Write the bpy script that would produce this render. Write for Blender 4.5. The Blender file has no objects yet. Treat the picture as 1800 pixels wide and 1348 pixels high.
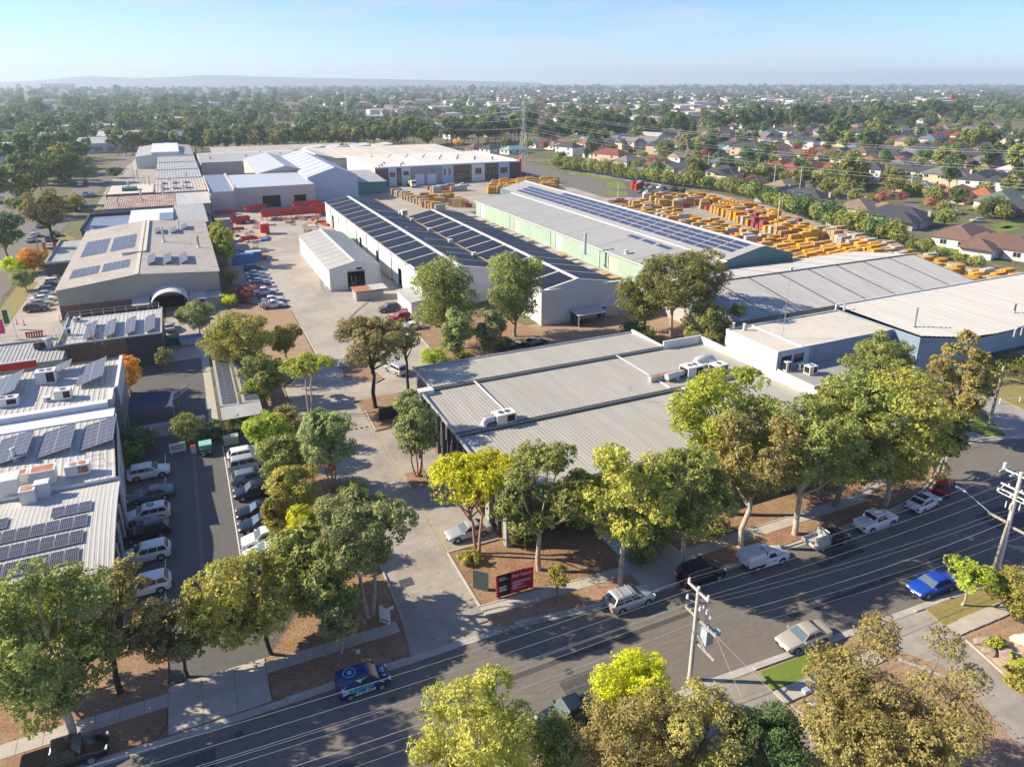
import bpy, math, random
import numpy as np
from mathutils import Vector, Matrix
rnd = random.Random(7)
PI = math.pi
SC = bpy.context.scene
COL = SC.collection

# ---------------------------------------------------------------- camera
F_PX, CX, CY, HOR, VX, CAM_H = 1255.0, 900.0, 560.0, 145.0, 290.0, 45.0   # photo is 1800 x 1348
PITCH = math.atan2(CY - HOR, F_PX)
YAW = math.atan2(CX - VX, math.hypot(F_PX, CY - HOR))
cam_d = bpy.data.cameras.new('camera')
cam = bpy.data.objects.new('camera', cam_d)
COL.objects.link(cam)
cam.location = (0, 0, CAM_H)
cam.rotation_euler = (PI / 2 - PITCH, 0, -YAW)
cam_d.sensor_fit = 'HORIZONTAL'
cam_d.sensor_width = 36.0
cam_d.lens = 36.0 * F_PX / 1800
cam_d.shift_y = -(674.0 - CY) / 1800
cam_d.clip_start = 0.5
cam_d.clip_end = 40000
SC.camera = cam

# ---------------------------------------------------------------- sky and sun
SUN_AZ = math.radians(-62)        # clockwise from +Y: the sun stands to the left, shadows fall to the right
SUN_EL = math.radians(30)
world = bpy.data.worlds.new('World')
SC.world = world
world.use_nodes = True
wn, wl = world.node_tree.nodes, world.node_tree.links
wn.clear()
w_out = wn.new('ShaderNodeOutputWorld'); w_bg = wn.new('ShaderNodeBackground')
sky_n = wn.new('ShaderNodeTexSky'); sky_n.sky_type = 'NISHITA'; sky_n.sun_disc = False
sky_n.sun_elevation = SUN_EL; sky_n.sun_rotation = SUN_AZ
sky_n.altitude = 100; sky_n.air_density = 1.0; sky_n.dust_density = 0.0; sky_n.ozone_density = 3.0
# thin streaks of high cloud
w_tc = wn.new('ShaderNodeTexCoord'); w_mp = wn.new('ShaderNodeMapping'); w_mp.inputs['Scale'].default_value = (1.2, 1.6, 9.0)
w_nz = wn.new('ShaderNodeTexNoise'); w_nz.inputs['Scale'].default_value = 2.6; w_nz.inputs['Detail'].default_value = 7; w_nz.inputs['Roughness'].default_value = 0.62
w_rp = wn.new('ShaderNodeValToRGB'); w_rp.color_ramp.elements[0].position = 0.5; w_rp.color_ramp.elements[1].position = 0.72
w_rp.color_ramp.elements[1].color = (0.5, 0.5, 0.5, 1)
w_mx = wn.new('ShaderNodeMixRGB'); w_mx.inputs[2].default_value = (4.4, 3.9, 4.0, 1)
wl.new(w_tc.outputs['Generated'], w_mp.inputs['Vector']); wl.new(w_mp.outputs[0], w_nz.inputs['Vector'])
wl.new(w_nz.outputs['Fac'], w_rp.inputs[0]); wl.new(w_rp.outputs[0], w_mx.inputs[0])
w_tn = wn.new('ShaderNodeMixRGB'); w_tn.blend_type = 'MULTIPLY'; w_tn.inputs[0].default_value = 1.0; w_tn.inputs[2].default_value = (0.55, 0.675, 0.93, 1)
wl.new(sky_n.outputs[0], w_tn.inputs[1]); wl.new(w_tn.outputs[0], w_mx.inputs[1])
wl.new(w_mx.outputs[0], w_bg.inputs['Color']); w_bg.inputs['Strength'].default_value = 0.086
wl.new(w_bg.outputs[0], w_out.inputs['Surface'])
sun_d = bpy.data.lights.new('sun', 'SUN'); sun_d.energy = 4.2; sun_d.angle = math.radians(0.55); sun_d.color = (1.0, 0.875, 0.67)
sun = bpy.data.objects.new('sun', sun_d); COL.objects.link(sun)
sun_dir = Vector((math.sin(SUN_AZ) * math.cos(SUN_EL), math.cos(SUN_AZ) * math.cos(SUN_EL), math.sin(SUN_EL)))
sun.rotation_euler = sun_dir.to_track_quat('Z', 'Y').to_euler()
sun.location = (0, 0, 300)
vs = SC.view_settings
vs.view_transform = 'Standard'; vs.look = 'None'; vs.gamma = 1.0; vs.use_curve_mapping = False
vs.exposure = 1.3
SC.cycles.use_denoising = True
SC.cycles.max_bounces = 6; SC.cycles.diffuse_bounces = 4; SC.cycles.glossy_bounces = 2
SC.cycles.transmission_bounces = 3; SC.cycles.transparent_max_bounces = 6; SC.cycles.volume_bounces = 0
SC.cycles.sample_clamp_indirect = 8

_fh = np.array([math.sin(YAW), math.cos(YAW), 0.0]); _rt = np.array([math.cos(YAW), -math.sin(YAW), 0.0]); _z = np.array([0, 0, 1.0])
_F = math.cos(PITCH) * _fh - math.sin(PITCH) * _z
_U = math.sin(PITCH) * _fh + math.cos(PITCH) * _z
def G(x, y, z=0.0):
    """survey: the ground point (at height z) seen at a place of the photograph"""
    d = _F * F_PX + _rt * (x - CX) + _U * (CY - y)
    t = (z - CAM_H) / d[2]
    return (d[0] * t, d[1] * t, z)
def PX(p):
    q = np.array([p[0], p[1], p[2] - CAM_H]); k = q @ _F
    return (CX + F_PX * (q @ _rt) / k, CY - F_PX * (q @ _U) / k)

# ---------------------------------------------------------------- mesh and object helpers
class MB:
    """collects faces, builds one mesh"""
    def __init__(s): s.v = []; s.f = []; s.m = []
    def add(s, vs_, fs, mi=0):
        b = len(s.v); s.v.extend(vs_)
        for f in fs: s.f.append(tuple(b + i for i in f)); s.m.append(mi)
        return s
    def box(s, x0, y0, z0, x1, y1, z1, mi=0):
        return s.add([(x0, y0, z0), (x1, y0, z0), (x1, y1, z0), (x0, y1, z0), (x0, y0, z1), (x1, y0, z1), (x1, y1, z1), (x0, y1, z1)],
                     [(0, 3, 2, 1), (4, 5, 6, 7), (0, 1, 5, 4), (1, 2, 6, 5), (2, 3, 7, 6), (3, 0, 4, 7)], mi)
    def quad(s, a, b, c, d, mi=0): return s.add([a, b, c, d], [(0, 1, 2, 3)], mi)
    def tri(s, a, b, c, mi=0): return s.add([a, b, c], [(0, 1, 2)], mi)
    def slab(s, a, b, c, d, t, mi=0):
        """quad with thickness t downwards"""
        lo = [(p[0], p[1], p[2] - t) for p in (a, b, c, d)]
        return s.add([a, b, c, d] + lo, [(0, 1, 2, 3), (7, 6, 5, 4), (0, 4, 5, 1), (1, 5, 6, 2), (2, 6, 7, 3), (3, 7, 4, 0)], mi)
    def prism(s, poly, z0, z1, mi=0):
        n = len(poly)
        return s.add([(p[0], p[1], z0) for p in poly] + [(p[0], p[1], z1) for p in poly],
                     [tuple(range(n - 1, -1, -1)), tuple(range(n, 2 * n))] + [(i, (i + 1) % n, n + (i + 1) % n, n + i) for i in range(n)], mi)
    def tube(s, pts, rads, n=6, mi=0, cap=True):
        """tapered tube through points"""
        P = [Vector(p) for p in pts]; b = len(s.v); up = Vector((0.31, 0.17, 0.93))
        if not hasattr(rads, '__len__'): rads = [rads] * len(P)
        for i, p in enumerate(P):
            t = (P[min(i + 1, len(P) - 1)] - P[max(i - 1, 0)]).normalized()
            a = t.cross(up)
            if a.length < 0.05: a = t.cross(Vector((1, 0, 0)))
            a.normalize(); c = t.cross(a)
            for k in range(n):
                q = p + (a * math.cos(2 * PI * k / n) + c * math.sin(2 * PI * k / n)) * rads[i]
                s.v.append(tuple(q))
        for i in range(len(P) - 1):
            for k in range(n):
                s.f.append((b + i * n + k, b + i * n + (k + 1) % n, b + (i + 1) * n + (k + 1) % n, b + (i + 1) * n + k)); s.m.append(mi)
        if cap:
            s.f.append(tuple(b + k for k in range(n))[::-1]); s.m.append(mi)
            e = b + (len(P) - 1) * n
            s.f.append(tuple(e + k for k in range(n))); s.m.append(mi)
        return s
    def ribs(s, a, b, c, d, n, h, mi=0):
        """sheet a-b-c-d with n raised ribs running from side ab to side dc"""
        a, b, c, d = (Vector(p) for p in (a, b, c, d)); nv = (b - a).cross(d - a).normalized()
        if nv.z < 0: nv = -nv
        us = []
        for i in range(n):
            for u, o in ((0.0, 0), (0.55, 0), (0.66, 1), (0.89, 1)): us.append(((i + u) / n, o))
        us.append((1.0, 0)); k = len(us); base = len(s.v)
        for u, o in us: s.v.append(tuple(a.lerp(b, u) + nv * h * o))
        for u, o in us: s.v.append(tuple(d.lerp(c, u) + nv * h * o))
        for i in range(k - 1): s.f.append((base + i, base + i + 1, base + k + i + 1, base + k + i)); s.m.append(mi)
        return s
    def wall(s, p0, p1, z0, z1, holes=(), depth=0.18, mi=0, z1b=None):
        """upright wall from p0 to p1 with real openings (u0,u1,v0,v1 in metres along / up); z1b = top height at p1"""
        p0 = Vector((p0[0], p0[1], 0)); p1 = Vector((p1[0], p1[1], 0)); L = (p1 - p0).length; t = (p1 - p0) / L
        nrm = Vector((-t.y, t.x, 0))          # inwards when walls run clockwise seen from above... reveals go to this side
        us = sorted({0.0, L, *[x for h in holes for x in h[:2]]}); vs_ = sorted({0.0, z1 - z0, *[x for h in holes for x in h[2:]]})
        P = lambda u, v, o=0.0: tuple(p0 + t * u + nrm * o + Vector((0, 0, z0 + v)))
        for i in range(len(us) - 1):
            for j in range(len(vs_) - 1):
                um, vm = (us[i] + us[i + 1]) / 2, (vs_[j] + vs_[j + 1]) / 2
                if any(h[0] < um < h[1] and h[2] < vm < h[3] for h in holes): continue
                s.quad(P(us[i], vs_[j]), P(us[i + 1], vs_[j]), P(us[i + 1], vs_[j + 1]), P(us[i], vs_[j + 1]), mi)
        for u0, u1, v0, v1 in holes:
            s.quad(P(u0, v0), P(u0, v1), P(u0, v1, depth), P(u0, v0, depth), mi); s.quad(P(u1, v0), P(u1, v0, depth), P(u1, v1, depth), P(u1, v1), mi)
            s.quad(P(u0, v1), P(u1, v1), P(u1, v1, depth), P(u0, v1, depth), mi); s.quad(P(u0, v0), P(u0, v0, depth), P(u1, v0, depth), P(u1, v0), mi)
        if z1b is not None and abs(z1b - z1) > 1e-6:
            s.tri(P(0, z1 - z0), P(L, z1 - z0), P(L, z1b - z0), mi) if z1b > z1 else None
        return s
    def mesh(s, name, mats, smooth=False):
        me = bpy.data.meshes.new(name); me.from_pydata(s.v, [], s.f)
        for m in (mats if isinstance(mats, (list, tuple)) else [mats]): me.materials.append(m)
        if any(s.m): me.polygons.foreach_set('material_index', s.m)
        if smooth:
            me.polygons.foreach_set('use_smooth', [True] * len(s.f))
            me.set_sharp_from_angle(angle=math.radians(smooth if smooth is not True else 38))
        me.update(); return me
    def obj(s, name, mats, parent=None, smooth=False): return ob(name, s.mesh(name, mats, smooth), parent)

def ob(name, me, parent=None, loc=None, rz=0.0, mat=None):
    o = bpy.data.objects.new(name, me); COL.objects.link(o)
    if parent is not None: o.parent = parent
    if loc is not None: o.location = loc
    if rz: o.rotation_euler.z = rz
    if mat is not None:
        o.material_slots[0].link = 'OBJECT'; o.material_slots[0].material = mat
    return o
AUTO = []
def tag(o, label, cat, group=None, auto=False):
    o['label'] = label; o['category'] = cat
    if group: o['group'] = group
    if auto: AUTO.append(o)
    return o
def thing(name, label, cat, loc=(0, 0, 0), rz=0.0, group=None, auto=False):
    o = ob(name, None, None, loc, rz); o.empty_display_size = 0.3
    return tag(o, label, cat, group, auto)
def struct(o): o['kind'] = 'structure'; return o
def stuff(o, label=None, cat=None):
    o['kind'] = 'stuff'
    if label: o['label'] = label; o['category'] = cat
    return o
def np_mesh(name, co, faces_n, mats, mi=None):
    """co: (N*faces_n, 3) corner points, faces of faces_n corners"""
    me = bpy.data.meshes.new(name); n = len(co); k = n // faces_n
    me.vertices.add(n); me.vertices.foreach_set('co', np.asarray(co, dtype=np.float32).ravel())
    me.loops.add(n); me.loops.foreach_set('vertex_index', np.arange(n, dtype=np.int32))
    me.polygons.add(k); me.polygons.foreach_set('loop_start', np.arange(0, n, faces_n, dtype=np.int32))
    for m in (mats if isinstance(mats, (list, tuple)) else [mats]): me.materials.append(m)
    if mi is not None: me.polygons.foreach_set('material_index', np.asarray(mi, dtype=np.int32))
    me.update(calc_edges=True); return me

# ---------------------------------------------------------------- materials
MATS = {}
def mat(name, col, rough=0.65, var=0.12, scale=1.5, metal=0.0, bump=0.0, bscale=None, col2=None, stain=0.0, sscale=0.12, spec=0.4, obj_rand=0.0, stretch=None):
    """plain surface: base colour with fine noise, optional second colour in large patches, optional bump"""
    if name in MATS: return MATS[name]
    m = bpy.data.materials.new(name); m.use_nodes = True; MATS[name] = m
    n, l = m.node_tree.nodes, m.node_tree.links; b = n['Principled BSDF']
    b.inputs['Roughness'].default_value = rough; b.inputs['Metallic'].default_value = metal; b.inputs['Specular IOR Level'].default_value = spec
    geo = n.new('ShaderNodeNewGeometry'); vec = geo.outputs['Position']
    if stretch:
        mp = n.new('ShaderNodeMapping'); mp.inputs['Scale'].default_value = stretch; l.new(vec, mp.inputs[0]); vec = mp.outputs[0]
    nz = n.new('ShaderNodeTexNoise'); nz.inputs['Scale'].default_value = scale; nz.inputs['Detail'].default_value = 6; nz.inputs['Roughness'].default_value = 0.65
    l.new(vec, nz.inputs['Vector'])
    rp = n.new('ShaderNodeValToRGB'); rp.color_ramp.elements[0].position = 0.28; rp.color_ramp.elements[1].position = 0.72
    rp.color_ramp.elements[0].color = (*[c * (1 - var) for c in col], 1); rp.color_ramp.elements[1].color = (*[min(1, c * (1 + var)) for c in col], 1)
    l.new(nz.outputs['Fac'], rp.inputs[0]); out = rp.outputs[0]
    if stain > 0:
        n2 = n.new('ShaderNodeTexNoise'); n2.inputs['Scale'].default_value = sscale; n2.inputs['Detail'].default_value = 8; n2.inputs['Roughness'].default_value = 0.7
        l.new(vec, n2.inputs['Vector'])
        r2 = n.new('ShaderNodeValToRGB'); r2.color_ramp.elements[0].position = 0.45; r2.color_ramp.elements[1].position = 0.7
        r2.color_ramp.elements[0].color = (0, 0, 0, 1); r2.color_ramp.elements[1].color = (stain, stain, stain, 1)
        mx = n.new('ShaderNodeMixRGB'); c2 = col2 or [c * 0.55 for c in col]; mx.inputs[2].default_value = (*c2, 1)
        l.new(n2.outputs['Fac'], r2.inputs[0]); l.new(r2.outputs[0], mx.inputs[0]); l.new(out, mx.inputs[1]); out = mx.outputs[0]
    if obj_rand > 0:
        oi = n.new('ShaderNodeObjectInfo'); hs = n.new('ShaderNodeHueSaturation')
        mr = n.new('ShaderNodeMapRange'); mr.inputs['To Min'].default_value = 1 - obj_rand; mr.inputs['To Max'].default_value = 1 + obj_rand
        l.new(oi.outputs['Random'], mr.inputs[0]); l.new(mr.outputs[0], hs.inputs['Value']); l.new(out, hs.inputs['Color']); out = hs.outputs[0]
    l.new(out, b.inputs['Base Color'])
    if bump > 0:
        bp = n.new('ShaderNodeBump'); bp.inputs['Strength'].default_value = bump; bp.inputs['Distance'].default_value = 0.012
        n3 = n.new('ShaderNodeTexNoise'); n3.inputs['Scale'].default_value = bscale or scale * 4; n3.inputs['Detail'].default_value = 4
        l.new(geo.outputs['Position'], n3.inputs['Vector']); l.new(n3.outputs['Fac'], bp.inputs['Height']); l.new(bp.outputs[0], b.inputs['Normal'])
    return m
LEAF_GAIN = 2.6
def leaf(name, cols, trans=0.32):
    """foliage: colour varies leaf by leaf, clump by clump and tree by tree"""
    if name in MATS: return MATS[name]
    m = bpy.data.materials.new(name); m.use_nodes = True; MATS[name] = m
    n, l = m.node_tree.nodes, m.node_tree.links; b = n['Principled BSDF']
    b.inputs['Roughness'].default_value = 0.62; b.inputs['Specular IOR Level'].default_value = 0.25
    geo = n.new('ShaderNodeNewGeometry'); oi = n.new('ShaderNodeObjectInfo')
    nz = n.new('ShaderNodeTexNoise'); nz.inputs['Scale'].default_value = 0.55; nz.inputs['Detail'].default_value = 3
    l.new(geo.outputs['Position'], nz.inputs['Vector'])
    a1 = n.new('ShaderNodeMath'); a1.operation = 'MULTIPLY_ADD'; a1.inputs[1].default_value = 0.45; l.new(geo.outputs['Random Per Island'], a1.inputs[0])
    a2 = n.new('ShaderNodeMath'); a2.operation = 'MULTIPLY_ADD'; a2.inputs[1].default_value = 1.1; a2.inputs[2].default_value = -0.3; l.new(nz.outputs['Fac'], a2.inputs[0])
    l.new(a2.outputs[0], a1.inputs[2])
    rp = n.new('ShaderNodeValToRGB'); e = rp.color_ramp.elements
    while len(e) < len(cols): e.new(0.5)
    for i, c in enumerate(cols): e[i].position = 0.08 + 0.84 * i / (len(cols) - 1); e[i].color = (*[q * LEAF_GAIN * k for q, k in zip(c, (1.0, 1.0, 1.0))], 1)
    l.new(a1.outputs[0], rp.inputs[0])
    hs = n.new('ShaderNodeHueSaturation'); mr = n.new('ShaderNodeMapRange'); mr.inputs['To Min'].default_value = 0.78; mr.inputs['To Max'].default_value = 1.2
    mh = n.new('ShaderNodeMapRange'); mh.inputs['To Min'].default_value = 0.485; mh.inputs['To Max'].default_value = 0.512
    l.new(oi.outputs['Random'], mr.inputs[0]); l.new(mr.outputs[0], hs.inputs['Value']); l.new(oi.outputs['Random'], mh.inputs[0]); l.new(mh.outputs[0], hs.inputs['Hue'])
    l.new(rp.outputs[0], hs.inputs['Color']); l.new(hs.outputs[0], b.inputs['Base Color'])
    tr = n.new('ShaderNodeBsdfTranslucent'); ms = n.new('ShaderNodeMixShader'); ms.inputs[0].default_value = trans
    l.new(hs.outputs[0], tr.inputs['Color']); l.new(b.outputs[0], ms.inputs[1]); l.new(tr.outputs[0], ms.inputs[2])
    l.new(ms.outputs[0], n['Material Output'].inputs['Surface'])
    return m
def tiled(name, col, grout, sx, sy, rough=0.5, axis='xy', var=0.1, off=0.0, msize=0.02, spec=0.4):
    """tile / brick / panel pattern finer than the geometry"""
    if name in MATS: return MATS[name]
    m = bpy.data.materials.new(name); m.use_nodes = True; MATS[name] = m
    n, l = m.node_tree.nodes, m.node_tree.links; b = n['Principled BSDF']; b.inputs['Roughness'].default_value = rough; b.inputs['Specular IOR Level'].default_value = spec
    tc = n.new('ShaderNodeTexCoord'); mp = n.new('ShaderNodeMapping'); l.new(tc.outputs['Object'], mp.inputs[0])
    if axis == 'xz': mp.inputs['Rotation'].default_value = (PI / 2, 0, 0)
    br = n.new('ShaderNodeTexBrick'); br.offset = off; br.inputs['Scale'].default_value = 1.0
    br.inputs['Brick Width'].default_value = sx; br.inputs['Row Height'].default_value = sy; br.inputs['Mortar Size'].default_value = msize
    br.inputs['Color1'].default_value = (*[c * (1 - var) for c in col], 1); br.inputs['Color2'].default_value = (*[c * (1 + var) for c in col], 1); br.inputs['Mortar'].default_value = (*grout, 1)
    l.new(mp.outputs[0], br.inputs['Vector']); l.new(br.outputs['Color'], b.inputs['Base Color'])
    return m
M = {}
def defm(**kw):
    for k, (a, kws) in kw.items(): M[k] = mat(k, a, **kws)
defm(
 asphalt=((0.15, 0.133, 0.115), dict(rough=0.85, var=0.16, scale=3.0, stain=0.5, sscale=0.16, col2=(0.185, 0.168, 0.15), bump=0.15, bscale=40, stretch=(0.3, 1, 1))),
 patch=((0.07, 0.067, 0.064), dict(rough=0.85, var=0.25, scale=2.5)),
 lot_asphalt=((0.10, 0.097, 0.094), dict(rough=0.85, var=0.2, scale=2.0, stain=0.55, sscale=0.2, col2=(0.11, 0.107, 0.10), bump=0.15, bscale=40)),
 yard=((0.37, 0.33, 0.28), dict(rough=0.85, var=0.1, scale=0.9, stain=0.85, sscale=0.09, col2=(0.22, 0.19, 0.16), bump=0.1, bscale=20)),
 drive=((0.33, 0.30, 0.26), dict(rough=0.85, var=0.12, scale=1.2, stain=0.8, sscale=0.16, col2=(0.18, 0.165, 0.145), bump=0.1, bscale=20)),
 path=((0.42, 0.385, 0.33), dict(rough=0.85, var=0.1, scale=1.4, stain=0.4, sscale=0.3, col2=(0.28, 0.25, 0.21))),
 kerb=((0.40, 0.38, 0.34), dict(rough=0.85, var=0.15, scale=1.5, stain=0.4, sscale=0.5)),
 mulch=((0.25, 0.148, 0.084), dict(rough=0.95, var=0.6, scale=7.0, stain=0.75, sscale=0.5, col2=(0.36, 0.25, 0.155), bump=0.8, bscale=14)),
 drymulch=((0.33, 0.22, 0.14), dict(rough=0.95, var=0.4, scale=9.0, stain=0.6, sscale=0.4, col2=(0.2, 0.15, 0.09), bump=0.7, bscale=14)),
 sand=((0.50, 0.38, 0.26), dict(rough=0.95, var=0.2, scale=5.0, bump=0.4, bscale=15)),
 lawn=((0.13, 0.19, 0.025), dict(rough=0.95, var=0.35, scale=7.0, stain=0.5, sscale=0.6, col2=(0.21, 0.19, 0.05), bump=0.7, bscale=22)),
 drylawn=((0.24, 0.20, 0.07), dict(rough=0.95, var=0.35, scale=6.0, stain=0.6, sscale=0.5, col2=(0.15, 0.16, 0.04), bump=0.7, bscale=20)),
 land=((0.13, 0.125, 0.06), dict(rough=0.95, var=0.45, scale=0.35, stain=0.6, sscale=0.03, col2=(0.06, 0.075, 0.03))),
 hillside=((0.09, 0.11, 0.09), dict(rough=0.95, var=0.3, scale=0.01)),
 paint=((0.62, 0.60, 0.55), dict(rough=0.7, var=0.2, scale=4.0)),
 yellow_paint=((0.46, 0.35, 0.12), dict(rough=0.7, var=0.25, scale=3.0)),
 roof_cream=((0.355, 0.34, 0.295), dict(rough=0.5, var=0.1, scale=0.8, stain=0.55, sscale=0.5, col2=(0.275, 0.26, 0.225), stretch=(1.2, 0.12, 1))),
 roof_grey=((0.36, 0.36, 0.35), dict(rough=0.55, var=0.08, scale=0.8, stain=0.4, sscale=0.1, col2=(0.28, 0.275, 0.26))),
 roof_grey2=((0.36, 0.36, 0.35), dict(rough=0.55, var=0.1, scale=0.8, stain=0.5, sscale=0.45, col2=(0.28, 0.27, 0.25), stretch=(1.2, 0.14, 1))),
 roof_white=((0.48, 0.465, 0.43), dict(rough=0.5, var=0.08, scale=0.6, stain=0.5, sscale=0.45, col2=(0.38, 0.36, 0.32), stretch=(1.2, 0.14, 1))),
 roof_flat=((0.55, 0.50, 0.43), dict(rough=0.8, var=0.08, scale=0.6, stain=0.45, sscale=0.16, col2=(0.43, 0.39, 0.33))),
 roof_old=((0.42, 0.38, 0.33), dict(rough=0.6, var=0.12, scale=0.7, stain=0.55, sscale=0.2, col2=(0.30, 0.22, 0.17))),
 roof_rust=((0.30, 0.20, 0.14), dict(rough=0.7, var=0.3, scale=1.2, stain=0.8, sscale=0.3, col2=(0.5, 0.46, 0.4))),
 roof_blue=((0.17, 0.22, 0.30), dict(rough=0.5, var=0.1, scale=0.8, stain=0.3, sscale=0.2)),
 skylight=((0.20, 0.175, 0.145), dict(rough=0.5, var=0.12, scale=0.8)),
 skylight_w=((0.66, 0.68, 0.68), dict(rough=0.4, var=0.06, scale=0.8)),
 zinc=((0.50, 0.52, 0.54), dict(rough=0.4, var=0.1, scale=1.0, metal=0.25)),
 steel=((0.42, 0.43, 0.44), dict(rough=0.45, var=0.15, scale=2.0, metal=0.4)),
 white=((0.62, 0.62, 0.60), dict(rough=0.5, var=0.06, scale=1.2, stain=0.25, sscale=0.4, col2=(0.55, 0.53, 0.49))),
 white_wall=((0.60, 0.61, 0.61), dict(rough=0.6, var=0.06, scale=0.8, stain=0.3, sscale=0.3, col2=(0.46, 0.46, 0.45))),
 pale_blue_wall=((0.42, 0.48, 0.55), dict(rough=0.6, var=0.06, scale=0.8, stain=0.25, sscale=0.3)),
 blue_wall=((0.20, 0.27, 0.35), dict(rough=0.6, var=0.06, scale=0.8, stain=0.25, sscale=0.3)),
 green_wall=((0.30, 0.40, 0.325), dict(rough=0.55, var=0.06, scale=0.8, stain=0.25, sscale=0.3)),
 teal_wall=((0.10, 0.19, 0.175), dict(rough=0.55, var=0.06, scale=0.8)),  # dark green paint; on the green shed also its shade put into the colour
 tan_wall=((0.47, 0.43, 0.37), dict(rough=0.7, var=0.06, scale=0.7, stain=0.3, sscale=0.25, col2=(0.38, 0.34, 0.29))),
 beige_wall=((0.40, 0.35, 0.28), dict(rough=0.6, var=0.06, scale=0.7, stain=0.25, sscale=0.25)),
 cream_wall=((0.52, 0.44, 0.31), dict(rough=0.7, var=0.08, scale=1.0, stain=0.2, sscale=0.4)),
 grey_wall=((0.30, 0.30, 0.29), dict(rough=0.7, var=0.08, scale=0.8, stain=0.3, sscale=0.3)),
 dark_wall=((0.045, 0.05, 0.06), dict(rough=0.6, var=0.15, scale=0.8)),
 charcoal=((0.07, 0.07, 0.072), dict(rough=0.6, var=0.15, scale=1.0)),
 brown_wall=((0.15, 0.10, 0.065), dict(rough=0.7, var=0.15, scale=1.0)),
 red_wall=((0.24, 0.09, 0.08), dict(rough=0.6, var=0.1, scale=1.0)),
 black=((0.012, 0.012, 0.013), dict(rough=0.6, var=0.1)),
 rust=((0.36, 0.13, 0.05), dict(rough=0.85, var=0.35, scale=4.0, stain=0.4, sscale=1.0, col2=(0.55, 0.5, 0.44))),
 timber=((0.33, 0.22, 0.12), dict(rough=0.8, var=0.25, scale=3.0)),
 fence_wood=((0.32, 0.26, 0.19), dict(rough=0.85, var=0.25, scale=2.0)),
 pole_wood=((0.36, 0.31, 0.26), dict(rough=0.85, var=0.2, scale=4.0)),
 pole_concrete=((0.48, 0.46, 0.42), dict(rough=0.8, var=0.12, scale=4.0)),
 bark=((0.23, 0.18, 0.13), dict(rough=0.9, var=0.35, scale=4.0, bump=0.5)),
 bark_pale=((0.42, 0.36, 0.29), dict(rough=0.85, var=0.3, scale=2.5, stain=0.6, sscale=1.2, col2=(0.24, 0.18, 0.13))),
 bark_dark=((0.045, 0.037, 0.03), dict(rough=0.9, var=0.35, scale=5.0, bump=0.5)),
 bark_red=((0.36, 0.20, 0.12), dict(rough=0.9, var=0.3, scale=3.0)),
 rock=((0.28, 0.21, 0.17), dict(rough=0.9, var=0.3, scale=2.5, bump=0.6, bscale=6)),
 rock_pale=((0.62, 0.52, 0.43), dict(rough=0.9, var=0.15, scale=2.5, bump=0.5, bscale=6)),
 formply=((0.62, 0.33, 0.035), dict(rough=0.7, var=0.25, scale=1.5, obj_rand=0.24)),
 formply2=((0.50, 0.32, 0.14), dict(rough=0.75, var=0.25, scale=1.5, obj_rand=0.25)),
 grey_pack=((0.46, 0.43, 0.39), dict(rough=0.7, var=0.25, scale=1.5, obj_rand=0.2)),
 red_steel=((0.42, 0.03, 0.025), dict(rough=0.5, var=0.2, scale=1.2, obj_rand=0.15)),
 maroon_box=((0.30, 0.06, 0.07), dict(rough=0.6, var=0.2, scale=1.2, obj_rand=0.15)),
 lime=((0.42, 0.72, 0.03), dict(rough=0.5, var=0.1)),
 blue_box=((0.07, 0.18, 0.42), dict(rough=0.5, var=0.15)),
 bin_green=((0.03, 0.13, 0.09), dict(rough=0.5, var=0.15)),
 sail=((0.02, 0.035, 0.07), dict(rough=0.8, var=0.1)),
 orange=((0.75, 0.18, 0.03), dict(rough=0.5, var=0.1)),
 porcelain=((0.62, 0.62, 0.66), dict(rough=0.3, var=0.05)),
 glass_green=((0.25, 0.5, 0.42), dict(rough=0.2, var=0.05)),
 transformer=((0.36, 0.44, 0.48), dict(rough=0.4, var=0.08)),
 wire=((0.42, 0.41, 0.40), dict(rough=0.45, var=0.05)),
 tyre=((0.018, 0.018, 0.019), dict(rough=0.8, var=0.1)),
 rim=((0.42, 0.42, 0.43), dict(rough=0.3, var=0.05, metal=0.6)),
 plastic=((0.02, 0.02, 0.022), dict(rough=0.55, var=0.1)),
 lamp_clear=((0.65, 0.67, 0.70), dict(rough=0.15, var=0.03)),
 lamp_red=((0.42, 0.015, 0.015), dict(rough=0.2, var=0.03)),
 sign_red=((0.46, 0.012, 0.03), dict(rough=0.5, var=0.03)),
 sign_black=((0.008, 0.007, 0.009), dict(rough=0.5, var=0.03)),
 sign_dark=((0.10, 0.004, 0.012), dict(rough=0.5, var=0.03)),
 sign_white=((0.72, 0.72, 0.72), dict(rough=0.5, var=0.02)),
 sign_slate=((0.06, 0.10, 0.10), dict(rough=0.4, var=0.2)),
 van_navy=((0.012, 0.022, 0.12), dict(rough=0.3, var=0.15, scale=0.8, spec=0.5)),
 van_cyan=((0.05, 0.48, 0.62), dict(rough=0.35, var=0.03)),
 van_ice=((0.52, 0.66, 0.78), dict(rough=0.35, var=0.03)),
 signal_red=((0.55, 0.02, 0.02), dict(rough=0.4, var=0.05)),
 pink=((0.75, 0.05, 0.2), dict(rough=0.5, var=0.05)),
 hv_red=((0.42, 0.015, 0.03), dict(rough=0.5, var=0.05)),
)
M['panel'] = tiled('panel', (0.055, 0.06, 0.085), (0.28, 0.29, 0.33), 0.17, 0.95, rough=0.35, msize=0.012, spec=0.3)
M['panel_blue'] = tiled('panel_blue', (0.025, 0.035, 0.09), (0.42, 0.44, 0.48), 0.82, 1.70, rough=0.2, msize=0.02, spec=0.6)
M['panel_dark'] = mat('panel_dark', (0.014, 0.018, 0.028), rough=0.5, var=0.15, scale=0.8, spec=0.2)
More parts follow.
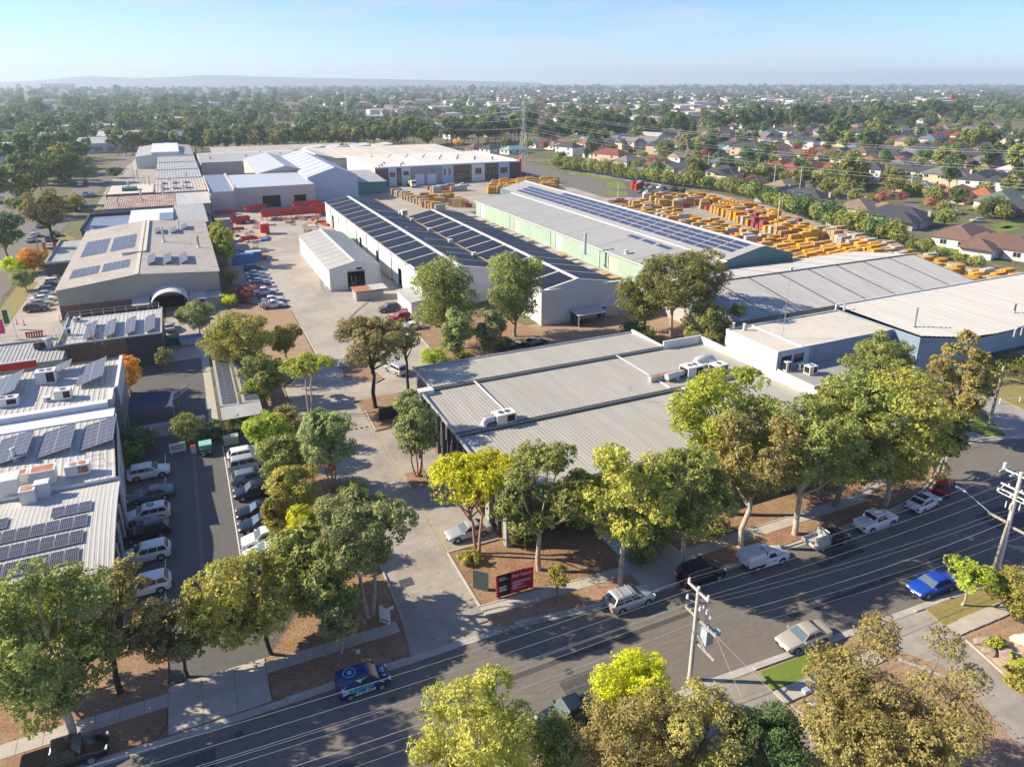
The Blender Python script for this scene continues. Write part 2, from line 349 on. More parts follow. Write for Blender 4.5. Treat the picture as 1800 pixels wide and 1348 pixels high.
M['panel_frame'] = mat('panel_frame', (0.5, 0.5, 0.51), rough=0.4, var=0.05, metal=0.3)
M['brick'] = tiled('brick', (0.17, 0.065, 0.045), (0.28, 0.22, 0.18), 0.24, 0.086, axis='xz', off=0.5, msize=0.012, rough=0.85, var=0.2)
def glassm(name, col, rough=0.08):
    m = mat(name, col, rough=rough, var=0.05, spec=0.8); return m
M['glass'] = glassm('glass', (0.02, 0.025, 0.03)); M['car_glass'] = glassm('car_glass', (0.025, 0.03, 0.035), 0.06); M['car_screen'] = glassm('car_screen', (0.10, 0.14, 0.16), 0.08)
# ================================================================ the setting: ground, roads, paths
def sheet(name, poly, z, m, parent=None):
    mb = MB(); mb.add([(p[0], p[1], z) for p in poly], [tuple(range(len(poly)))])
    o = mb.obj(name, m, parent)
    return o if parent is not None else struct(o)
def rect(x0, x1, y0, y1): return [(x0, y0), (x1, y0), (x1, y1), (x0, y1)]
def bed(name, poly, m, h=0.12, z0=0.0): return struct(MB().prism(poly, z0, h).obj(name, m))
# land as a graded grid out to the horizon
ax = [-14000, -7000, -3500, -1800, -900, -500, -250, -100, 0, 100, 200, 300, 450, 700, 1000, 1600, 2600, 4500, 8000, 14000]
mb = MB()
for i in range(len(ax) - 1):
    for j in range(len(ax) - 1): mb.quad((ax[i], ax[j], -0.02), (ax[i + 1], ax[j], -0.02), (ax[i + 1], ax[j + 1], -0.02), (ax[i], ax[j + 1], -0.02))
struct(mb.obj('ground', M['land']))
# distant hills
def ridge(name, pts, dist, thick):
    mb = MB(); top = []; fr = []; bk = []
    for (px, py) in pts:
        a = math.atan2(px - CX, math.hypot(F_PX, CY - HOR)); az = YAW + a; d = dist / math.cos(a)
        h = max(2.0, (HOR - py) * 0.6 / math.hypot(F_PX, CY - HOR) * dist + 45)
        s_, c_ = math.sin(az), math.cos(az)
        top.append((s_ * d, c_ * d, h)); fr.append((s_ * (d - thick), c_ * (d - thick), -1)); bk.append((s_ * (d + thick), c_ * (d + thick), -1))
    for i in range(len(pts) - 1): mb.quad(fr[i], fr[i + 1], top[i + 1], top[i]); mb.quad(top[i], top[i + 1], bk[i + 1], bk[i])
    return struct(mb.obj(name, M['hillside'], smooth=60))
ridge('hills', [(-150, 150), (-20, 146), (60, 141), (100, 136), (130, 130), (165, 128), (200, 131), (240, 133), (290, 132), (330, 128), (360, 125), (400, 126), (450, 129), (520, 132), (600, 134), (700, 137), (820, 141), (950, 146)], 8000, 900)
# street in front
NK = [(-70, 46.2), (21.5, 46.0), (31, 44.8), (48, 44.3), (66, 44.3), (72, 45.0), (79, 47.6), (84.5, 50.6), (89, 51.4), (94, 50.6), (99, 48.6), (125, 44.5), (170, 40)]
SK = [(-70, 34.2), (32, 33.9), (47, 33.1), (60, 32.5), (75, 31.5), (100, 28.5), (170, 20)]
sheet('road', [(p[0], p[1]) for p in SK] + [(p[0], p[1]) for p in NK[::-1]], 0.006, M['asphalt'])
def kerb(name, line, side, gaps=(), w=0.32, h=0.13):
    """kerb of separate lengths along a polyline; lower where a driveway crosses; a concrete channel on the road side"""
    top = ob(name, None); struct(top)
    L = 0.0; segs = []
    for a, b in zip(line, line[1:]):
        d = math.hypot(b[0] - a[0], b[1] - a[1]); n = max(1, round(d / 2.4)); t = ((b[0] - a[0]) / d, (b[1] - a[1]) / d)
        for k in range(n): segs.append((a[0] + t[0] * d * k / n, a[1] + t[1] * d * k / n, a[0] + t[0] * d * (k + 1) / n, a[1] + t[1] * d * (k + 1) / n, t))
    for x0, y0, x1, y1, t in segs:
        if not -45 < (x0 + x1) / 2 < 112: continue
        nx, ny = -t[1] * side, t[0] * side
        low = any(g[0] < (x0 + x1) / 2 < g[1] for g in gaps); hh = 0.03 if low else h
        j = 0.012
        P = lambda x, y, o: (x + nx * o, y + ny * o)
        mb = MB().prism([P(x0 + t[0] * j, y0 + t[1] * j, 0), P(x1 - t[0] * j, y1 - t[1] * j, 0), P(x1 - t[0] * j, y1 - t[1] * j, w), P(x0 + t[0] * j, y0 + t[1] * j, w)][::1 if side > 0 else -1], -0.02, hh)
        mb.prism([P(x0, y0, -0.34), P(x1, y1, -0.34), P(x1, y1, -0.004), P(x0, y0, -0.004)][::1 if side > 0 else -1], -0.02, 0.016)
        mb.obj('kerb_stone', M['kerb'], top)
kerb('kerb_north', NK, 1, [(-7.2, 1.9), (11.6, 21), (34, 41.5), (82, 89.5), (95.5, 107)])
kerb('kerb_south', SK, -1, [(28, 37.3), (47.5, 56), (-30, -20)])
def slabs(name, x0, x1, y0, y1, step, m, z=0.125, slope=0.0, ny=1):
    """footpath laid in separate concrete slabs with open joints"""
    top = struct(ob(name, None)); n = max(1, round((x1 - x0) / step)); s = (x1 - x0) / n; me = None
    q = (y1 - y0) / ny
    me = MB().box(0.015, 0.015, -0.12, s - 0.015, q - 0.015, 0).mesh('slab', M['path'])
    for i in range(n):
        for j in range(ny): ob('slab', me, top, (x0 + i * s, y0 + j * q + slope * (i + 0.5) * s, z + rnd.uniform(-0.006, 0.006)))
    return top
slabs('footpath', -42, -6.0, 49.2, 50.6, 1.6, M['path'])
slabs('footpath', 1.2, 12.2, 49.4, 50.7, 1.6, M['path'])
slabs('footpath', 19.6, 34.5, 48.0, 49.35, 1.6, M['path'], slope=-0.04)
slabs('footpath', 41.0, 66.0, 46.9, 48.2, 1.6, M['path'])
slabs('footpath', 66.0, 84.0, 47.4, 48.7, 1.6, M['path'], slope=0.24)
slabs('footpath', -40, 28.5, 29.7, 31.2, 1.6, M['path'])
slabs('footpath', 36.7, 47.6, 29.8, 31.1, 1.6, M['path'], slope=-0.02)
slabs('footpath', 55.6, 75, 28.9, 30.3, 1.6, M['path'], slope=-0.03)
slabs('driveway_crossing', -6.0, 1.2, 46.55, 51.2, 2.4, M['path'], z=0.12, ny=2)
slabs('driveway_crossing', 34.5, 41.0, 44.9, 50.0, 2.2, M['path'], z=0.12, ny=2)
# garden beds, verges and lawns (a kerb's height above the road)
bed('verge_bed', [(-45, 46.5), (-6.9, 46.5), (-6.2, 47.6), (-6.0, 49.2), (-45, 49.2)], M['mulch'], 0.10)
bed('verge_bed', [(1.8, 46.4), (11.9, 46.4), (12.2, 47.2), (12.2, 49.4), (1.2, 49.4), (1.3, 47.2)], M['mulch'], 0.10)
bed('verge_bed', [(20.6, 46.3), (30.5, 45.2), (34.5, 45.1), (34.5, 47.4), (26, 47.8), (19.6, 48.0), (19.6, 47.2)], M['drymulch'], 0.10)
bed('verge_bed', [(41, 44.8), (65.5, 44.7), (72, 45.5), (79, 48.1), (84.2, 51), (84.2, 51.6), (66, 46.9), (41, 46.9)], M['mulch'], 0.10)
bed('garden_bed', [(-45, 50.6), (-6.0, 50.6), (-6.0, 62), (-45, 62)], M['mulch'], 0.10)
bed('garden_bed', [(1.2, 50.7), (12.6, 50.7), (12.8, 55.5), (12.9, 71.6), (5.2, 71.9), (5.0, 56)], M['mulch'], 0.10)
bed('garden_bed', [(5.2, 72.1), (12.9, 71.8), (12.6, 76.2), (9.0, 78), (8.6, 96), (5.2, 97)], M['mulch'], 0.10)
bed('garden_bed', [(19.7, 49.5), (34.4, 48.7), (34.4, 57), (25.3, 57.2), (19.7, 57.9)], M['mulch'], 0.10)
bed('garden_bed', [(41.1, 48.2), (66, 48.2), (84, 52.6), (84, 66), (72, 66), (72, 57.0), (41.1, 57.0)], M['mulch'], 0.10)
bed('garden_bed', [(6.2, 98), (10.5, 98), (10.5, 108), (17.4, 118), (17.5, 148), (6.2, 159)], M['drymulch'], 0.10)
bed('garden_bed', [(19.9, 87.2), (22.4, 87.5), (25, 88), (25, 91), (20.0, 93.7)], M['mulch'], 0.12)
bed('garden_bed', [(19.9, 107.0), (23.9, 103.2), (25.5, 104.5), (24.5, 110), (20.4, 113.2)], M['mulch'], 0.12)
bed('garden_bed', [(36.5, 108), (44, 99), (58, 99), (58, 116.6), (53, 133), (42.5, 134), (37, 124)], M['mulch'], 0.10)
bed('garden_bed', rect(77.8, 92, 92, 118), M['drymulch'], 0.10)
bed('garden_bed', [(20.0, 71.0), (22.0, 70.6), (22.4, 74.6), (20.0, 74.4)], M['mulch'], 0.12)
bed('lawn', [(37.2, 33.0), (36.7, 31.2), (43.0, 30.8), (44.2, 32.7)], M['lawn'], 0.12)
bed('verge_bed', [(44.3, 32.7), (43.0, 30.8), (47.5, 30.7), (48.2, 32.5)], M['drymulch'], 0.11)
bed('lawn', [(55.9, 32.4), (55.4, 30.2), (78, 29.3), (78, 31.2), (60.5, 32.1)], M['drylawn'], 0.12)
bed('lawn', [(93.6, 53.2), (94.6, 51.0), (96.2, 50.6), (97.0, 52.2), (99.8, 56.6), (99, 57.2)], M['lawn'], 0.12)
bed('lawn', [(107.5, 58.9), (106.6, 54), (135, 49), (150, 62), (112, 63)], M['drylawn'], 0.10)
bed('garden_bed', [(-45, 29.7), (-45, 4), (31, 4), (35, 29), (28, 29.6)], M['drymulch'], 0.10)
bed('garden_bed', [(36.7, 29.6), (37.2, 18), (44, 14), (50.1, 26.4), (48, 29.5)], M['drymulch'], 0.10)
bed('garden_bed', [(55.7, 28.7), (54.4, 22.5), (58, 16), (85, 16), (85, 27.8)], M['drymulch'], 0.10)
sheet('sand_path', [(55.6, 27.6), (54.5, 22.8), (57.5, 22.6), (61, 26.2)], 0.115, M['sand'])
bed('verge_bed', [(-45, 33.8), (28.2, 33.5), (28.2, 31.3), (-45, 31.3)], M['drymulch'], 0.10)
# driveways and yards
sheet('verge', rect(-60, 110, -5, 33.6), 0.003, M['drymulch'])
sheet('verge', rect(-60, 84, 46.1, 66), 0.003, M['mulch'])
sheet('verge', [(5, 66.1), (26, 66.1), (26, 99), (5, 99)], 0.003, M['mulch'])
sheet('driveway', [(12.2, 46.3), (20.6, 46.2), (19.6, 48), (19.6, 98), (10.6, 98), (10.6, 78.5), (12.9, 76.6), (12.7, 50.5)], 0.02, M['drive'])
sheet('driveway', [(28.3, 33.6), (37.1, 33.1), (36.6, 29.6), (36.9, 18), (31, 4), (28.2, 29.6)], 0.016, M['drive'])
sheet('driveway', [(47.6, 32.7), (55.9, 32.3), (55.5, 29), (53.6, 21.5), (57, 8), (44, 6), (51.5, 26.6)], 0.016, M['drive'])
sheet('driveway', [(95.8, 49.9), (107, 46.5), (106.5, 53), (107.5, 58.9), (106, 67), (100, 67), (102.4, 58.2)], 0.016, M['drive'])
sheet('driveway', [(83.6, 50.8), (93.5, 50.9), (93.6, 53.2), (99, 57.2), (98, 75), (84, 75)], 0.014, M['drive'])
sheet('parking_bays', rect(19.62, 25.3, 58, 86.6), 0.016, M['drive'])
sheet('yard', [(10.6, 98.02), (44, 98.02), (44, 135), (43.2, 160), (43.2, 300), (8.5, 300), (8.5, 159.5), (17.6, 148), (17.6, 118), (10.6, 107)], 0.010, M['yard'])
sheet('yard_bay', rect(12.2, 17.7, 149.5, 161), 0.016, M['lot_asphalt'])
sheet('yard', rect(43.2, 205, 243.5, 330), 0.008, M['yard'])
sheet('yard', rect(60.5, 95, 206.4, 243.4), 0.012, M['yard'])
sheet('yard_apron', rect(57.5, 95, 92.5, 118.4), 0.005, M['drymulch'])
sheet('yard', rect(77.6, 95, 118.5, 206.3), 0.012, M['yard'])
sheet('stack_yard', [(127, 118), (152, 92), (178, 86), (186, 150), (204, 205), (207, 243.4), (127, 243.4)], 0.012, M['drive'])
sheet('back_road', [(163, 330.1), (184, 330.1), (190, 390), (186, 520), (176, 520), (172, 390)], 0.012, M['asphalt'])
sheet('back_road', [(158, 250), (186, 245), (197, 300), (184, 330), (163, 330)], 0.016, M['asphalt'])
sheet('car_park', [(168, 246), (201, 238), (206, 262), (196, 290), (178, 286)], 0.020, M['lot_asphalt'])
sheet('lawn_strip', [(186, 300), (194, 296), (191, 360), (188.5, 390)], 0.03, M['lawn'])
sheet('lawn_strip', [(163.5, 256), (170, 252), (176, 262), (168, 268)], 0.03, M['lawn'])
sheet('lawn_strip', [(173, 275), (180, 268), (190, 286), (184, 292)], 0.03, M['lawn'])
sheet('car_park', [(-9.7, 51.3), (5.0, 51.3), (5.2, 97), (-9.7, 97)], 0.010, M['lot_asphalt'])
sheet('car_park', rect(-11.2, 0.2, 97.02, 140), 0.010, M['lot_asphalt'])
sheet('service_yard', rect(-6, 6, 126.6, 161), 0.012, M['yard'])
sheet('gutter_strip', rect(-0.6, 0.6, 98, 133), 0.016, M['path'])
sheet('forecourt', [(-37, 132), (-21.2, 132), (-21.2, 142), (-25, 159), (-25, 222), (-31, 222), (-36.5, 200)], 0.010, M['yard'])
sheet('side_street', [(-50, 120), (-39, 120), (-38.5, 200), (-34, 330), (-22, 520), (-12, 700), (-23, 700), (-33, 520), (-46, 330), (-50, 200)], 0.012, M['asphalt'])
sheet('side_street', [(-48, 262), (-46, 300), (-74, 420), (-90, 560), (-104, 560), (-84, 415)], 0.016, M['asphalt'])
sheet('lawn_strip', [(-38, 200), (-31.5, 222), (-31, 250), (-35, 260)], 0.012, M['drylawn'])
sheet('lawn_strip', [(-36, 126), (-30, 131), (-29, 146), (-37, 150)], 0.014, M['drylawn'])
sheet('lawn_strip', [(-37.5, 158), (-34, 160), (-33.5, 196), (-37.5, 196)], 0.014, M['drylawn'])
sheet('lawn_strip', [(-30, 286), (-24, 286), (-22, 322), (-27, 330)], 0.012, M['lawn'])
sheet('lawn_strip', [(-62, 300), (-53, 290), (-67, 372), (-90, 392), (-92, 330)], 0.012, M['lawn'])
sheet('rear_lot', [(-10, 228), (9, 228), (9.4, 290), (-6, 290), (-10, 240)], 0.010, M['yard'])
sheet('side_yard', rect(-30, 8, 296, 520), 0.006, M['drive'])
# worn tyre tracks and tar seams
sheet('tar_seam', [(22, 128), (22.4, 127.8), (30, 141), (36, 150), (35.6, 150.3), (29.5, 141.4)], 0.015, M['asphalt'])
for px in ((-4.0, -0.4), ):
    sheet('centre_seam', rect(-3.1, -2.7, 56, 92), 0.0135, M['asphalt'])
for i, (x0, x1, y0, y1) in enumerate(((-20, 6, 38.2, 38.9), (10, 38, 40.6, 41.1), (44, 66, 36.4, 37.0), (22, 25, 36.5, 39), (52, 58, 40.5, 42), (-8, -3, 41, 44), (74, 80, 36, 40))):
    sheet('road_patch', rect(x0, x1, y0, y1), 0.0105, M['patch'])
for px, py in ((1000, 1180), (1470, 1040), (420, 1290), (690, 1230)):
    p = G(px, py); tag(MB().tube([(0, 0, 0), (0, 0, 0.016)], 0.34, 16).obj('manhole_cover', M['charcoal']), 'round iron manhole cover in the street', 'manhole', 'manhole covers', True).location = (p[0], p[1], 0.004)
# painted lines
def line(name, x0, y0, x1, y1, w=0.1, z=0.03, m='paint'):
    d = math.hypot(x1 - x0, y1 - y0); t = ((x1 - x0) / d, (y1 - y0) / d); nx, ny = -t[1] * w / 2, t[0] * w / 2
    return sheet(name, [(x0 + nx, y0 + ny), (x0 - nx, y0 - ny), (x1 - nx, y1 - ny), (x1 + nx, y1 + ny)], z, M[m])
line('bay_line', -6.2, 56, -6.2, 92.2, 0.11, 0.016); line('bay_line', 0.62, 56, 0.62, 91.5, 0.11, 0.016)
for yv in (62.0, 66.2, 70.4, 75.0, 79.6, 84.2, 88.6): line('bay_line', -9.6, yv, -6.27, yv, 0.09, 0.016)
for yv in (60, 63.6, 67.2, 70.8, 74.4, 78, 81.6, 85.2, 88.8): line('bay_line', 0.69, yv, 5.0, yv, 0.09, 0.016)
line('bay_line', 19.75, 58.2, 19.75, 86.5, 0.12, 0.026, 'yellow_paint')
for yv in (61.6, 66.2, 71, 75.8, 80.4, 84.6): line('bay_line', 19.85, yv, 25.2, yv, 0.09, 0.022, 'yellow_paint')
line('bay_line', 17.75, 119, 17.75, 136, 0.09, 0.016); line('bay_line', 25, 139, 26, 152, 0.08, 0.016, 'yellow_paint')
for i in range(4): line('bay_line', 13 + i * 0.01, 120 + i * 4.5, 17.6, 120 + i * 4.5, 0.08, 0.112)
# black and yellow speed hump
sh = thing('speed_hump', 'black and yellow striped speed hump across the concrete driveway', 'speed hump', (16.6, 88.8, 0.02))
for i in range(8):
    MB().add([(i * 0.37, -0.2, 0), ((i + 1) * 0.37, -0.2, 0), ((i + 1) * 0.37, 0, 0.07), (i * 0.37, 0, 0.07), ((i + 1) * 0.37, 0.2, 0), (i * 0.37, 0.2, 0)], [(0, 1, 2, 3), (3, 2, 4, 5)]).obj('segment', M['yellow_paint' if i % 2 else 'black'], sh)
# drain grate in the driveway
tag(MB().box(13.9, 54.8, 0.0, 15.2, 56.0, 0.03).box(14.0, 54.9, 0.03, 15.1, 55.0, 0.035).box(14.0, 55.3, 0.03, 15.1, 55.4, 0.035).box(14.0, 55.7, 0.03, 15.1, 55.8, 0.035).obj('drain_grate', M['charcoal']), 'dark square drain grate set in the concrete driveway', 'drain')
# edging kerbs round the beds
def edging(pts, m='kerb', w=0.16, h=0.17):
    for a, b in zip(pts, pts[1:]):
        d = math.hypot(b[0] - a[0], b[1] - a[1]); t = ((b[0] - a[0]) / d, (b[1] - a[1]) / d); nx, ny = -t[1] * w / 2, t[0] * w / 2
        struct(MB().prism([(a[0] - nx, a[1] - ny), (b[0] - nx, b[1] - ny), (b[0] + nx, b[1] + ny), (a[0] + nx, a[1] + ny)], 0, h).obj('garden_edging', M[m]))
for pts in ([(19.62, 49.4), (19.62, 57.95), (25.3, 57.9)], [(12.75, 50.7), (12.9, 55.5), (12.95, 71.5)], [(9, 71.75), (12.9, 71.7)], [(20, 93.8), (19.8, 87.1), (22.4, 87.4)],
            [(20.4, 113.3), (19.8, 107), (23.9, 103.1), (25.6, 104.4)], [(36.4, 108), (37, 124)], [(36.4, 108), (44, 98.9)], [(19.65, 49.4), (34.4, 48.6)], [(41.1, 48.3), (66, 48.3), (84, 52.7)], [(50.15, 26.4), (48.3, 29.4)], [(37.0, 29.5), (37.3, 18.2), (44, 14.2)], [(55.6, 28.7), (54.3, 22.4), (57.9, 15.8)]):
    edging(pts)
# ================================================================ large buildings
def bld(name, label, cat='building', at=(0, 0), **k): return thing(name, label, cat, (at[0], at[1], 0), **k)
def part(mb, name, m, parent, smooth=False):
    o = mb.obj(name, M[m] if isinstance(m, str) else m, parent, smooth)
    if parent.type == 'EMPTY': o.matrix_parent_inverse = Matrix.Translation(-Vector(parent.location))
    return o
def gable_walls(mb, x0, x1, y0, y1, ze, zr, xr, holes_s=(), holes_w=(), holes_e=(), zer=None):
    """walls of a shed whose ridge runs along Y"""
    zer = ze if zer is None else zer
    zm = min(ze, zer)
    mb.wall((x0, y0), (x1, y0), 0, zm, holes_s); mb.wall((x1, y0), (x1, y1), 0, zer, holes_e); mb.wall((x1, y1), (x0, y1), 0, zm); mb.wall((x0, y1), (x0, y0), 0, ze, holes_w)
    for y in (y0, y1): mb.add([(x0, y, zm), (x1, y, zm), (x1, y, zer), (xr, y, zr), (x0, y, ze)], [(0, 1, 2, 3, 4)])
def window(parent, x, y, z, w, h, face='-y', frame='white', glass='glass', bars=1, t=0.07):
    """frame with a pane set in it, on a wall plane"""
    def q(mb, u0, u1, v0, v1, d0, d1):
        if face == '-y': mb.box(x + u0, y - d1, z + v0, x + u1, y - d0, z + v1)
        elif face == '+y': mb.box(x + u0, y + d0, z + v0, x + u1, y + d1, z + v1)
        elif face == '-x': mb.box(x - d1, y + u0, z + v0, x - d0, y + u1, z + v1)
        else: mb.box(x + d0, y + u0, z + v0, x + d1, y + u1, z + v1)
    mb = MB(); b = 0.07
    q(mb, 0, w, 0, b, 0.002, t); q(mb, 0, w, h - b, h, 0.002, t); q(mb, 0, b, b, h - b, 0.002, t); q(mb, w - b, w, b, h - b, 0.002, t)
    for i in range(1, bars + 1): q(mb, w * i / (bars + 1) - 0.025, w * i / (bars + 1) + 0.025, b, h - b, 0.004, t - 0.01)
    o = part(mb, 'window', frame, parent)
    mb = MB(); q(mb, b, w - b, b, h - b, 0.003, 0.02); mb.obj('pane', M[glass], o)
    return o
def panelmesh():
    mb = MB().box(0, 0, 0, 1.1, 1.75, 0.035, 0)
    mb.quad((0.025, 0.025, 0.038), (1.075, 0.025, 0.038), (1.075, 1.725, 0.038), (0.025, 1.725, 0.038), 1)
    return mb.mesh('solar_panel', [M['panel_frame'], M['panel']])
PANEL = panelmesh()
_pb = MB().box(0, 0, 0, 4.9, 1.75, 0.035, 0); _pb.quad((0.03, 0.03, 0.038), (4.87, 0.03, 0.038), (4.87, 1.72, 0.038), (0.03, 1.72, 0.038), 1)
PANEL_BLUE = _pb.mesh('solar_panel', [M['panel_frame'], M['panel_blue']])
def array(label, org, ux, uy, cells, pitch, me=None, lift=0.08, group=None, auto=False):
    """a set of solar panels as one thing; every panel its own part"""
    ux, uy = Vector(ux).normalized(), Vector(uy).normalized(); n = ux.cross(uy).normalized()
    t = thing('solar_array', label, 'solar panels', tuple(org), group=group, auto=auto)
    pw = 4.9 if me is not None else 1.1; off = Vector()
    if n.z < 0: off = ux * pw; n = -n
    vx = -ux if off.length else ux
    for (i, j) in cells:
        o = ob('solar_panel', me or PANEL, t)
        p = ux * (i * pitch[0]) + uy * (j * pitch[1]) + n * lift + off
        o.matrix_basis = Matrix(((vx.x, uy.x, n.x, p.x), (vx.y, uy.y, n.y, p.y), (vx.z, uy.z, n.z, p.z), (0, 0, 0, 1)))
    return t
def cells(nx, ny, skip=()): return [(i, j) for j in range(ny) for i in range(nx) if (i, j) not in skip]
def tilt_array(label, x, y, z, w, d, rise, axis='x', nx=2, ny=3, auto=False, group=None, flip=False):
    """panels on a tilted frame standing on a roof: low edge at x (or y), high edge further on"""
    if axis == 'x': ux, uy = (0, 1, 0), ((-1 if flip else 1) * w, 0, rise)
    else: ux, uy = (1, 0, 0), (0, w, rise)
    t = array(label, (x, y, z + 0.15), ux, uy, cells(nx, ny), (1.12, 1.78), auto=auto, group=group)
    u = Vector(uy).normalized(); hi = u * (1.78 * ny); D = 1.12 * nx
    for k in (0.1, 0.5, 0.9):
        b = Vector(ux) * (D * k); p = b + hi * 0.96
        MB().tube([tuple(p), (p.x, p.y, -0.15)], 0.03, 5).tube([tuple(b + u * 0.1 + Vector((0, 0, -0.02))), tuple(p)], 0.03, 5).obj('support', M['steel'], t)
    return t
def aircon(label, x, y, z, rz=0.0, w=2.3, d=1.3, h=1.25, fans=2, duct=False, rust=False, auto=False, group='air conditioners on the roofs', grille='black', body='white'):
    t = thing('air_conditioner', label, 'air conditioner', (x, y, z), rz, group, auto)
    MB().box(-w / 2, -d / 2, 0.12, w / 2, d / 2, 0.12 + h).box(-w / 2 + 0.05, -d / 2 + 0.05, 0, w / 2 - 0.05, -d / 2 + 0.15, 0.12).box(-w / 2 + 0.05, d / 2 - 0.15, 0, w / 2 - 0.05, d / 2 - 0.05, 0.12).obj('cabinet', M[body], t)
    MB().box(w * 0.02, -d / 2 - 0.012, 0.3, w * 0.42, -d / 2 + 0.01, h - 0.05).obj('grille', M[grille], t)
    MB().box(-w / 2 - 0.012, -d / 2 + 0.12, 0.3, -w / 2 + 0.01, d / 2 - 0.12, h - 0.05).obj('grille', M[grille], t)
    for i in range(fans):
        cx = (i - (fans - 1) / 2) * min(0.85, w / max(1, fans)); r = min(0.34, d * 0.32)
        MB().tube([(cx, 0, 0.1 + h), (cx, 0, 0.17 + h)], [r + 0.05, r + 0.05], 14).obj('fan_ring', M['zinc'], t)
        MB().tube([(cx, 0, 0.165 + h), (cx, 0, 0.178 + h)], [r, r], 12).obj('fan', M['rust' if rust else 'charcoal'], t)
    if duct:
        pts = [(-w / 2, 0, 0.7), (-w / 2 - 0.5, 0, 0.75), (-w / 2 - 1.1, -0.05, 0.72), (-w / 2 - 1.5, -0.2, 0.5), (-w / 2 - 1.65, -0.4, 0.05)]
        MB().tube(pts, [0.42, 0.44, 0.44, 0.42, 0.42], 8).obj('duct', M['zinc'], t, smooth=50)
        MB().box(-w / 2 - 1.2, 0.25, 0.08, -w / 2 - 0.1, 0.75, 0.95).obj('duct_box', M['steel'], t)
        MB().box(-w / 2 - 1.1, 0.3, 0.951, -w / 2 - 0.2, 0.7, 0.962).obj('rust_patch', M['rust'], t)
    return t
def chimney(label, x, y, z, h=2.5, r=0.22, m='zinc', cap=True, name='roof_flue', cat='flue', group='flues on the roofs'):
    t = thing(name, label, cat, (x, y, z), 0, group, True)
    MB().tube([(0, 0, 0), (0, 0, h)], r, 10).obj('pipe', M[m], t, smooth=50)
    MB().tube([(0, 0, 0), (0, 0, 0.16)], [r * 1.9, r * 1.2], 10).obj('flashing', M['steel'], t)
    if cap: MB().tube([(0, 0, h + 0.1), (0, 0, h + 0.22)], [r * 1.5, r * 1.1], 10).obj('cowl', M[m], t)
    return t

# ---- A: the long low building with the ribbed roof, middle of the picture
A = bld('office_warehouse', 'long low building with pale ribbed roof in three strips, centre of the estate', 'building', (26, 57))
mb = MB()
win_w = [(1.5 + i * 3.4, 3.6 + i * 3.4, 0.9, 3.0) for i in range(9)]
mb.wall((25.8, 84.1), (25.8, 57), 0, 5.5, [(h[0] if h[1] < 26 else 0, h[1], h[2], h[3]) for h in win_w if h[1] < 26.5]); mb.wall((25.8, 57), (71.6, 57), 0, 5.4, [(3 + i * 4.2, 6.2 + i * 4.2, 0.9, 3.2) for i in range(10)])
mb.wall((71.6, 57), (71.6, 84.2), 0, 5.6); mb.wall((71.6, 84.2), (64.3, 84.2), 0, 5.6); mb.wall((64.3, 84.2), (64.3, 92.3), 0, 5.6); mb.wall((64.3, 92.3), (27.4, 92.3), 0, 5.6); mb.wall((27.4, 92.3), (27.4, 84.1), 0, 5.6); mb.wall((27.4, 84.1), (25.8, 84.1), 0, 5.6)
part(mb, 'wall', 'charcoal', A)
for h in win_w:
    if h[1] < 26.5: part(MB().box(25.9, 84.1 - h[1], h[2], 25.95, 84.1 - h[0], h[3]), 'pane', 'glass', A)
for i in range(10): part(MB().box(28.8 + i * 4.2, 57.1, 0.9, 32.0 + i * 4.2, 57.15, 3.2), 'pane', 'glass', A)
for i in range(14): part(MB().box(25.45, 83.4 - i * 1.9, 0, 25.78, 83.55 - i * 1.9, 5.3), 'fin', 'charcoal', A)
for (x0, x1, y0, y1, z0, z1) in ((27.1, 64.5, 84.5, 92.6, 6.16, 5.78), (25.5, 71.8, 70.9, 84.3, 6.08, 5.66), (25.5, 71.8, 56.4, 70.7, 5.95, 5.56)):
    part(MB().ribs((x0, y0, z0), (x1, y0, z0), (x1, y1, z1), (x0, y1, z1), int((x1 - x0) / 0.5), 0.02), 'roof_sheet', 'roof_cream', A)
    part(MB().box(x0, y0 - 0.16, z0 - 0.42, x1, y0 - 0.02, z0 - 0.1), 'gutter', 'grey_wall', A)
    part(MB().box(x0 - 0.15, y0, z0 - 0.28, x0 - 0.01, y1, z0 + 0.12), 'fascia', 'steel', A)
part(MB().box(27.0, 92.62, 5.5, 64.5, 92.85, 5.98), 'barge', 'steel', A)
part(MB().box(64.52, 84.5, 5.3, 64.8, 92.8, 6.3), 'parapet', 'white', A)
part(MB().box(64.82, 84.32, 5.2, 72.1, 84.6, 6.95), 'parapet', 'white', A)
part(MB().box(71.82, 57, 5.2, 72.12, 84.3, 6.8), 'parapet', 'white', A)
part(MB().box(25.1, 83.2, 5.2, 27.05, 84.46, 6.35), 'parapet', 'white', A)
part(MB().box(33.0, 71, 6.13, 33.25, 84.2, 6.19), 'flashing', 'white', A); part(MB().box(56, 71, 6.1, 56.25, 84.2, 6.17), 'flashing', 'white', A)
part(MB().box(25.3, 56.2, 0, 26.1, 57.0, 5.6), 'pillar', 'grey_wall', A)
part(MB().box(25.25, 60.5, 0, 25.78, 61.6, 5.6), 'pillar', 'grey_wall', A)
part(MB().box(34.2, 55.6, 3.1, 41.6, 57.0, 3.4), 'entrance_canopy', 'dark_wall', A)
for i in range(5): part(MB().box(35.0, 50.4 + i * 1.1, 0, 40.6, 51.46 + i * 1.1, 0.16 + i * 0.1), 'step', 'pale_blue_wall', A)
part(MB().box(41.0, 50.4, 0, 41.15, 56.8, 1.1), 'side_wall', 'charcoal', A)
aircon('rusty ducted air conditioner on the roof nearest the bright yellow tree', *G(886, 741, 5.85), duct=True, rz=0.05, w=2.6, d=1.6, h=1.2, fans=2)
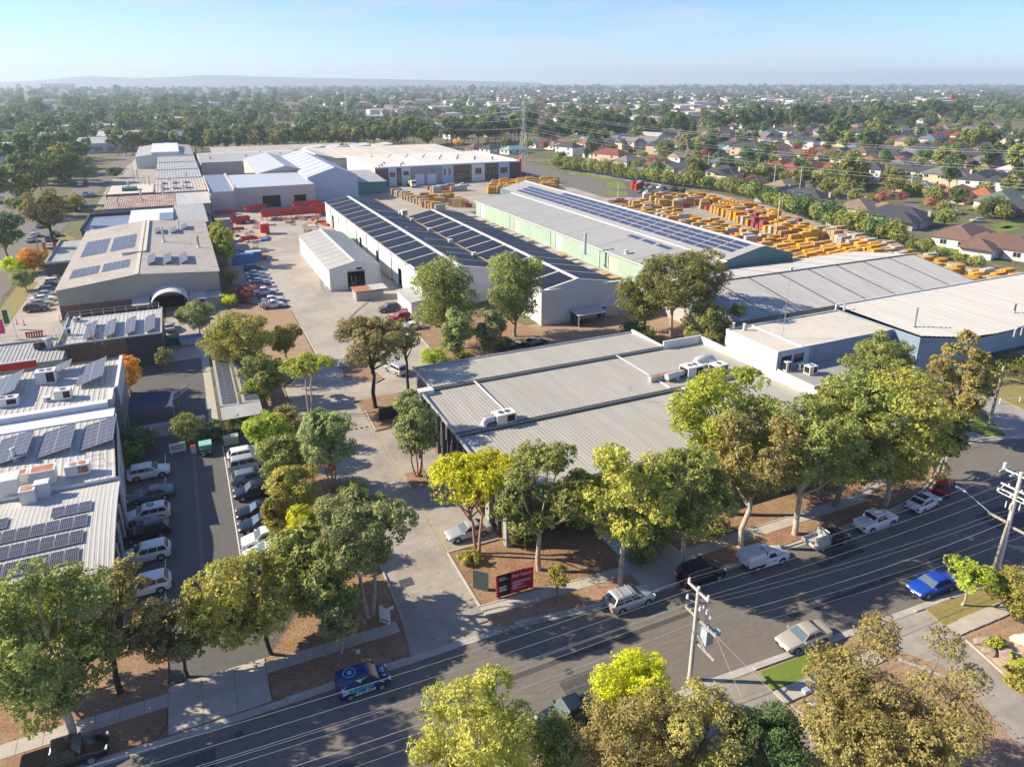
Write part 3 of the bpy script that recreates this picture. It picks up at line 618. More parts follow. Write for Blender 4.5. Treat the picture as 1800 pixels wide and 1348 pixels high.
aircon('large air conditioner with long rusty duct, on the ribbed roof near the parapet', *G(1215, 660, 5.9), duct=True, rz=0.05, w=2.8, d=1.9, h=1.5, fans=2)
aircon('boxy air conditioner beside the round duct, half behind the tall street tree', *G(1262, 655, 5.9), w=2.2, d=1.6, h=1.3, fans=1)
aircon('low air conditioner with rusty top at the edge of the tree crown', *G(1215, 693, 5.85), w=2.4, d=1.2, h=0.9, fans=1, rust=True)
dct = thing('roof_duct', 'long galvanised roof duct with rust patches on the ribbed roof', 'duct', G(1168, 667, 5.85))
MB().box(-2.6, -0.5, 0.15, 2.2, 0.35, 0.95).obj('duct_run', M['steel'], dct); MB().box(-2.3, -0.4, 0.951, 1.6, 0.2, 0.96).obj('rust_patch', M['rust'], dct); MB().tube([(-0.6, -1.2, 0.9), (0.4, -1.1, 0.95), (1.4, -0.9, 0.9)], 0.5, 9).obj('duct_bend', M['zinc'], dct, smooth=50)
dct = thing('roof_duct', 'fat round galvanised duct bend on the ribbed roof behind the units', 'duct', G(1240, 645, 5.9))
MB().tube([(-1.6, 0.5, 0.3), (-1.0, 0.5, 1.0), (0, 0.4, 1.2), (1.0, 0.2, 1.0), (1.5, 0, 0.4)], 0.62, 9).obj('duct_bend', M['zinc'], dct, smooth=50); MB().box(-2.2, 0.2, 0.1, -1.2, 0.9, 0.9).obj('duct_box', M['steel'], dct)
def aerial(label, p, h, r=0.025):
    t = thing('aerial', label, 'antenna', p); MB().tube([(0, 0, 0), (0, 0, h)], r, 5).obj('mast', M['steel'], t)
    for k in range(4): MB().tube([(-0.5 + k * 0.05, 0, h - 0.1 - k * 0.22), (0.5 - k * 0.05, 0, h - 0.1 - k * 0.22)], 0.015, 4).obj('element', M['steel'], t)
    return t
aerial('small television aerial on the pale ribbed roof', G(1106, 702, 5.9), 2.0)

# ---- B: blue-grey building and the white roof to its right
Bb = bld('blue_grey_office', 'pale blue flat roofed building with two dark windows and rooftop mast', 'building', (79.4, 75.3))
mb = MB(); mb.wall((79.4, 87), (79.4, 75.3), 0, 6.0); mb.wall((104.6, 87), (79.4, 87), 0, 6.0); part(mb, 'wall', 'pale_blue_wall', Bb)
mb = MB(); mb.wall((79.4, 75.3), (86, 75.3), 0, 6.0, [(0.9, 3.0, 3.6, 5.1), (3.4, 5.5, 3.6, 5.1)]); part(mb, 'wall', 'pale_blue_wall', Bb)
for u in (80.3, 82.8): part(MB().box(u, 75.42, 3.6, u + 2.1, 75.46, 5.1), 'pane', 'glass', Bb)
mb = MB(); mb.wall((86, 75.3), (104.6, 75.3), 0, 6.0); part(mb, 'wall', 'blue_wall', Bb)
part(MB().box(79.6, 75.5, 5.5, 104.6, 86.8, 5.86), 'roof', 'roof_flat', Bb)
part(MB().box(79.38, 75.28, 5.95, 104.6, 75.5, 6.08).box(79.38, 75.5, 5.95, 79.6, 87.0, 6.08).box(79.6, 86.8, 5.95, 104.6, 87.0, 6.08), 'coping', 'white', Bb)
part(MB().box(84.6, 75.6, 5.87, 84.95, 86.7, 6.12), 'roof_upstand', 'pale_blue_wall', Bb)
part(MB().box(79.6, 68.0, 0, 92.5, 75.28, 2.9), 'annexe', 'pale_blue_wall', Bb)
part(MB().box(79.8, 68.2, 2.902, 92.3, 75.2, 2.95), 'annexe_roof', 'grey_wall', Bb)
part(MB().box(79.5, 67.9, 2.9, 92.6, 68.15, 3.25).box(79.5, 68.2, 2.9, 79.75, 75.2, 3.25), 'coping', 'white', Bb)
aircon('tall white condenser below the two dark windows', *G(1382, 652, 2.95), w=0.9, d=0.9, h=1.5, fans=0)
aircon('white condenser with round fan beside the two dark windows', *G(1405, 650, 2.95), w=1.0, d=0.5, h=1.0, fans=1)
aircon('boxy white unit standing on the grey annexe roof', *G(1424, 657, 2.95), w=1.6, d=1.2, h=1.3, fans=1)
mst = thing('radio_mast', 'thin lattice radio mast rising from the flat blue building', 'mast', G(1375, 594, 5.9))
MB().tube([(0, 0, 0), (0.1, 0, 11.2)], [0.05, 0.035], 5).obj('mast', M['steel'], mst); MB().box(-0.15, -0.1, 11.2, 0.35, 0.1, 11.7).obj('aerial_head', M['white'], mst)
for k, h in ((1.6, 6), (-1.5, 6)): MB().tube([(k, 1.0, 0), (0.05, 0, h)], 0.012, 4).obj('stay', M['wire'], mst)
for px, py in ((1289, 578), (1308, 580)): chimney('short white vent on the flat blue building roof', *G(px, py, 5.9), h=0.9, r=0.22, m='white')
B2 = bld('white_roof_factory', 'factory with broad white roof at the right edge, blue walls', 'building', (104.8, 66))
mb = MB(); mb.wall((104.8, 87), (104.8, 70.5), 0, 6.1); mb.wall((104.8, 70.5), (112.5, 66.4), 0, 6.1); mb.wall((112.5, 66.4), (128, 66.4), 0, 6.1); mb.wall((128, 66.4), (128, 60), 0, 6.1); mb.wall((128, 60), (170, 60), 0, 6.1); mb.wall((170, 60), (170, 87), 0, 6.1); mb.wall((170, 87), (104.8, 87), 0, 6.1); part(mb, 'wall', 'blue_wall', B2)
xs = [104.8, 111.2, 117.6, 124.0, 130.4, 136.8, 143.2, 149.6, 156.0, 162.4, 170]
for a, b in zip(xs, xs[1:]):
    y0 = 70.2 - max(0, min(3.9, (a - 104.8) * 0.6)) if a < 128 else 60
    yl = lambda x: (70.5 - (x - 104.8) * 0.53 if x < 112.5 else 66.4) if x < 127.9 else 59.8
    z = lambda y: 6.15 + (y - 60) * 0.022
    part(MB().ribs((a, yl(a), z(yl(a))), (b - 0.5, yl(b - 0.5), z(yl(b - 0.5))), (b - 0.5, 87.1, z(87)), (a, 87.1, z(87)), 9, 0.05), 'roof_sheet', 'roof_white', B2)
    part(MB().quad((b - 0.5, yl(b - 0.5), z(yl(b - 0.5)) + 0.01), (b, yl(b), z(yl(b)) + 0.01), (b, 87.1, z(87) + 0.01), (b - 0.5, 87.1, z(87) + 0.01)), 'skylight_strip', 'roof_flat', B2)
part(MB().box(104.6, 87.12, 5.9, 170, 87.35, 7.0), 'parapet', 'white', B2)
part(MB().box(113, 66.2, 2.2, 140, 66.38, 2.9), 'awning', 'dark_wall', B2)
chimney('tall leaning dark flue on the broad white roof', *G(1607, 573, 6.6), h=3.2, r=0.2, m='steel', cap=False)
chimney('dark stub flue at the back of the white roof', *G(1484, 545, 6.6), h=0.9, r=0.15, m='steel')
chimney('small dark vent beside the white roof parapet', *G(1783, 548, 6.6), h=1.2, r=0.15, m='charcoal')
fr = thing('roof_pipe', 'grey bent pipe frame on the white roof at the picture edge', 'pipe', G(1792, 590, 6.4))
MB().tube([(-1.5, 0, 0), (-1.5, 0, 1.2), (-1.2, 0, 1.5), (2.5, 0, 1.5)], 0.13, 7).obj('pipe', M['zinc'], fr, smooth=50); MB().tube([(0.3, 0, 0), (0.3, 0, 1.4)], 0.1, 6).obj('leg', M['zinc'], fr)

# ---- C: grey shed with ridge along X
C_ = bld('grey_shed', 'wide grey shed with dark striped skylights and long low ridge', 'shed', (86, 92))
mb = MB(); mb.wall((86, 92), (150.8, 92), 0, 5.0); mb.wall((150.8, 122), (86, 122), 0, 5.0)
for x in (86, 150.8):
    mb.add([(x, 92, 0), (x, 122, 0), (x, 122, 5.0), (x, 107, 7.5), (x, 92, 5.0)], [(0, 1, 2, 3, 4)])
part(mb, 'wall', 'roof_grey', C_)
xs = [86 + i * 8.12 for i in range(9)]
for a, b in zip(xs, xs[1:]):
    for (ya, za, yb, zb) in ((91.7, 4.98, 107, 7.55), (122.3, 4.98, 107, 7.55)):
        part(MB().ribs((a, ya, za), (b - 0.6, ya, za), (b - 0.6, yb, zb), (a, yb, zb), 12, 0.05), 'roof_sheet', 'roof_grey2', C_)
        part(MB().quad((b - 0.6, ya, za + 0.01), (b, ya, za + 0.01), (b, yb, zb + 0.01), (b - 0.6, yb, zb + 0.01)), 'skylight_strip', 'skylight', C_)
part(MB().slab((86, 106.7, 7.64), (151, 106.7, 7.64), (151, 107.3, 7.64), (86, 107.3, 7.64), 0.1), 'ridge_cap', 'charcoal', C_)
part(MB().box(86, 91.45, 4.75, 151, 91.7, 4.98), 'gutter', 'skylight', C_)
for x in (98, 110, 122, 134, 146): part(MB().box(x, 91.8, 0, x + 0.15, 91.98, 4.75), 'downpipe', 'charcoal', C_)

# ---- D: green shed with solar roof
D_ = bld('green_shed', 'long green walled shed with solar panels on its sloping grey roof', 'shed', (94.8, 121))
mb = MB(); mb.wall((94.8, 236), (94.8, 121), 0, 5.1, [(4 + i * 28.0, 8 + i * 28.0, 0, 4.0) for i in range(4)]); part(mb, 'wall', 'green_wall', D_)
for i in range(4): part(MB().box(94.95, 236 - 8 - i * 28, 0, 95.0, 236 - 4 - i * 28, 4.0), 'roller_door', 'tan_wall' if i % 2 else 'white_wall', D_)
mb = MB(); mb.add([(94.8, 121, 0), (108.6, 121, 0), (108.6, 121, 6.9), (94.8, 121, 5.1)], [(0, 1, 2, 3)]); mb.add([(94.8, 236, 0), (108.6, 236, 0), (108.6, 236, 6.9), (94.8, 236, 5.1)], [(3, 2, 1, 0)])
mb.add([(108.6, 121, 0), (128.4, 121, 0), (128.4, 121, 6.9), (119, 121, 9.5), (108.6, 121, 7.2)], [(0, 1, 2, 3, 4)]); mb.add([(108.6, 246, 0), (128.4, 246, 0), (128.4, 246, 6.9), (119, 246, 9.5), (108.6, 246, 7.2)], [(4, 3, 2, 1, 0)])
mb.wall((128.4, 121), (128.4, 246), 0, 6.9); mb.wall((108.6, 246), (108.6, 121), 0, 7.2); part(mb, 'wall', 'teal_wall', D_)  # gable and far walls in darker green: their shade is painted in
ys = [120.8 + i * 8.24 for i in range(15)]
for i, (a, b) in enumerate(zip(ys, ys[1:])):
    part(MB().ribs((94.5, b - 0.35 if i % 2 else b, 5.1), (94.5, a, 5.1), (108.6, a, 7.0), (108.6, b - 0.35 if i % 2 else b, 7.0), 12, 0.04), 'roof_sheet', 'roof_grey', D_)
    if i % 2: part(MB().quad((94.5, b - 0.35, 5.1), (94.5, b, 5.1), (108.6, b, 7.0), (108.6, b - 0.35, 7.0)), 'skylight_strip', 'skylight', D_)
part(MB().box(108.45, 120.8, 6.95, 108.62, 236, 7.25), 'step_flashing', 'white', D_)
for a, b in zip(range(121, 246, 25), range(146, 272, 25)):
    b = min(b, 246)
    part(MB().ribs((108.63, b, 7.3), (108.63, a, 7.3), (119, a, 9.6), (119, b, 9.6), int((b - a) / 0.8), 0.04), 'roof_sheet', 'roof_grey', D_)
    part(MB().ribs((128.7, a, 6.9), (128.7, b, 6.9), (119, b, 9.6), (119, a, 9.6), int((b - a) / 0.8), 0.04), 'roof_sheet', 'roof_grey', D_)
part(MB().slab((118.5, 120.7, 9.68), (119.5, 120.7, 9.68), (119.5, 246.2, 9.68), (118.5, 246.2, 9.68), 0.12), 'ridge_cap', 'white', D_)
part(MB().box(94.25, 120.8, 4.85, 94.48, 236, 5.05), 'gutter', 'white', D_)
for y in (126, 152, 179, 207): part(MB().box(94.6, y, 0, 94.76, y + 0.16, 4.9), 'downpipe', 'white', D_)
part(MB().slab((128.72, 190, 5.2), (136, 190, 4.2), (136, 243, 4.2), (128.72, 243, 5.2), 0.1), 'side_roof', 'roof_blue', D_)
for y in (191, 204, 217, 230, 242): part(MB().box(135.7, y, 0, 135.85, y + 0.15, 4.1), 'post', 'steel', D_)
sl = Vector((119 - 108.63, 0, 2.3)).normalized()
array('three long rows of blue solar panels down the green shed roof', (110.2, 124, 7.66), (0, 1, 0), sl, [(i, j) for i in range(20) for j in range(4) if not (j == 3 and i > 15) and not (j == 0 and i < 1)], (5.6, 2.1), PANEL_BLUE)
array('three blue solar panels on the lower green shed roof', (105.0, 138, 6.53), (0, 1, 0), Vector((14.1, 0, 1.9)), [(0, 0), (1, 0), (2, 0)], (6.4, 2.1), PANEL_BLUE)
chimney('tall shiny flue with elbow shadow against the green wall', *G(1028, 447, 4.0), h=5.2, r=0.38)
chimney('short shiny vent at the low edge of the green shed roof', *G(1101, 449, 5.0), h=1.2, r=0.5)
chimney('round ventilator on the far end of the green shed roof', *G(894, 335, 6.5), h=0.6, r=0.5)
chimney('thin dark pipe on the far end of the green shed roof', *G(886, 329, 7.0), h=1.4, r=0.1, m='steel')

# ---- E: double gabled shed carrying dark solar panels
E_ = bld('solar_warehouse', 'white double gabled warehouse roofed with dark solar panels in white grid', 'warehouse', (43.3, 117))
mb = MB()
mb.wall((43.3, 243), (43.3, 137), 0, 7.0, [(10, 13, 0, 4.4), (48, 50.6, 0, 4.4), (66, 69, 0, 4.4), (86, 89, 0, 4.4), (98, 100, 0, 3.4)]); mb.wall((43.3, 137), (60.4, 137), 0, 6.8); mb.wall((60.4, 137), (60.4, 117.2), 0, 7.5)
mb.wall((60.4, 117.2), (77.5, 117.2), 0, 6.8, [(13.2, 14.3, 0, 2.3)]); mb.wall((77.5, 117.2), (77.5, 206), 0, 6.8); mb.wall((77.5, 206), (60.4, 206), 0, 6.8); mb.wall((60.4, 206), (60.4, 243), 0, 6.8); mb.wall((60.4, 243), (43.3, 243), 0, 6.8)
for y in (137, 243): mb.add([(43.3, y, 6.8), (60.4, y, 6.8), (51.2, y, 8.4)], [(0, 1, 2)])
for y in (117.3, 206): mb.add([(60.4, y, 6.8), (77.5, y, 6.8), (68.4, y, 8.4)], [(0, 1, 2)])
part(mb, 'wall', 'white_wall', E_)
part(MB().box(60.2, 116.95, 0, 77.7, 117.15, 7.0).box(60.15, 116.9, 7.0, 77.75, 117.45, 7.1), 'front_screen', 'white', E_)
for i in range(28): part(MB().box(60.5 + i * 0.62, 116.91, 0.1, 60.58 + i * 0.62, 116.955, 7.0), 'wall_rib', 'white', E_)
for (y0, y1) in ((230, 233), (192.4, 195), (174, 177), (154, 157)): part(MB().box(44.2, y0, 0, 44.3, y1, 4.4), 'interior_shade_sheet', 'black', E_)  # black sheet across each opening, the dark indoors painted as colour
for y in range(150, 243, 12): part(MB().box(43.12, y, 0, 43.28, y + 0.16, 6.9), 'downpipe', 'grey_wall', E_)
part(MB().box(43.0, 137, 6.75, 43.25, 243, 6.95), 'gutter', 'steel', E_)
part(MB().box(43.0, 143, 5.0, 43.28, 147, 7.4).box(42.7, 137, 0, 43.28, 150, 6.3), 'office_block', 'white_wall', E_)
for (xa, za, xb, zb, y0, y1) in ((43.0, 6.95, 51.2, 8.45, 136.8, 243.2), (60.4, 6.8, 51.2, 8.45, 136.8, 243.2), (60.4, 6.8, 68.4, 8.45, 117.5, 206.2), (77.8, 6.8, 68.4, 8.45, 117.5, 206.2)):
    a, b = ((xa, y0, za), (xa, y1, za)) if xa < xb else ((xa, y0, za), (xa, y1, za))
    part(MB().ribs(a, b, (xb, y1, zb), (xb, y0, zb), int((y1 - y0) / 1.1), 0.035), 'roof_sheet', 'roof_white', E_)
part(MB().slab((50.8, 136.7, 8.52), (51.6, 136.7, 8.52), (51.6, 243.3, 8.52), (50.8, 243.3, 8.52), 0.08).slab((68.0, 117.4, 8.52), (68.8, 117.4, 8.52), (68.8, 206.3, 8.52), (68.0, 206.3, 8.52), 0.08), 'ridge_cap', 'white', E_)
part(MB().box(60.1, 137, 6.8, 60.7, 243, 6.95), 'valley_gutter', 'timber', E_)
def strip_array(label, xa, za, xb, zb, y0, y1, n):
    t = thing('solar_array', label, 'solar panels', (xa, y0, 0)); s = (y1 - y0) / n; d = Vector((xb - xa, 0, zb - za)); L = d.length; u = d / L; nrm = Vector((-u.z, 0, u.x))
    if nrm.z < 0: nrm = -nrm
    p0 = Vector((0, 0, za)) + u * 0.35 + nrm * 0.09; q = u * (L - 0.95)
    mb = MB(); a = p0; b = p0 + q; w = s - 0.8
    mb.slab((a.x, 0, a.z), (b.x, 0, b.z), (b.x, w, b.z), (a.x, w, a.z), 0.04) if u.x > 0 else mb.slab((b.x, 0, b.z), (a.x, 0, a.z), (a.x, w, a.z), (b.x, w, b.z), 0.04)
    me = mb.mesh('solar_panel', M['panel_dark'])
    for i in range(n): ob('solar_panel', me, t, (0, i * s + 0.4, 0))
strip_array('dark solar strips on the outer left slope of the white warehouse', 43.0, 6.95, 51.2, 8.45, 137.2, 243, 15)
strip_array('dark solar strips on the inner slope left of the valley gutter', 60.4, 6.8, 51.2, 8.45, 137.2, 243, 15)
strip_array('dark solar strips on the slope right of the valley gutter', 60.4, 6.8, 68.4, 8.45, 117.8, 206, 13)
strip_array('dark solar strips on the outer right slope of the white warehouse', 77.8, 6.8, 68.4, 8.45, 117.8, 206, 13)
for i, y in enumerate((150, 166, 182, 198, 210)):
    t = thing('roof_vent', 'white vent box and pipe over the valley gutter', 'vent', (59.6, y, 6.9), 0, 'vents over the valley gutter', True)
    MB().box(-0.5, -0.5, 0, 0.5, 0.5, 0.9).obj('vent_box', M['white'], t); MB().tube([(-0.5, 0, 0.6), (-6.5, 0, 1.6)], 0.12, 6).obj('pipe', M['white'], t)
wk = thing('roof_walkway', 'white lattice gantry at the far end of the valley gutter', 'gantry', (60.5, 209, 6.8))
for k in range(4): MB().box(-0.8 + k * 0.5, -1, 0, -0.72 + k * 0.5, 1, 1.6).obj('frame', M['white'], wk)
MB().box(-0.9, -1.1, 1.5, 1.0, 1.1, 1.6).obj('platform', M['white'], wk)
pv = thing('smoking_shelter', 'small open shelter with pale roof against the blue white front wall', 'shelter', (66.5, 114.6, 0))
MB().slab((-0.3, -1.6, 2.4), (6.2, -1.6, 2.4), (6.2, 2.2, 2.75), (-0.3, 2.2, 2.75), 0.06).obj('roof', M['roof_white'], pv)
for x, y in ((0, -1.4), (6, -1.4), (0, 2), (6, 2)): MB().box(x - 0.05, y - 0.05, 0, x + 0.05, y + 0.05, 2.45).obj('post', M['steel'], pv)
MB().box(-0.02, -1.4, 0, 0.02, 2, 2.3).obj('side_screen', M['dark_wall'], pv); MB().box(1.5, 0, 0, 3.5, 0.7, 0.75).obj('table', M['charcoal'], pv)
dr = thing('entrance_awning', 'flat white awning over the blue door of the warehouse front', 'awning', (73.2, 116.9, 0))
MB().box(-0.6, -1.6, 2.7, 3.2, 0, 2.85).obj('canopy', M['white'], dr)
for x in (0.2, 2.4): MB().tube([(x, -1.5, 2.85), (x, -0.05, 4.4)], 0.03, 5).obj('tie_rod', M['steel'], dr)
MB().box(0.5, -0.12, 0, 1.5, -0.05, 2.2).obj('door', M['blue_box'], dr); MB().box(-0.4, -0.1, 0, 0.45, -0.05, 2.3).obj('side_light', M['glass'], dr)
sk = thing('skip_shelter', 'rusty topped lean-to shelter beside the white shed door', 'shelter', G(655, 522))
MB().box(-4, -2, 0, 2, 2, 1.9).obj('wall', M['grey_wall'], sk); MB().slab((-4.3, -2.3, 2.2), (-0.6, -2.3, 2.2), (-0.6, 2.2, 2.2), (-4.3, 2.2, 2.2), 0.1).obj('roof', M['rust'], sk); MB().slab((-0.5, -2.3, 2.3), (3, -2.3, 2.3), (3, 2.2, 2.3), (-0.5, 2.2, 2.3), 0.1).obj('roof', M['roof_white'], sk)
wb = thing('white_lean_to', 'white lean-to with grey top beside the leafy trees', 'shelter', (41.0, 138.5, 0))
MB().box(-1.5, -4, 0, 1.6, 6, 2.5).obj('wall', M['white_wall'], wb); MB().slab((-1.8, -4.3, 2.6), (1.7, -4.3, 2.9), (1.7, 6.3, 2.9), (-1.8, 6.3, 2.6), 0.1).obj('roof', M['roof_grey'], wb)
gl = thing('green_lean_to', 'green tin lean-to against the white warehouse wall', 'shelter', (41.0, 203, 0))
MB().slab((-2.6, -6, 2.3), (2.2, -6, 3.6), (2.2, 5, 3.6), (-2.6, 5, 2.3), 0.12).obj('roof', M['green_wall'], gl)
for x, y in ((-2.4, -5.8), (-2.4, 4.8), (-2.4, -0.5)): MB().box(x, y, 0, x + 0.1, y + 0.1, 2.3).obj('post', M['steel'], gl)

# ---- F: small white shed in the yard
F_ = bld('white_shed', 'small white gabled shed with open dark doorway, standing in the yard', 'shed', (27.9, 158.5))
mb = MB(); gable_walls(mb, 27.9, 39.4, 158.5, 200, 5.1, 6.4, 33.6, [(4.0, 8.0, 0, 4.1)]); part(mb, 'wall', 'white', F_)
ys = [158.2 + i * 4.2 for i in range(11)]
for i, (a, b) in enumerate(zip(ys, ys[1:])):
    g = 0.35
    part(MB().ribs((27.6, b - g, 5.1), (27.6, a, 5.1), (33.6, a, 6.5), (33.6, b - g, 6.5), 8, 0.04), 'roof_sheet', 'roof_white', F_)
    part(MB().ribs((39.7, a, 5.1), (39.7, b - g, 5.1), (33.6, b - g, 6.5), (33.6, a, 6.5), 8, 0.04), 'roof_sheet', 'roof_white', F_)
    part(MB().quad((27.6, b - g, 5.1), (27.6, b, 5.1), (33.6, b, 6.5), (33.6, b - g, 6.5)).quad((39.7, b - g, 5.1), (39.7, b, 5.1), (33.6, b, 6.5), (33.6, b - g, 6.5)), 'skylight_strip', 'skylight', F_)
part(MB().slab((33.3, 158.1, 6.56), (33.9, 158.1, 6.56), (33.9, 200.3, 6.56), (33.3, 200.3, 6.56), 0.07), 'ridge_cap', 'white', F_)
part(MB().box(34.0, 158.4, 4.45, 35.3, 158.47, 4.95), 'vent_window', 'charcoal', F_)
part(MB().box(31.9, 158.38, 4.1, 35.9, 158.49, 4.4), 'door_drum', 'steel', F_)
part(MB().box(27.86, 158.3, 0, 28.1, 158.45, 5.0).box(39.2, 158.3, 0, 39.44, 158.45, 5.0), 'corner_post', 'white', F_)
for i, y in enumerate((157, 159.5)):
    t = thing('steel_stillage', 'silver wire stillage leaning by the white shed corner', 'cage', (27.0, y + 2, 0), 0, 'stillages by the white shed', True)
    for k in range(6): MB().box(-0.6, k * 0.4, 0, -0.52, k * 0.4 + 0.06, 2.4).obj('bar', M['zinc'], t)
    for k in range(4): MB().box(-0.6, 0, 0.2 + k * 0.7, -0.5, 2.1, 0.28 + k * 0.7).obj('rail', M['zinc'], t)
fk = thing('forklift', 'red forklift standing in the dark shed doorway', 'forklift', G(622, 503))
MB().box(-0.6, -0.2, 0.25, 0.6, 1.5, 1.0).obj('body', M['signal_red'], fk); MB().box(-0.55, 0.9, 1.0, 0.55, 1.6, 1.3).obj('counterweight', M['charcoal'], fk)
for x in (-0.5, 0.42): MB().box(x, -0.1, 1.0, x + 0.08, 0.0, 2.2).box(x, 1.2, 1.0, x + 0.08, 1.3, 2.2).obj('guard_post', M['black'], fk); MB().box(x, -0.45, 0.05, x + 0.1, -0.3, 2.6).obj('mast', M['steel'], fk); MB().box(x, -1.4, 0.08, x + 0.12, -0.4, 0.14).obj('fork', M['steel'], fk)
MB().box(-0.55, -0.15, 2.2, 0.55, 1.35, 2.26).obj('guard_roof', M['black'], fk)
for x, y in ((-0.62, 0.1), (0.5, 0.1), (-0.62, 1.2), (0.5, 1.2)): MB().tube([(x, y, 0.3), (x + 0.14, y, 0.3)], 0.3, 10).obj('wheel', M['tyre'], fk)

# ---- G: tan works at the back of the yard
Gt = bld('tan_works', 'tan concrete works with dark roller openings behind the red formwork', 'factory', (9.5, 281))
mb = MB(); mb.wall((18, 283), (47, 283), 0, 8.0, [(9.5, 16.0, 0, 4.6), (21, 25.5, 0, 4.2)]); mb.wall((47, 283), (47, 318), 0, 8); mb.wall((9.5, 281), (18, 281), 0, 7.2); mb.wall((18, 281), (18, 283), 0, 7.4); mb.wall((9.5, 330), (9.5, 281), 0, 7.4); mb.wall((47, 330), (9.5, 330), 0, 8); part(mb, 'wall', 'tan_wall', Gt)
part(MB().box(28, 285, 0, 35, 285.1, 4.6).box(39, 285, 0, 44, 285.1, 4.2), 'interior_shade_sheet', 'black', Gt)  # black sheets stand in for the unlit interior behind the openings
part(MB().ribs((9.5, 281.3, 7.2), (17.6, 281.3, 7.2), (17.6, 330, 7.9), (9.5, 330, 7.9), 12, 0.06), 'roof_sheet', 'roof_blue', Gt)
part(MB().ribs((18.3, 283.3, 7.9), (46.7, 283.3, 7.9), (46.7, 318, 8.8), (18.3, 318, 8.8), 40, 0.06), 'roof_sheet', 'zinc', Gt)
part(MB().box(17.6, 281, 7.2, 18.3, 330, 8.4).box(9.2, 281, 7.0, 9.5, 330, 7.9), 'parapet', 'tan_wall', Gt)
def gable_shed(name, label, x0, x1, y0, y1, ze, zr, xr, wm, strips=6, wmat='zinc', smat='skylight_w'):
    t = bld(name, label, 'shed', (x0, y0)); mb = MB(); gable_walls(mb, x0, x1, y0, y1, ze, zr, xr); part(mb, 'wall', wm, t)
    s = (y1 - y0) / strips
    for i in range(strips):
        a, b = y0 - 0.2 + i * s, y0 - 0.2 + (i + 1) * s; g = s * 0.22
        part(MB().ribs((x0 - 0.3, b - g, ze), (x0 - 0.3, a, ze), (xr, a, zr + 0.1), (xr, b - g, zr + 0.1), 6, 0.05), 'roof_sheet', wmat, t)
        part(MB().ribs((x1 + 0.3, a, ze), (x1 + 0.3, b - g, ze), (xr, b - g, zr + 0.1), (xr, a, zr + 0.1), 6, 0.05), 'roof_sheet', wmat, t)
        part(MB().quad((x0 - 0.3, b - g, ze + 0.01), (x0 - 0.3, b, ze + 0.01), (xr, b, zr + 0.11), (xr, b - g, zr + 0.11)).quad((x1 + 0.3, b - g, ze + 0.01), (x1 + 0.3, b, ze + 0.01), (xr, b, zr + 0.11), (xr, b - g, zr + 0.11)), 'skylight_strip', smat, t)
    part(MB().slab((xr - 0.3, y0 - 0.3, zr + 0.2), (xr + 0.3, y0 - 0.3, zr + 0.2), (xr + 0.3, y1, zr + 0.2), (xr - 0.3, y1, zr + 0.2), 0.08), 'ridge_cap', 'zinc', t)
    return t
gable_shed('silver_shed', 'silver gabled shed rising behind the tan works, left of the taller one', 30.3, 52, 319, 386, 8.6, 11.3, 41.4, 'tan_wall', 8)
gable_shed('silver_shed', 'tallest silver gabled shed with pale wall, right of the tan works', 46.2, 66, 293, 378, 9.2, 12.6, 57, 'pale_blue_wall', 8)
gs = bld('green_workshop', 'dark green workshop tucked between the silver shed and white offices', 'workshop', (66.2, 300))
part(MB().box(66.2, 302, 0, 80, 316, 5.0), 'wall', 'teal_wall', gs); part(MB().slab((66, 301.7, 5.2), (80.3, 301.7, 5.0), (80.3, 330, 7), (66, 330, 7.2), 0.15), 'roof', 'roof_grey2', gs)

# ---- W: white two storey offices and warehouses behind the stacks
W_ = bld('white_offices', 'white two storey office and warehouse block with red and glass front', 'offices', (80.6, 322))
part(MB().box(80.6, 322, 0, 152.5, 380, 7.6), 'wall', 'white_wall', W_)
part(MB().ribs((80.9, 324, 7.62), (152.2, 324, 7.62), (152.2, 379.7, 8.5), (80.9, 379.7, 8.5), 60, 0.08), 'roof_sheet', 'roof_flat', W_)
for i in range(14): part(MB().quad((83 + i * 5, 324.2, 7.74), (85 + i * 5, 324.2, 7.74), (85 + i * 5, 379.5, 8.62), (83 + i * 5, 379.5, 8.62)), 'skylight_strip', 'skylight_w', W_)
part(MB().box(80.5, 321.9, 7.6, 152.6, 324, 8.6).box(80.5, 324, 7.6, 81.2, 380, 8.9).box(152, 324, 7.6, 152.6, 380, 8.9), 'parapet', 'white', W_)
for x0, x1, m in ((80.7, 86.5, 'red_wall'), (86.7, 90.4, 'white_wall'), (90.6, 92.6, 'glass'), (92.8, 97, 'white'), (97.2, 112, 'grey_wall'), (112.2, 118, 'pale_blue_wall'), (118.2, 127, 'brown_wall'), (127.2, 134, 'white'), (134.2, 141, 'charcoal'), (141.2, 147, 'pale_blue_wall'), (147.2, 152.2, 'dark_wall')):
    part(MB().box(x0, 321.5, 0, x1, 321.95, 7.9), 'facade_panel', m, W_)
for x, z, w, h in ((82, 1, 2.2, 3), (87.2, 4, 2.6, 2.2), (93.5, 4.4, 2.8, 2.0), (113, 3.6, 1.2, 3), (115.5, 3.6, 1.2, 3), (129, 3.2, 3.2, 3.0), (118.6, 3.6, 8, 2.2), (118.6, 0.4, 8, 2.2), (134.6, 3.6, 6, 3), (142, 3, 4, 3)):
    window(W_, x, 321.5, z, w, h, bars=2)
for x in (99, 105): part(MB().box(x, 321.4, 0, x + 4.4, 321.49, 4.6), 'roller_door', 'white', W_)
part(MB().box(152.6, 321.3, 0, 153.4, 324, 9.4), 'red_blade_wall', 'signal_red', W_)
W2 = bld('rear_warehouses', 'row of pale flat warehouses behind the white offices', 'warehouse', (69, 384))
part(MB().box(69, 384, 0, 150, 440, 7.2), 'wall', 'tan_wall', W2)
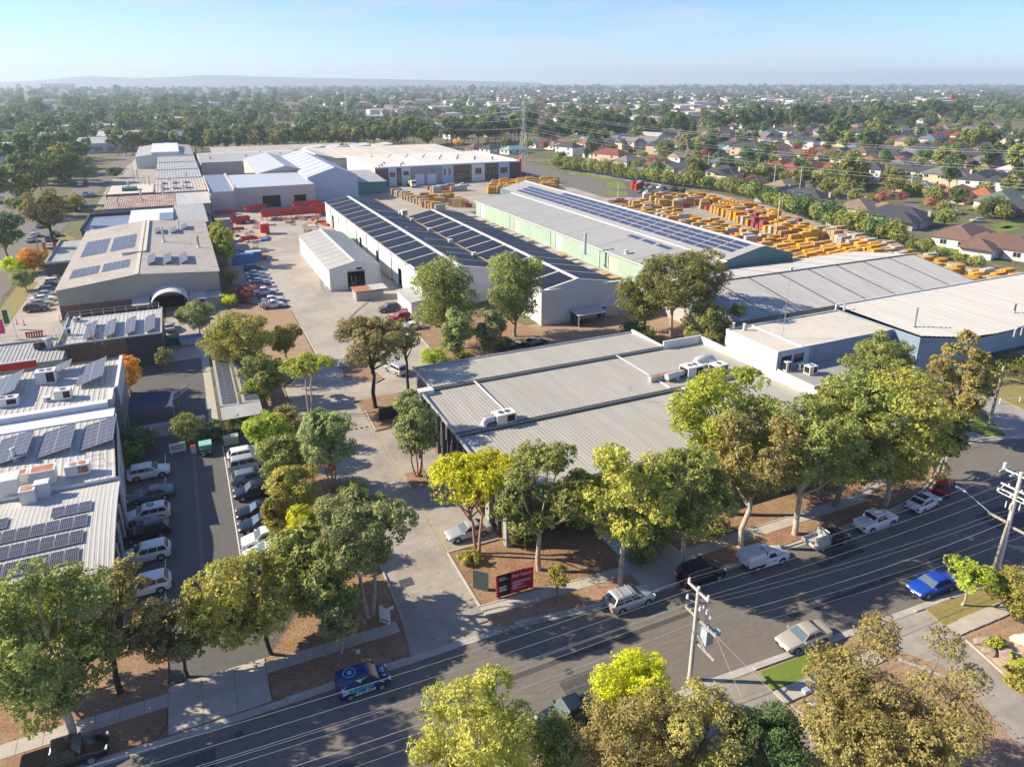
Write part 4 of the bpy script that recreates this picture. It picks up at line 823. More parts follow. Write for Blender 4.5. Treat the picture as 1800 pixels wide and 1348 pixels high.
for i in range(6): part(MB().slab((69 + i * 13.5, 384, 7.3), (82 + i * 13.5, 384, 7.3), (82 + i * 13.5, 440, 8.2), (69 + i * 13.5, 440, 8.2), 0.5), 'roof_bay', 'roof_flat', W2)
for i in range(4): part(MB().slab((72 + i * 14, 445, 7.6), (82 + i * 14, 445, 8.8), (82 + i * 14, 462, 8.8), (72 + i * 14, 462, 7.6), 1.5), 'monitor_roof', 'roof_white', W2)
W3 = bld('tan_gable_unit', 'tan gable ended unit left of the white offices', 'warehouse', (66, 384)); mb = MB(); gable_walls(mb, 62, 79, 386, 425, 6.5, 9.5, 66); part(mb, 'wall', 'tan_wall', W3); part(MB().slab((61.7, 385.7, 6.7), (66, 385.7, 9.7), (66, 425, 9.7), (61.7, 425, 6.7), 0.15).slab((66, 385.7, 9.7), (79.3, 385.7, 6.7), (79.3, 425, 6.7), (66, 425, 9.7), 0.15), 'roof', 'roof_flat', W3)
for i in range(22): chimney('small dark vent on the white office roof', 84 + (i * 37 % 66), 327 + (i * 23 % 50), 8.0, h=0.9, r=0.35, m='charcoal', cap=False)
W4 = bld('far_grey_warehouse', 'broad grey roofed warehouse behind the silver sheds', 'warehouse', (10, 395))
part(MB().box(11, 396, 0, 62, 452, 6.6), 'wall', 'tan_wall', W4); part(MB().ribs((10.7, 395.7, 6.7), (62.3, 395.7, 6.7), (62.3, 424, 8.4), (10.7, 424, 8.4), 50, 0.08).ribs((10.7, 452.3, 6.7), (62.3, 452.3, 6.7), (62.3, 424, 8.4), (10.7, 424, 8.4), 50, 0.08), 'roof_sheet', 'roof_grey2', W4); part(MB().box(38, 395.6, 1, 47, 395.95, 5), 'roller_door', 'brown_wall', W4)
for i in range(5): chimney('small vent on the broad grey warehouse roof', 16 + i * 9, 408 + (i * 17 % 30), 7.6, h=0.8, r=0.4, m='grey_wall')
W5 = bld('pink_edge_warehouse', 'low pale warehouse furthest back before the tree belt', 'warehouse', (20, 458)); part(MB().box(20, 458, 0, 110, 492, 5.8), 'wall', 'red_wall', W5); part(MB().slab((19.7, 457.7, 6.1), (110.3, 457.7, 6.1), (110.3, 492.3, 6.6), (19.7, 492.3, 6.6), 0.3), 'roof', 'roof_old', W5)
# ================================================================ buildings down the left side
# ---- H: beige warehouse with brick base and arched canopy
H_ = bld('beige_warehouse', 'beige clad warehouse with brick base and white arched canopy', 'warehouse', (-24.8, 160))
mb = MB(); zl, zm_, zr_ = 6.1, 7.9, 6.9; xr = -10.4
def hwall(mb, y, z0l, z0r, flip=False):
    mb.add([(-24.8, y, z0l), (5.0, y, z0r), (5.0, y, zr_), (xr, y, zm_), (-24.8, y, zl)], [(0, 1, 2, 3, 4)] if not flip else [(4, 3, 2, 1, 0)])
hwall(mb, 160, 2.9, 2.9); hwall(mb, 225, 0, 0, True); mb.wall((5.0, 160), (5.0, 225), 0, zr_); mb.wall((-24.8, 225), (-24.8, 160), 0, zl)
part(mb, 'cladding', 'beige_wall', H_)
mb = MB(); mb.wall((-24.78, 160.06), (4.98, 160.06), 0, 2.9, [(17.0, 22.5, 0, 2.6)]); part(mb, 'brick_wall', 'brick', H_)
for (xa, za, xb, zb) in ((-25.1, zl, xr, zm_ + 0.05), (5.3, zr_, xr, zm_ + 0.05)):
    for y0, y1, m in ((159.8, 181, 'roof_old'), (181.1, 225.2, 'roof_old')):
        part(MB().ribs((xa, y0, za), (xa, y1, za), (xb, y1, zb), (xb, y0, zb), int((y1 - y0) / 0.9), 0.04), 'roof_sheet', m, H_)
part(MB().slab((xr - 0.35, 159.7, zm_ + 0.16), (xr + 0.35, 159.7, zm_ + 0.16), (xr + 0.35, 225.3, zm_ + 0.16), (xr - 0.35, 225.3, zm_ + 0.16), 0.1), 'ridge_cap', 'roof_flat', H_)
part(MB().box(-14, 181.2, 7.5, -9.2, 181.5, 8.3).box(-9.6, 181.5, 7.6, -9.0, 225, 8.3), 'roof_upstand', 'roof_flat', H_)
slL = Vector((xr + 25.1, 0, zm_ - zl)).normalized()
for lab, x0, y0, nx, ny in (('pale flat solar panels nearest the gable on the beige roof', -23.4, 168, 7, 3), ('pale flat solar panels in the middle of the beige roof', -17.4, 168, 7, 3), ('long pale block of solar panels on the beige roof left side', -23.2, 189, 16, 3), ('long pale block of solar panels beside the beige roof ridge', -17.0, 189, 15, 3)):
    array(lab, (x0, y0, zl + (x0 + 25.1) * 0.124), (0, 1, 0), slL, cells(nx, ny), (1.13, 1.79))
for i, (lx, ly) in enumerate(((-8.6, 167.5), (-5.4, 167.5), (-2.2, 167.5), (-7.6, 204), (-4.0, 204), (-1.2, 209))):
    tilt_array(('nearer' if i < 3 else 'further') + ' tilted solar frame on the right slope of the beige roof', lx, ly, zm_ - (lx - xr) * 0.065, 1.0, 0, 0.42, 'x', 8 if i < 3 else 6, 1, auto=True, group='tilted frames on the beige roof')
chimney('rusty brown flue on the beige roof', *G(349, 433, 7.4), h=2.3, r=0.22, m='rust'); chimney('tall pale flue on the beige roof', *G(288, 425, 7.7), h=3.4, r=0.24); chimney('pale flue on the back of the beige roof', *G(315, 405, 7.7), h=2.6, r=0.2, m='white')
ac = thing('arched_canopy', 'white barrel vaulted canopy at the brick wall of the beige warehouse', 'canopy', (-4.9, 156, 0))
mb = MB(); n = 14
for i in range(n):
    a0, a1 = PI * i / n, PI * (i + 1) / n
    for r0, zb in ((3.5, 0), ):
        p = [(-math.cos(a) * 3.5, math.sin(a) * 2.6 + 2.4) for a in (a0, a1)]; q = [(-math.cos(a) * 3.38, math.sin(a) * 2.5 + 2.35) for a in (a0, a1)]
        mb.quad((p[0][0], -1.5, p[0][1]), (p[1][0], -1.5, p[1][1]), (p[1][0], 4, p[1][1]), (p[0][0], 4, p[0][1])); mb.quad((q[1][0], -1.5, q[1][1]), (q[0][0], -1.5, q[0][1]), (q[0][0], 4, q[0][1]), (q[1][0], 4, q[1][1])); mb.quad((q[0][0], -1.5, q[0][1]), (q[1][0], -1.5, q[1][1]), (p[1][0], -1.5, p[1][1]), (p[0][0], -1.5, p[0][1]))
mb.obj('vault', M['white'], ac, smooth=60)
for x in (-3.4, 3.3): MB().box(x, -1.4, 0, x + 0.12, -1.28, 2.4).obj('post', M['steel'], ac)
for i, x in enumerate((-7.0, 3.6)): MB().slab((x, -0.6, 2.6), (x + 3.2, -0.6, 2.6), (x + 3.2, 3.9, 3.0), (x, 3.9, 3.0), 0.1).obj('side_roof', M['roof_white'], ac)
fg = thing('grey_store', 'small grey store with pale roof at the corner of the brick wall', 'store', (1.4, 156, 0)); MB().box(0, 0, 0, 3.4, 3.9, 2.5).obj('wall', M['grey_wall'], fg); MB().slab((-0.2, -0.3, 2.6), (3.6, -0.3, 2.6), (3.6, 3.9, 2.8), (-0.2, 3.9, 2.8), 0.12).obj('roof', M['roof_grey2'], fg)
sw = bld('grey_side_wing', 'low dark grey flat roofed wing left of the beige warehouse', 'building', (-32, 196)); part(MB().box(-31.5, 196, 0, -24.9, 224, 4.0), 'wall', 'dark_wall', sw); part(MB().box(-31.2, 196.3, 3.9, -25.0, 223.7, 4.05), 'roof', 'roof_grey2', sw); part(MB().box(-31.6, 195.9, 4.0, -31.2, 224, 4.5).box(-31.2, 195.9, 4.0, -25, 196.25, 4.5), 'parapet', 'grey_wall', sw)
# ---- I: dark walled building with rail and tilted panels
I_ = bld('dark_wall_building', 'flat roofed building with near black side wall and roof guard rail', 'building', (-21, 126))
mb = MB(); mb.wall((-21, 126), (-11.4, 126), 0, 5.4); part(mb, 'brick_wall', 'brown_wall', I_)
mb = MB(); mb.wall((-11.4, 126), (-6, 126), 0, 5.4); mb.wall((-6, 126), (-6, 141.5), 0, 5.4); mb.wall((-6, 141.5), (-21, 141.5), 0, 5.4); mb.wall((-21, 141.5), (-21, 126), 0, 5.4); part(mb, 'wall', 'dark_wall', I_)
part(MB().ribs((-20.8, 126.2, 5.1), (-6.2, 126.2, 5.1), (-6.2, 141.3, 5.35), (-20.8, 141.3, 5.35), 22, 0.03), 'roof_sheet', 'roof_white', I_)
part(MB().box(-21.1, 125.9, 5.4, -5.9, 126.2, 5.62).box(-6.2, 126.2, 5.4, -5.9, 141.5, 5.62).box(-21.1, 126.2, 5.4, -20.8, 141.5, 5.62), 'parapet', 'roof_grey2', I_)
rl = thing('guard_rail', 'galvanised guard rail round the flat roof of the dark building', 'railing', (-21, 126, 5.6))
def rail(x0, y0, x1, y1, posts):
    for k in range(posts + 1): MB().tube([(x0 + (x1 - x0) * k / posts, y0 + (y1 - y0) * k / posts, -0.1), (x0 + (x1 - x0) * k / posts, y0 + (y1 - y0) * k / posts, 1.05)], 0.03, 5).obj('post', M['zinc'], rl)
    for h in (0.5, 1.05): MB().tube([(x0, y0, h), (x1, y1, h)], 0.028, 5).obj('rail', M['zinc'], rl)
rail(0.2, 15.2, 14.6, 15.2, 8); rail(0.2, 5, 0.2, 15.2, 4); rail(14.6, 8, 14.6, 15.2, 3)
for i, x in enumerate((-17.6, -14.6, -11.6, -8.6)): tilt_array('tilted solar frame on the dark walled building roof', x, 127.5, 5.2, 1.0, 0, 0.36, 'x', 8, 1, auto=True, group='tilted frames on the dark walled building')
aircon('small vent unit beside the guard rail', *G(136, 565, 5.3), w=1.1, d=0.9, h=0.7, fans=1); aircon('upright condenser on the corner of the dark building roof', *G(120, 588, 5.3), w=0.9, d=0.7, h=1.0, fans=1)
# ---- M: old low roof with exhaust gear
M_ = bld('old_tin_workshop', 'low workshop with mottled tin roof and green end wall, left edge', 'workshop', (-34, 122)); part(MB().box(-36, 122, 0, -19.9, 131.3, 4.4), 'wall', 'green_wall', M_)
part(MB().ribs((-36, 122, 4.5), (-19.9, 122, 4.5), (-19.9, 131.3, 5.0), (-36, 131.3, 5.0), 30, 0.05), 'roof_sheet', 'roof_grey2', M_); part(MB().box(-36, 131.3, 4.2, -19.9, 131.6, 5.3), 'parapet', 'grey_wall', M_)
aircon('dark bulky exhaust fan on the mottled tin roof', *G(72, 612, 4.9), w=1.6, d=1.2, h=1.0, fans=1, body='charcoal'); chimney('squat grey exhaust cowl on the mottled tin roof', *G(88, 612, 4.9), h=1.6, r=0.5, m='steel')
rf = thing('red_fascia_sign', 'red sign board behind the white framed roof edge', 'sign', G(25, 650, 4.0)); MB().box(-3, -0.1, 0, 3, 0, 1.1).obj('board', M['signal_red'], rf); MB().box(-3.1, -0.2, 1.1, 3.1, 0.1, 1.25).obj('frame', M['white'], rf)
# ---- J, K, L: three joined buildings at the left edge
J_ = bld('white_parapet_building', 'white roofed building with long grey parapet and big air conditioners', 'building', (-42, 96.4))
mb = MB(); mb.wall((-42, 96.4), (-12, 96.4), 0, 6.5); mb.wall((-12, 96.4), (-12, 101.2), 0, 6.5); mb.wall((-12, 101.2), (-11.1, 101.2), 0, 6.5); mb.wall((-11.1, 101.2), (-11.1, 113.6), 0, 6.5); mb.wall((-11.1, 113.6), (-42, 113.6), 0, 6.5); part(mb, 'wall', 'grey_wall', J_)
part(MB().ribs((-42, 97.5, 5.6), (-11.4, 97.5, 5.6), (-11.4, 113.4, 6.2), (-42, 113.4, 6.2), 48, 0.04), 'roof_sheet', 'roof_white', J_)
part(MB().box(-42, 96.3, 4.2, -11.95, 97.4, 6.6), 'parapet', 'white_wall', J_); part(MB().box(-12, 97.5, 5.6, -11.5, 101.2, 6.5), 'parapet', 'white_wall', J_); part(MB().box(-11.4, 101.3, 4.0, -11.0, 113.7, 6.7), 'parapet', 'white_wall', J_)
tilt_array('large tilted solar frame at the right end of the white parapet roof', -16.2, 104.4, 6.0, 1.0, 0, 0.34, 'x', 7, 2)
tilt_array('tilted solar frame left of the big air conditioner', -26.2, 103.6, 6.0, 1.0, 0, 0.34, 'x', 7, 2)
tilt_array('small tilted solar frame behind the big air conditioner', -20.6, 109.6, 6.1, 1.0, 0, 0.34, 'x', 3, 2)
aircon('big white air conditioner with dark square grille on the white parapet roof', *G(84, 672, 6.0), w=2.4, d=1.6, h=1.7, fans=2)
aircon('smaller white air conditioner with dark grille near the parapet', *G(113, 700, 5.8), w=1.9, d=1.3, h=1.2, fans=1)
aircon('white roof unit with two fans by the picture edge', *G(14, 712, 5.8), w=2.6, d=1.3, h=1.0, fans=2)
aircon('little white box unit beside the parapet air conditioner', *G(84, 706, 5.7), w=0.8, d=0.6, h=0.6, fans=0)
K_ = bld('white_rib_roof_building', 'building with weathered white ribbed roof and rusty ventilation boxes', 'building', (-42, 77.6))
mb = MB(); mb.wall((-42, 77.6), (-9.9, 77.6), 0, 5.6); mb.wall((-9.9, 77.6), (-10.9, 93.5), 0, 5.9, [(4.0, 5.6, 2.2, 4.4), (9.5, 10.6, 2.2, 4.0)]); mb.wall((-10.9, 93.5), (-12, 96.3), 0, 5.9); part(mb, 'wall', 'white_wall', K_)
part(MB().ribs((-42, 77.5, 5.3), (-10.2, 77.5, 5.3), (-11.2, 93.2, 5.75), (-42, 93.2, 5.75), 44, 0.035), 'roof_sheet', 'roof_white', K_)
part(MB().box(-42, 93.3, 5.2, -11.2, 96.28, 5.9), 'box_gutter', 'white_wall', K_)
part(MB().box(-10.9, 82.1, 2.2, -10.3, 83.6, 4.4), 'pane', 'glass', K_)
for i, x in enumerate((-22.6, -18.4, -14.2)): tilt_array('dark tilted solar frame on the weathered ribbed roof', x, 85.2, 5.5, 1.0, 0, 0.2, 'x', 6, 2, auto=True, group='dark tilted frames on the weathered roof')
def vent_box(label, px, py, z, w, d, h, top='rust'):
    t = thing('ventilation_box', label, 'roof vent', G(px, py, z)); MB().box(-w / 2, -d / 2, 0, w / 2, d / 2, h).obj('casing', M['white'], t)
    MB().box(-w / 2 - 0.06, -d / 2 - 0.06, h, w / 2 + 0.06, d / 2 + 0.06, h + 0.08).obj('lid', M['white'], t); MB().box(-w / 2 + 0.1, -d / 2 + 0.1, h + 0.081, w / 2 - 0.15, d / 2 - 0.1, h + 0.09).obj('rust_patch', M[top], t)
    return t
vent_box('large white ventilation box at the left edge of the weathered roof', 18, 868, 5.3, 2.0, 1.8, 1.9, 'white'); vent_box('white ventilation box with rusty streaked lid on the weathered roof', 80, 846, 5.4, 2.2, 1.5, 1.5)
vent_box('smaller square ventilation box with rusty lid at the roof step', 53, 882, 5.2, 1.3, 1.2, 1.5); vent_box('narrow white ventilation box beside the rusty ones', 78, 872, 5.2, 1.2, 1.0, 1.6, 'white')
vent_box('low ventilation box with rust stained lid by the picture edge', 36, 846, 5.4, 1.6, 1.2, 1.0)
aircon('rusty fronted twin fan cooler on the weathered roof', *G(139, 832, 5.45), w=2.3, d=1.1, h=1.1, fans=2, rust=True, grille='rust'); chimney('short ribbed grey flue on the weathered roof', *G(27, 810, 5.6), h=1.4, r=0.22)
gr2 = thing('roof_guard', 'short galvanised roof guard rail by the rusty cooler', 'railing', G(170, 815, 5.5))
for x in (-0.8, 0.8): MB().tube([(x, 0, 0), (x, 0, 1.0)], 0.03, 5).obj('post', M['zinc'], gr2)
for h in (0.5, 1.0): MB().tube([(-0.8, 0, h), (0.8, 0, h)], 0.03, 5).obj('rail', M['zinc'], gr2)
L_ = bld('curved_roof_building', 'building with curved white roof carrying four rows of solar panels', 'building', (-42, 63.5))
prof = [(77.4, 5.15), (75.5, 5.3), (73.5, 5.32), (71.5, 5.22), (69.5, 5.02), (67.5, 4.75), (65.5, 4.38), (63.5, 3.95)]
for (ya, za), (yb, zb) in zip(prof, prof[1:]): part(MB().ribs((-42, yb, zb), (-9.8, yb, zb), (-9.8, ya, za), (-42, ya, za), 80, 0.014), 'roof_sheet', 'roof_white', L_)
mb = MB(); mb.add([(-9.95, 77.3, 0)] + [(-9.95, y, z - 0.06) for y, z in prof] + [(-9.95, 63.5, 0)], [tuple(range(len(prof) + 2))]); part(mb, 'side_wall', 'dark_wall', L_)
for i in range(6): part(MB().box(-9.93, 64.6 + i * 2.1, 0.6, -9.86, 66.3 + i * 2.1, 3.4 + i * 0.15), 'window', 'glass', L_)
part(MB().box(-42, 64.6, 0, -10.0, 64.7, 3.9), 'front_wall', 'charcoal', L_)
for i in range(10): part(MB().box(-13.4 - i * 3, 64.5, 0.5, -10.9 - i * 3, 64.58, 3.2), 'window', 'glass', L_)
part(MB().box(-9.78, 63.4, 3.8, -9.62, 63.7, 4.05).box(-42, 63.2, 3.7, -9.7, 63.45, 3.95), 'fascia', 'grey_wall', L_)
for i in range(5): part(MB().box(-10.2, 63.7 + i * 3.1, 0, -9.7, 63.9 + i * 3.1, 3.9 + (0.3 * i if i < 4 else 1.2)), 'pier', 'white_wall', L_)
part(MB().box(-14.2, 60.2, 0.11, -11, 64.4, 0.3), 'ramp', 'roof_grey2', L_)
def prof_z(y):
    for (ya, za), (yb, zb) in zip(prof, prof[1:]):
        if yb <= y <= ya: return zb + (za - zb) * (y - yb) / (ya - yb)
    return 4
for r, (yy, n0, lab) in enumerate(((65.1, 12, 'nearest row of solar panels on the curved white roof'), (67.4, 12, 'second nearest row of solar panels on the curved white roof'), (69.7, 12, 'third row of solar panels on the curved white roof'), (72.0, 12, 'furthest short row of solar panels on the curved white roof'))):
    sl_ = Vector((0, 1.9, prof_z(yy + 1.9) - prof_z(yy)))
    n0 = 12; x0 = -12.6 + r * 0.2
    array(lab, (x0 - n0 * 1.16, yy, prof_z(yy) + 0.02), (1, 0, 0), sl_, [(i, 0) for i in range(n0) if not (r == 3 and i < 9 and i not in (4, 5, 3, 2))], (1.16, 1.8), lift=0.12)
# ---- N: carport with solar roof
N_ = bld('solar_carport', 'long low carport roofed with two strips of solar panels', 'carport', (0.9, 93.6))
for (x0, x1) in ((1.0, 3.5), (3.9, 6.2)): part(MB().slab((x0, 97.6, 2.9), (x1, 97.6, 2.75), (x1, 121, 2.75), (x0, 121, 2.9), 0.08), 'roof_strip', 'roof_grey', N_)
part(MB().slab((1.0, 93.6, 2.6), (6.2, 93.6, 2.6), (6.2, 97.5, 2.75), (1.0, 97.5, 2.75), 0.08), 'front_roof', 'roof_grey2', N_)
for x in (1.1, 6.1):
    for y in (93.8, 99, 105, 111, 117, 120.8): part(MB().box(x - 0.06, y, 0, x + 0.06, y + 0.12, 2.66 if y < 98 else 2.7), 'post', 'steel', N_)
for lab, x0 in (('left strip of pale solar panels on the carport roof', 1.08), ('right strip of pale solar panels on the carport roof', 3.98)):
    t = thing('solar_array', lab, 'solar panels', (x0, 98.2, 2.9))
    for i in range(20): ob('solar_panel', PANEL, t).matrix_basis = Matrix.Translation((2.0, i * 1.12, -0.06)) @ Matrix.Rotation(math.radians(3.5), 4, 'Y') @ Matrix.Rotation(PI / 2, 4, 'Z')
# ---- buildings further back on the left
bb = bld('dark_flat_building', 'flat blue-black roofed building with pale upper roof, left of the yard', 'building', (-27, 228))
part(MB().box(-27.5, 236, 0, 2, 262, 4.2), 'wall', 'dark_wall', bb); part(MB().box(-27.2, 236.3, 4.0, -15.2, 261.7, 4.21), 'roof', 'roof_blue', bb); part(MB().box(-27.7, 235.8, 4.2, -27.2, 262, 4.9).box(-27.2, 261.7, 4.2, -15, 262.1, 5.2), 'parapet', 'dark_wall', bb)
part(MB().box(-15, 237, 4.2, -3.4, 260, 5.1), 'upper_wall', 'pale_blue_wall', bb); part(MB().slab((-15.4, 236.5, 5.3), (-3, 236.5, 5.3), (-3, 261, 5.6), (-15.4, 261, 5.6), 0.2), 'upper_roof', 'skylight_w', bb); part(MB().box(-7, 238, 5.55, -3.1, 252, 5.62), 'dark_roof_patch', 'roof_blue', bb)
part(MB().slab((-2.8, 236, 4.6), (6.5, 236, 4.6), (6.5, 268, 5.4), (-2.8, 268, 5.4), 0.2), 'side_roof', 'roof_grey2', bb); part(MB().box(-2.6, 237, 0, 6.4, 267, 4.4), 'side_wall', 'brown_wall', bb)
b2 = bld('beige_parapet_wing', 'narrow beige roofed wing behind the beige warehouse', 'building', (-25, 226)); part(MB().box(-25, 225.4, 0, 5, 232, 5.4), 'wall', 'brown_wall', b2); part(MB().box(-24.6, 225.8, 5.38, 4.6, 231.6, 5.5), 'roof', 'roof_flat', b2)
b3 = bld('rusty_roof_row', 'row of low factories with rust streaked roof, left middle distance', 'factory', (-26, 268))
part(MB().box(-24, 272, 0, 9, 296, 4.8), 'wall', 'grey_wall', b3); part(MB().ribs((-24.3, 271.5, 4.9), (-2, 271.5, 4.9), (-2, 296.3, 5.6), (-24.3, 296.3, 5.6), 30, 0.06), 'roof_sheet', 'roof_rust', b3); part(MB().ribs((-1.9, 271.5, 4.9), (9.2, 271.5, 4.9), (9.2, 296.3, 5.6), (-1.9, 296.3, 5.6), 16, 0.06), 'roof_sheet', 'roof_white', b3)
b4 = bld('brown_brick_office', 'brown brick flat topped office with green roof plant, left distance', 'building', (-24, 297)); part(MB().box(-25, 299, 0, -9, 325, 6.0), 'wall', 'brown_wall', b4); part(MB().box(-24.6, 299.4, 5.9, -9.4, 324.6, 6.1), 'roof', 'roof_flat', b4); part(MB().box(-20, 306, 6.1, -15, 312, 7.2), 'roof_plant', 'bin_green', b4)
for i in range(4): window(b4, -23.5 + i * 3.6, 299, 2.5, 2, 1.6)
b5 = bld('grey_saw_roof_factory', 'long grey roofed factory with raised blue roof bay, left distance', 'factory', (-9, 300))
part(MB().box(-8.8, 300, 0, 9, 440, 5.6), 'wall', 'grey_wall', b5)
for i in range(4): part(MB().ribs((-9, 300 + i * 35, 5.7), (9.2, 300 + i * 35, 5.7), (9.2, 334.6 + i * 35, 6.6), (-9, 334.6 + i * 35, 6.6), 16, 0.08), 'roof_sheet', ('roof_old', 'roof_grey2', 'roof_grey', 'roof_grey2')[i], b5); part(MB().box(-9, 334.7 + i * 35, 5.6, 9.2, 334.95 + i * 35, 7.0), 'parapet', 'white_wall', b5)
b6 = bld('blue_gable_hall', 'pale blue gabled roof hall beyond the grey factory row', 'factory', (-12, 443)); mb = MB(); gable_walls(mb, -20, 9, 446, 520, 6.2, 8.2, -4); part(mb, 'wall', 'white_wall', b6)
part(MB().slab((-20.3, 445.7, 6.3), (-4, 445.7, 8.4), (-4, 520, 8.4), (-20.3, 520, 6.3), 0.2).slab((-4, 445.7, 8.4), (9.3, 445.7, 6.3), (9.3, 520, 6.3), (-4, 520, 8.4), 0.2), 'roof', 'roof_grey2', b6); part(MB().slab((-12, 445.5, 8.6), (2, 445.5, 8.6), (2, 500, 9.4), (-12, 500, 9.4), 0.9), 'raised_bay', 'skylight_w', b6)
for i in range(6): tilt_array('small tilted solar frame on the grey factory row', -7 + (i % 3) * 4.2, 306 + (i // 3) * 14, 6.0, 1.0, 0, 0.5, 'x', 4, 1, auto=True, group='tilted frames on the grey factory row')
for i in range(9): chimney('pale flue on the far left factory roofs', -20 + (i * 7) % 26, 276 + i * 9, 5.4, h=2.2 + (i % 3), r=0.3)
b7 = bld('modern_office', 'modern pale office with angled upper storey at the far left edge', 'offices', (-100, 440))
part(MB().box(-115, 446, 0, -68, 480, 3.2), 'ground_floor', 'dark_wall', b7); part(MB().box(-116, 445, 3.2, -67, 481, 9.5), 'upper_floor', 'white_wall', b7); part(MB().slab((-118, 443, 9.8), (-65, 443, 11.2), (-65, 482, 12.2), (-118, 482, 10.2), 0.5), 'roof', 'roof_grey2', b7); part(MB().box(-110, 452, 10.4, -80, 478, 14), 'plant_room', 'white_wall', b7)
part(MB().box(-112, 444.9, 5.0, -84, 444.99, 7.6), 'window_band', 'glass', b7); part(MB().box(-66.99, 448, 4.0, -66.9, 478, 8.6), 'window_band', 'glass', b7)
for i, (x0, x1, y0, y1, rm, lab) in enumerate(((-60, -24, 560, 600, 'roof_grey2', 'long low factory with grey roof behind the roadside gums'), (-52, -10, 620, 670, 'roof_white', 'brown walled factory with white roof at far left'), (-110, -70, 620, 680, 'roof_grey', 'grey roofed factory far up the side street'), (-8, 20, 600, 660, 'roof_blue', 'blue walled hall beyond the side street gums'))):
    t = bld('far_factory', lab, 'factory', (x0, y0)); part(MB().box(x0, y0, 0, x1, y1, 6), 'wall', ('white_wall', 'brown_wall', 'tan_wall', 'blue_wall')[i], t); part(MB().slab((x0 - 0.5, y0 - 0.5, 6.3), (x1 + 0.5, y0 - 0.5, 6.3), (x1 + 0.5, y1, 8), (x0 - 0.5, y1, 8), 0.3), 'roof', rm, t)
    for k in range(4): part(MB().box(x0 + 3 + k * 8, y0 - 0.1, 1, x0 + 8 + k * 8, y0 - 0.02, 4), 'roller_door', 'grey_wall', t)
# ================================================================ vehicles
def paint(name, col, rough=0.28, metal=0.0): return mat('paint_' + name, col, rough=rough, var=0.03, metal=metal, spec=0.6)
PAINT = dict(white=paint('white', (0.66, 0.66, 0.65)), silver=paint('silver', (0.42, 0.43, 0.44), 0.3, 0.35), champagne=paint('champagne', (0.46, 0.42, 0.35), 0.3, 0.3), grey=paint('grey', (0.13, 0.14, 0.155), 0.28, 0.3),
             steelblue=paint('steelblue', (0.16, 0.21, 0.27), 0.28, 0.3), black=paint('black', (0.010, 0.011, 0.013), 0.2), navy=paint('navy', (0.012, 0.02, 0.04), 0.22), blue=paint('blue', (0.012, 0.06, 0.40), 0.22, 0.1), red=paint('red', (0.42, 0.012, 0.015), 0.25), bronze=paint('bronze', (0.13, 0.10, 0.075), 0.3, 0.3), maroon=paint('maroon', (0.10, 0.02, 0.025), 0.25), van=M['van_navy'])
SPEC = dict(  # L, W, H, belt, bonnet, screen base, roof front, roof rear, tail glass base, boot, wheel r
 sedan=(4.85, 1.85, 1.45, 0.96, 0.88, 0.98, 0.15, -1.05, -1.78, 0.99, 0.33), hatch=(4.15, 1.76, 1.48, 0.98, 0.92, 0.95, 0.2, -1.45, -1.92, 1.0, 0.32), suv=(4.65, 1.87, 1.69, 1.08, 1.02, 1.05, 0.3, -1.75, -2.16, 1.1, 0.36),
 wagon=(4.8, 1.95, 1.92, 1.22, 1.15, 0.92, 0.52, -2.1, -2.28, 1.24, 0.4), mpv=(4.8, 1.9, 1.76, 1.08, 1.02, 1.35, 0.5, -1.95, -2.25, 1.1, 0.34), van=(4.1, 1.83, 1.83, 1.06, 1.0, 1.2, 0.38, -1.9, -1.98, 1.08, 0.32),
 ute=(5.3, 1.87, 1.8, 1.12, 1.08, 1.05, 0.45, -0.75, -0.98, 1.12, 0.38), tray=(5.1, 1.85, 1.72, 1.1, 1.04, 1.15, 0.62, -0.12, -0.3, 1.1, 0.37), canopy=(5.2, 1.87, 1.78, 1.12, 1.06, 1.2, 0.66, -0.1, -0.3, 1.12, 0.38))
CARS = {}
def inset(a, b, c, d, u0, u1, v0, v1, off):
    a, b, c, d = (Vector(p) for p in (a, b, c, d)); P = lambda u, v: a.lerp(b, u).lerp(d.lerp(c, u), v)
    q = [P(u0, v0), P(u1, v0), P(u1, v1), P(u0, v1)]; n = (q[1] - q[0]).cross(q[3] - q[0]).normalized()
    return [tuple(p + n * off) for p in q]
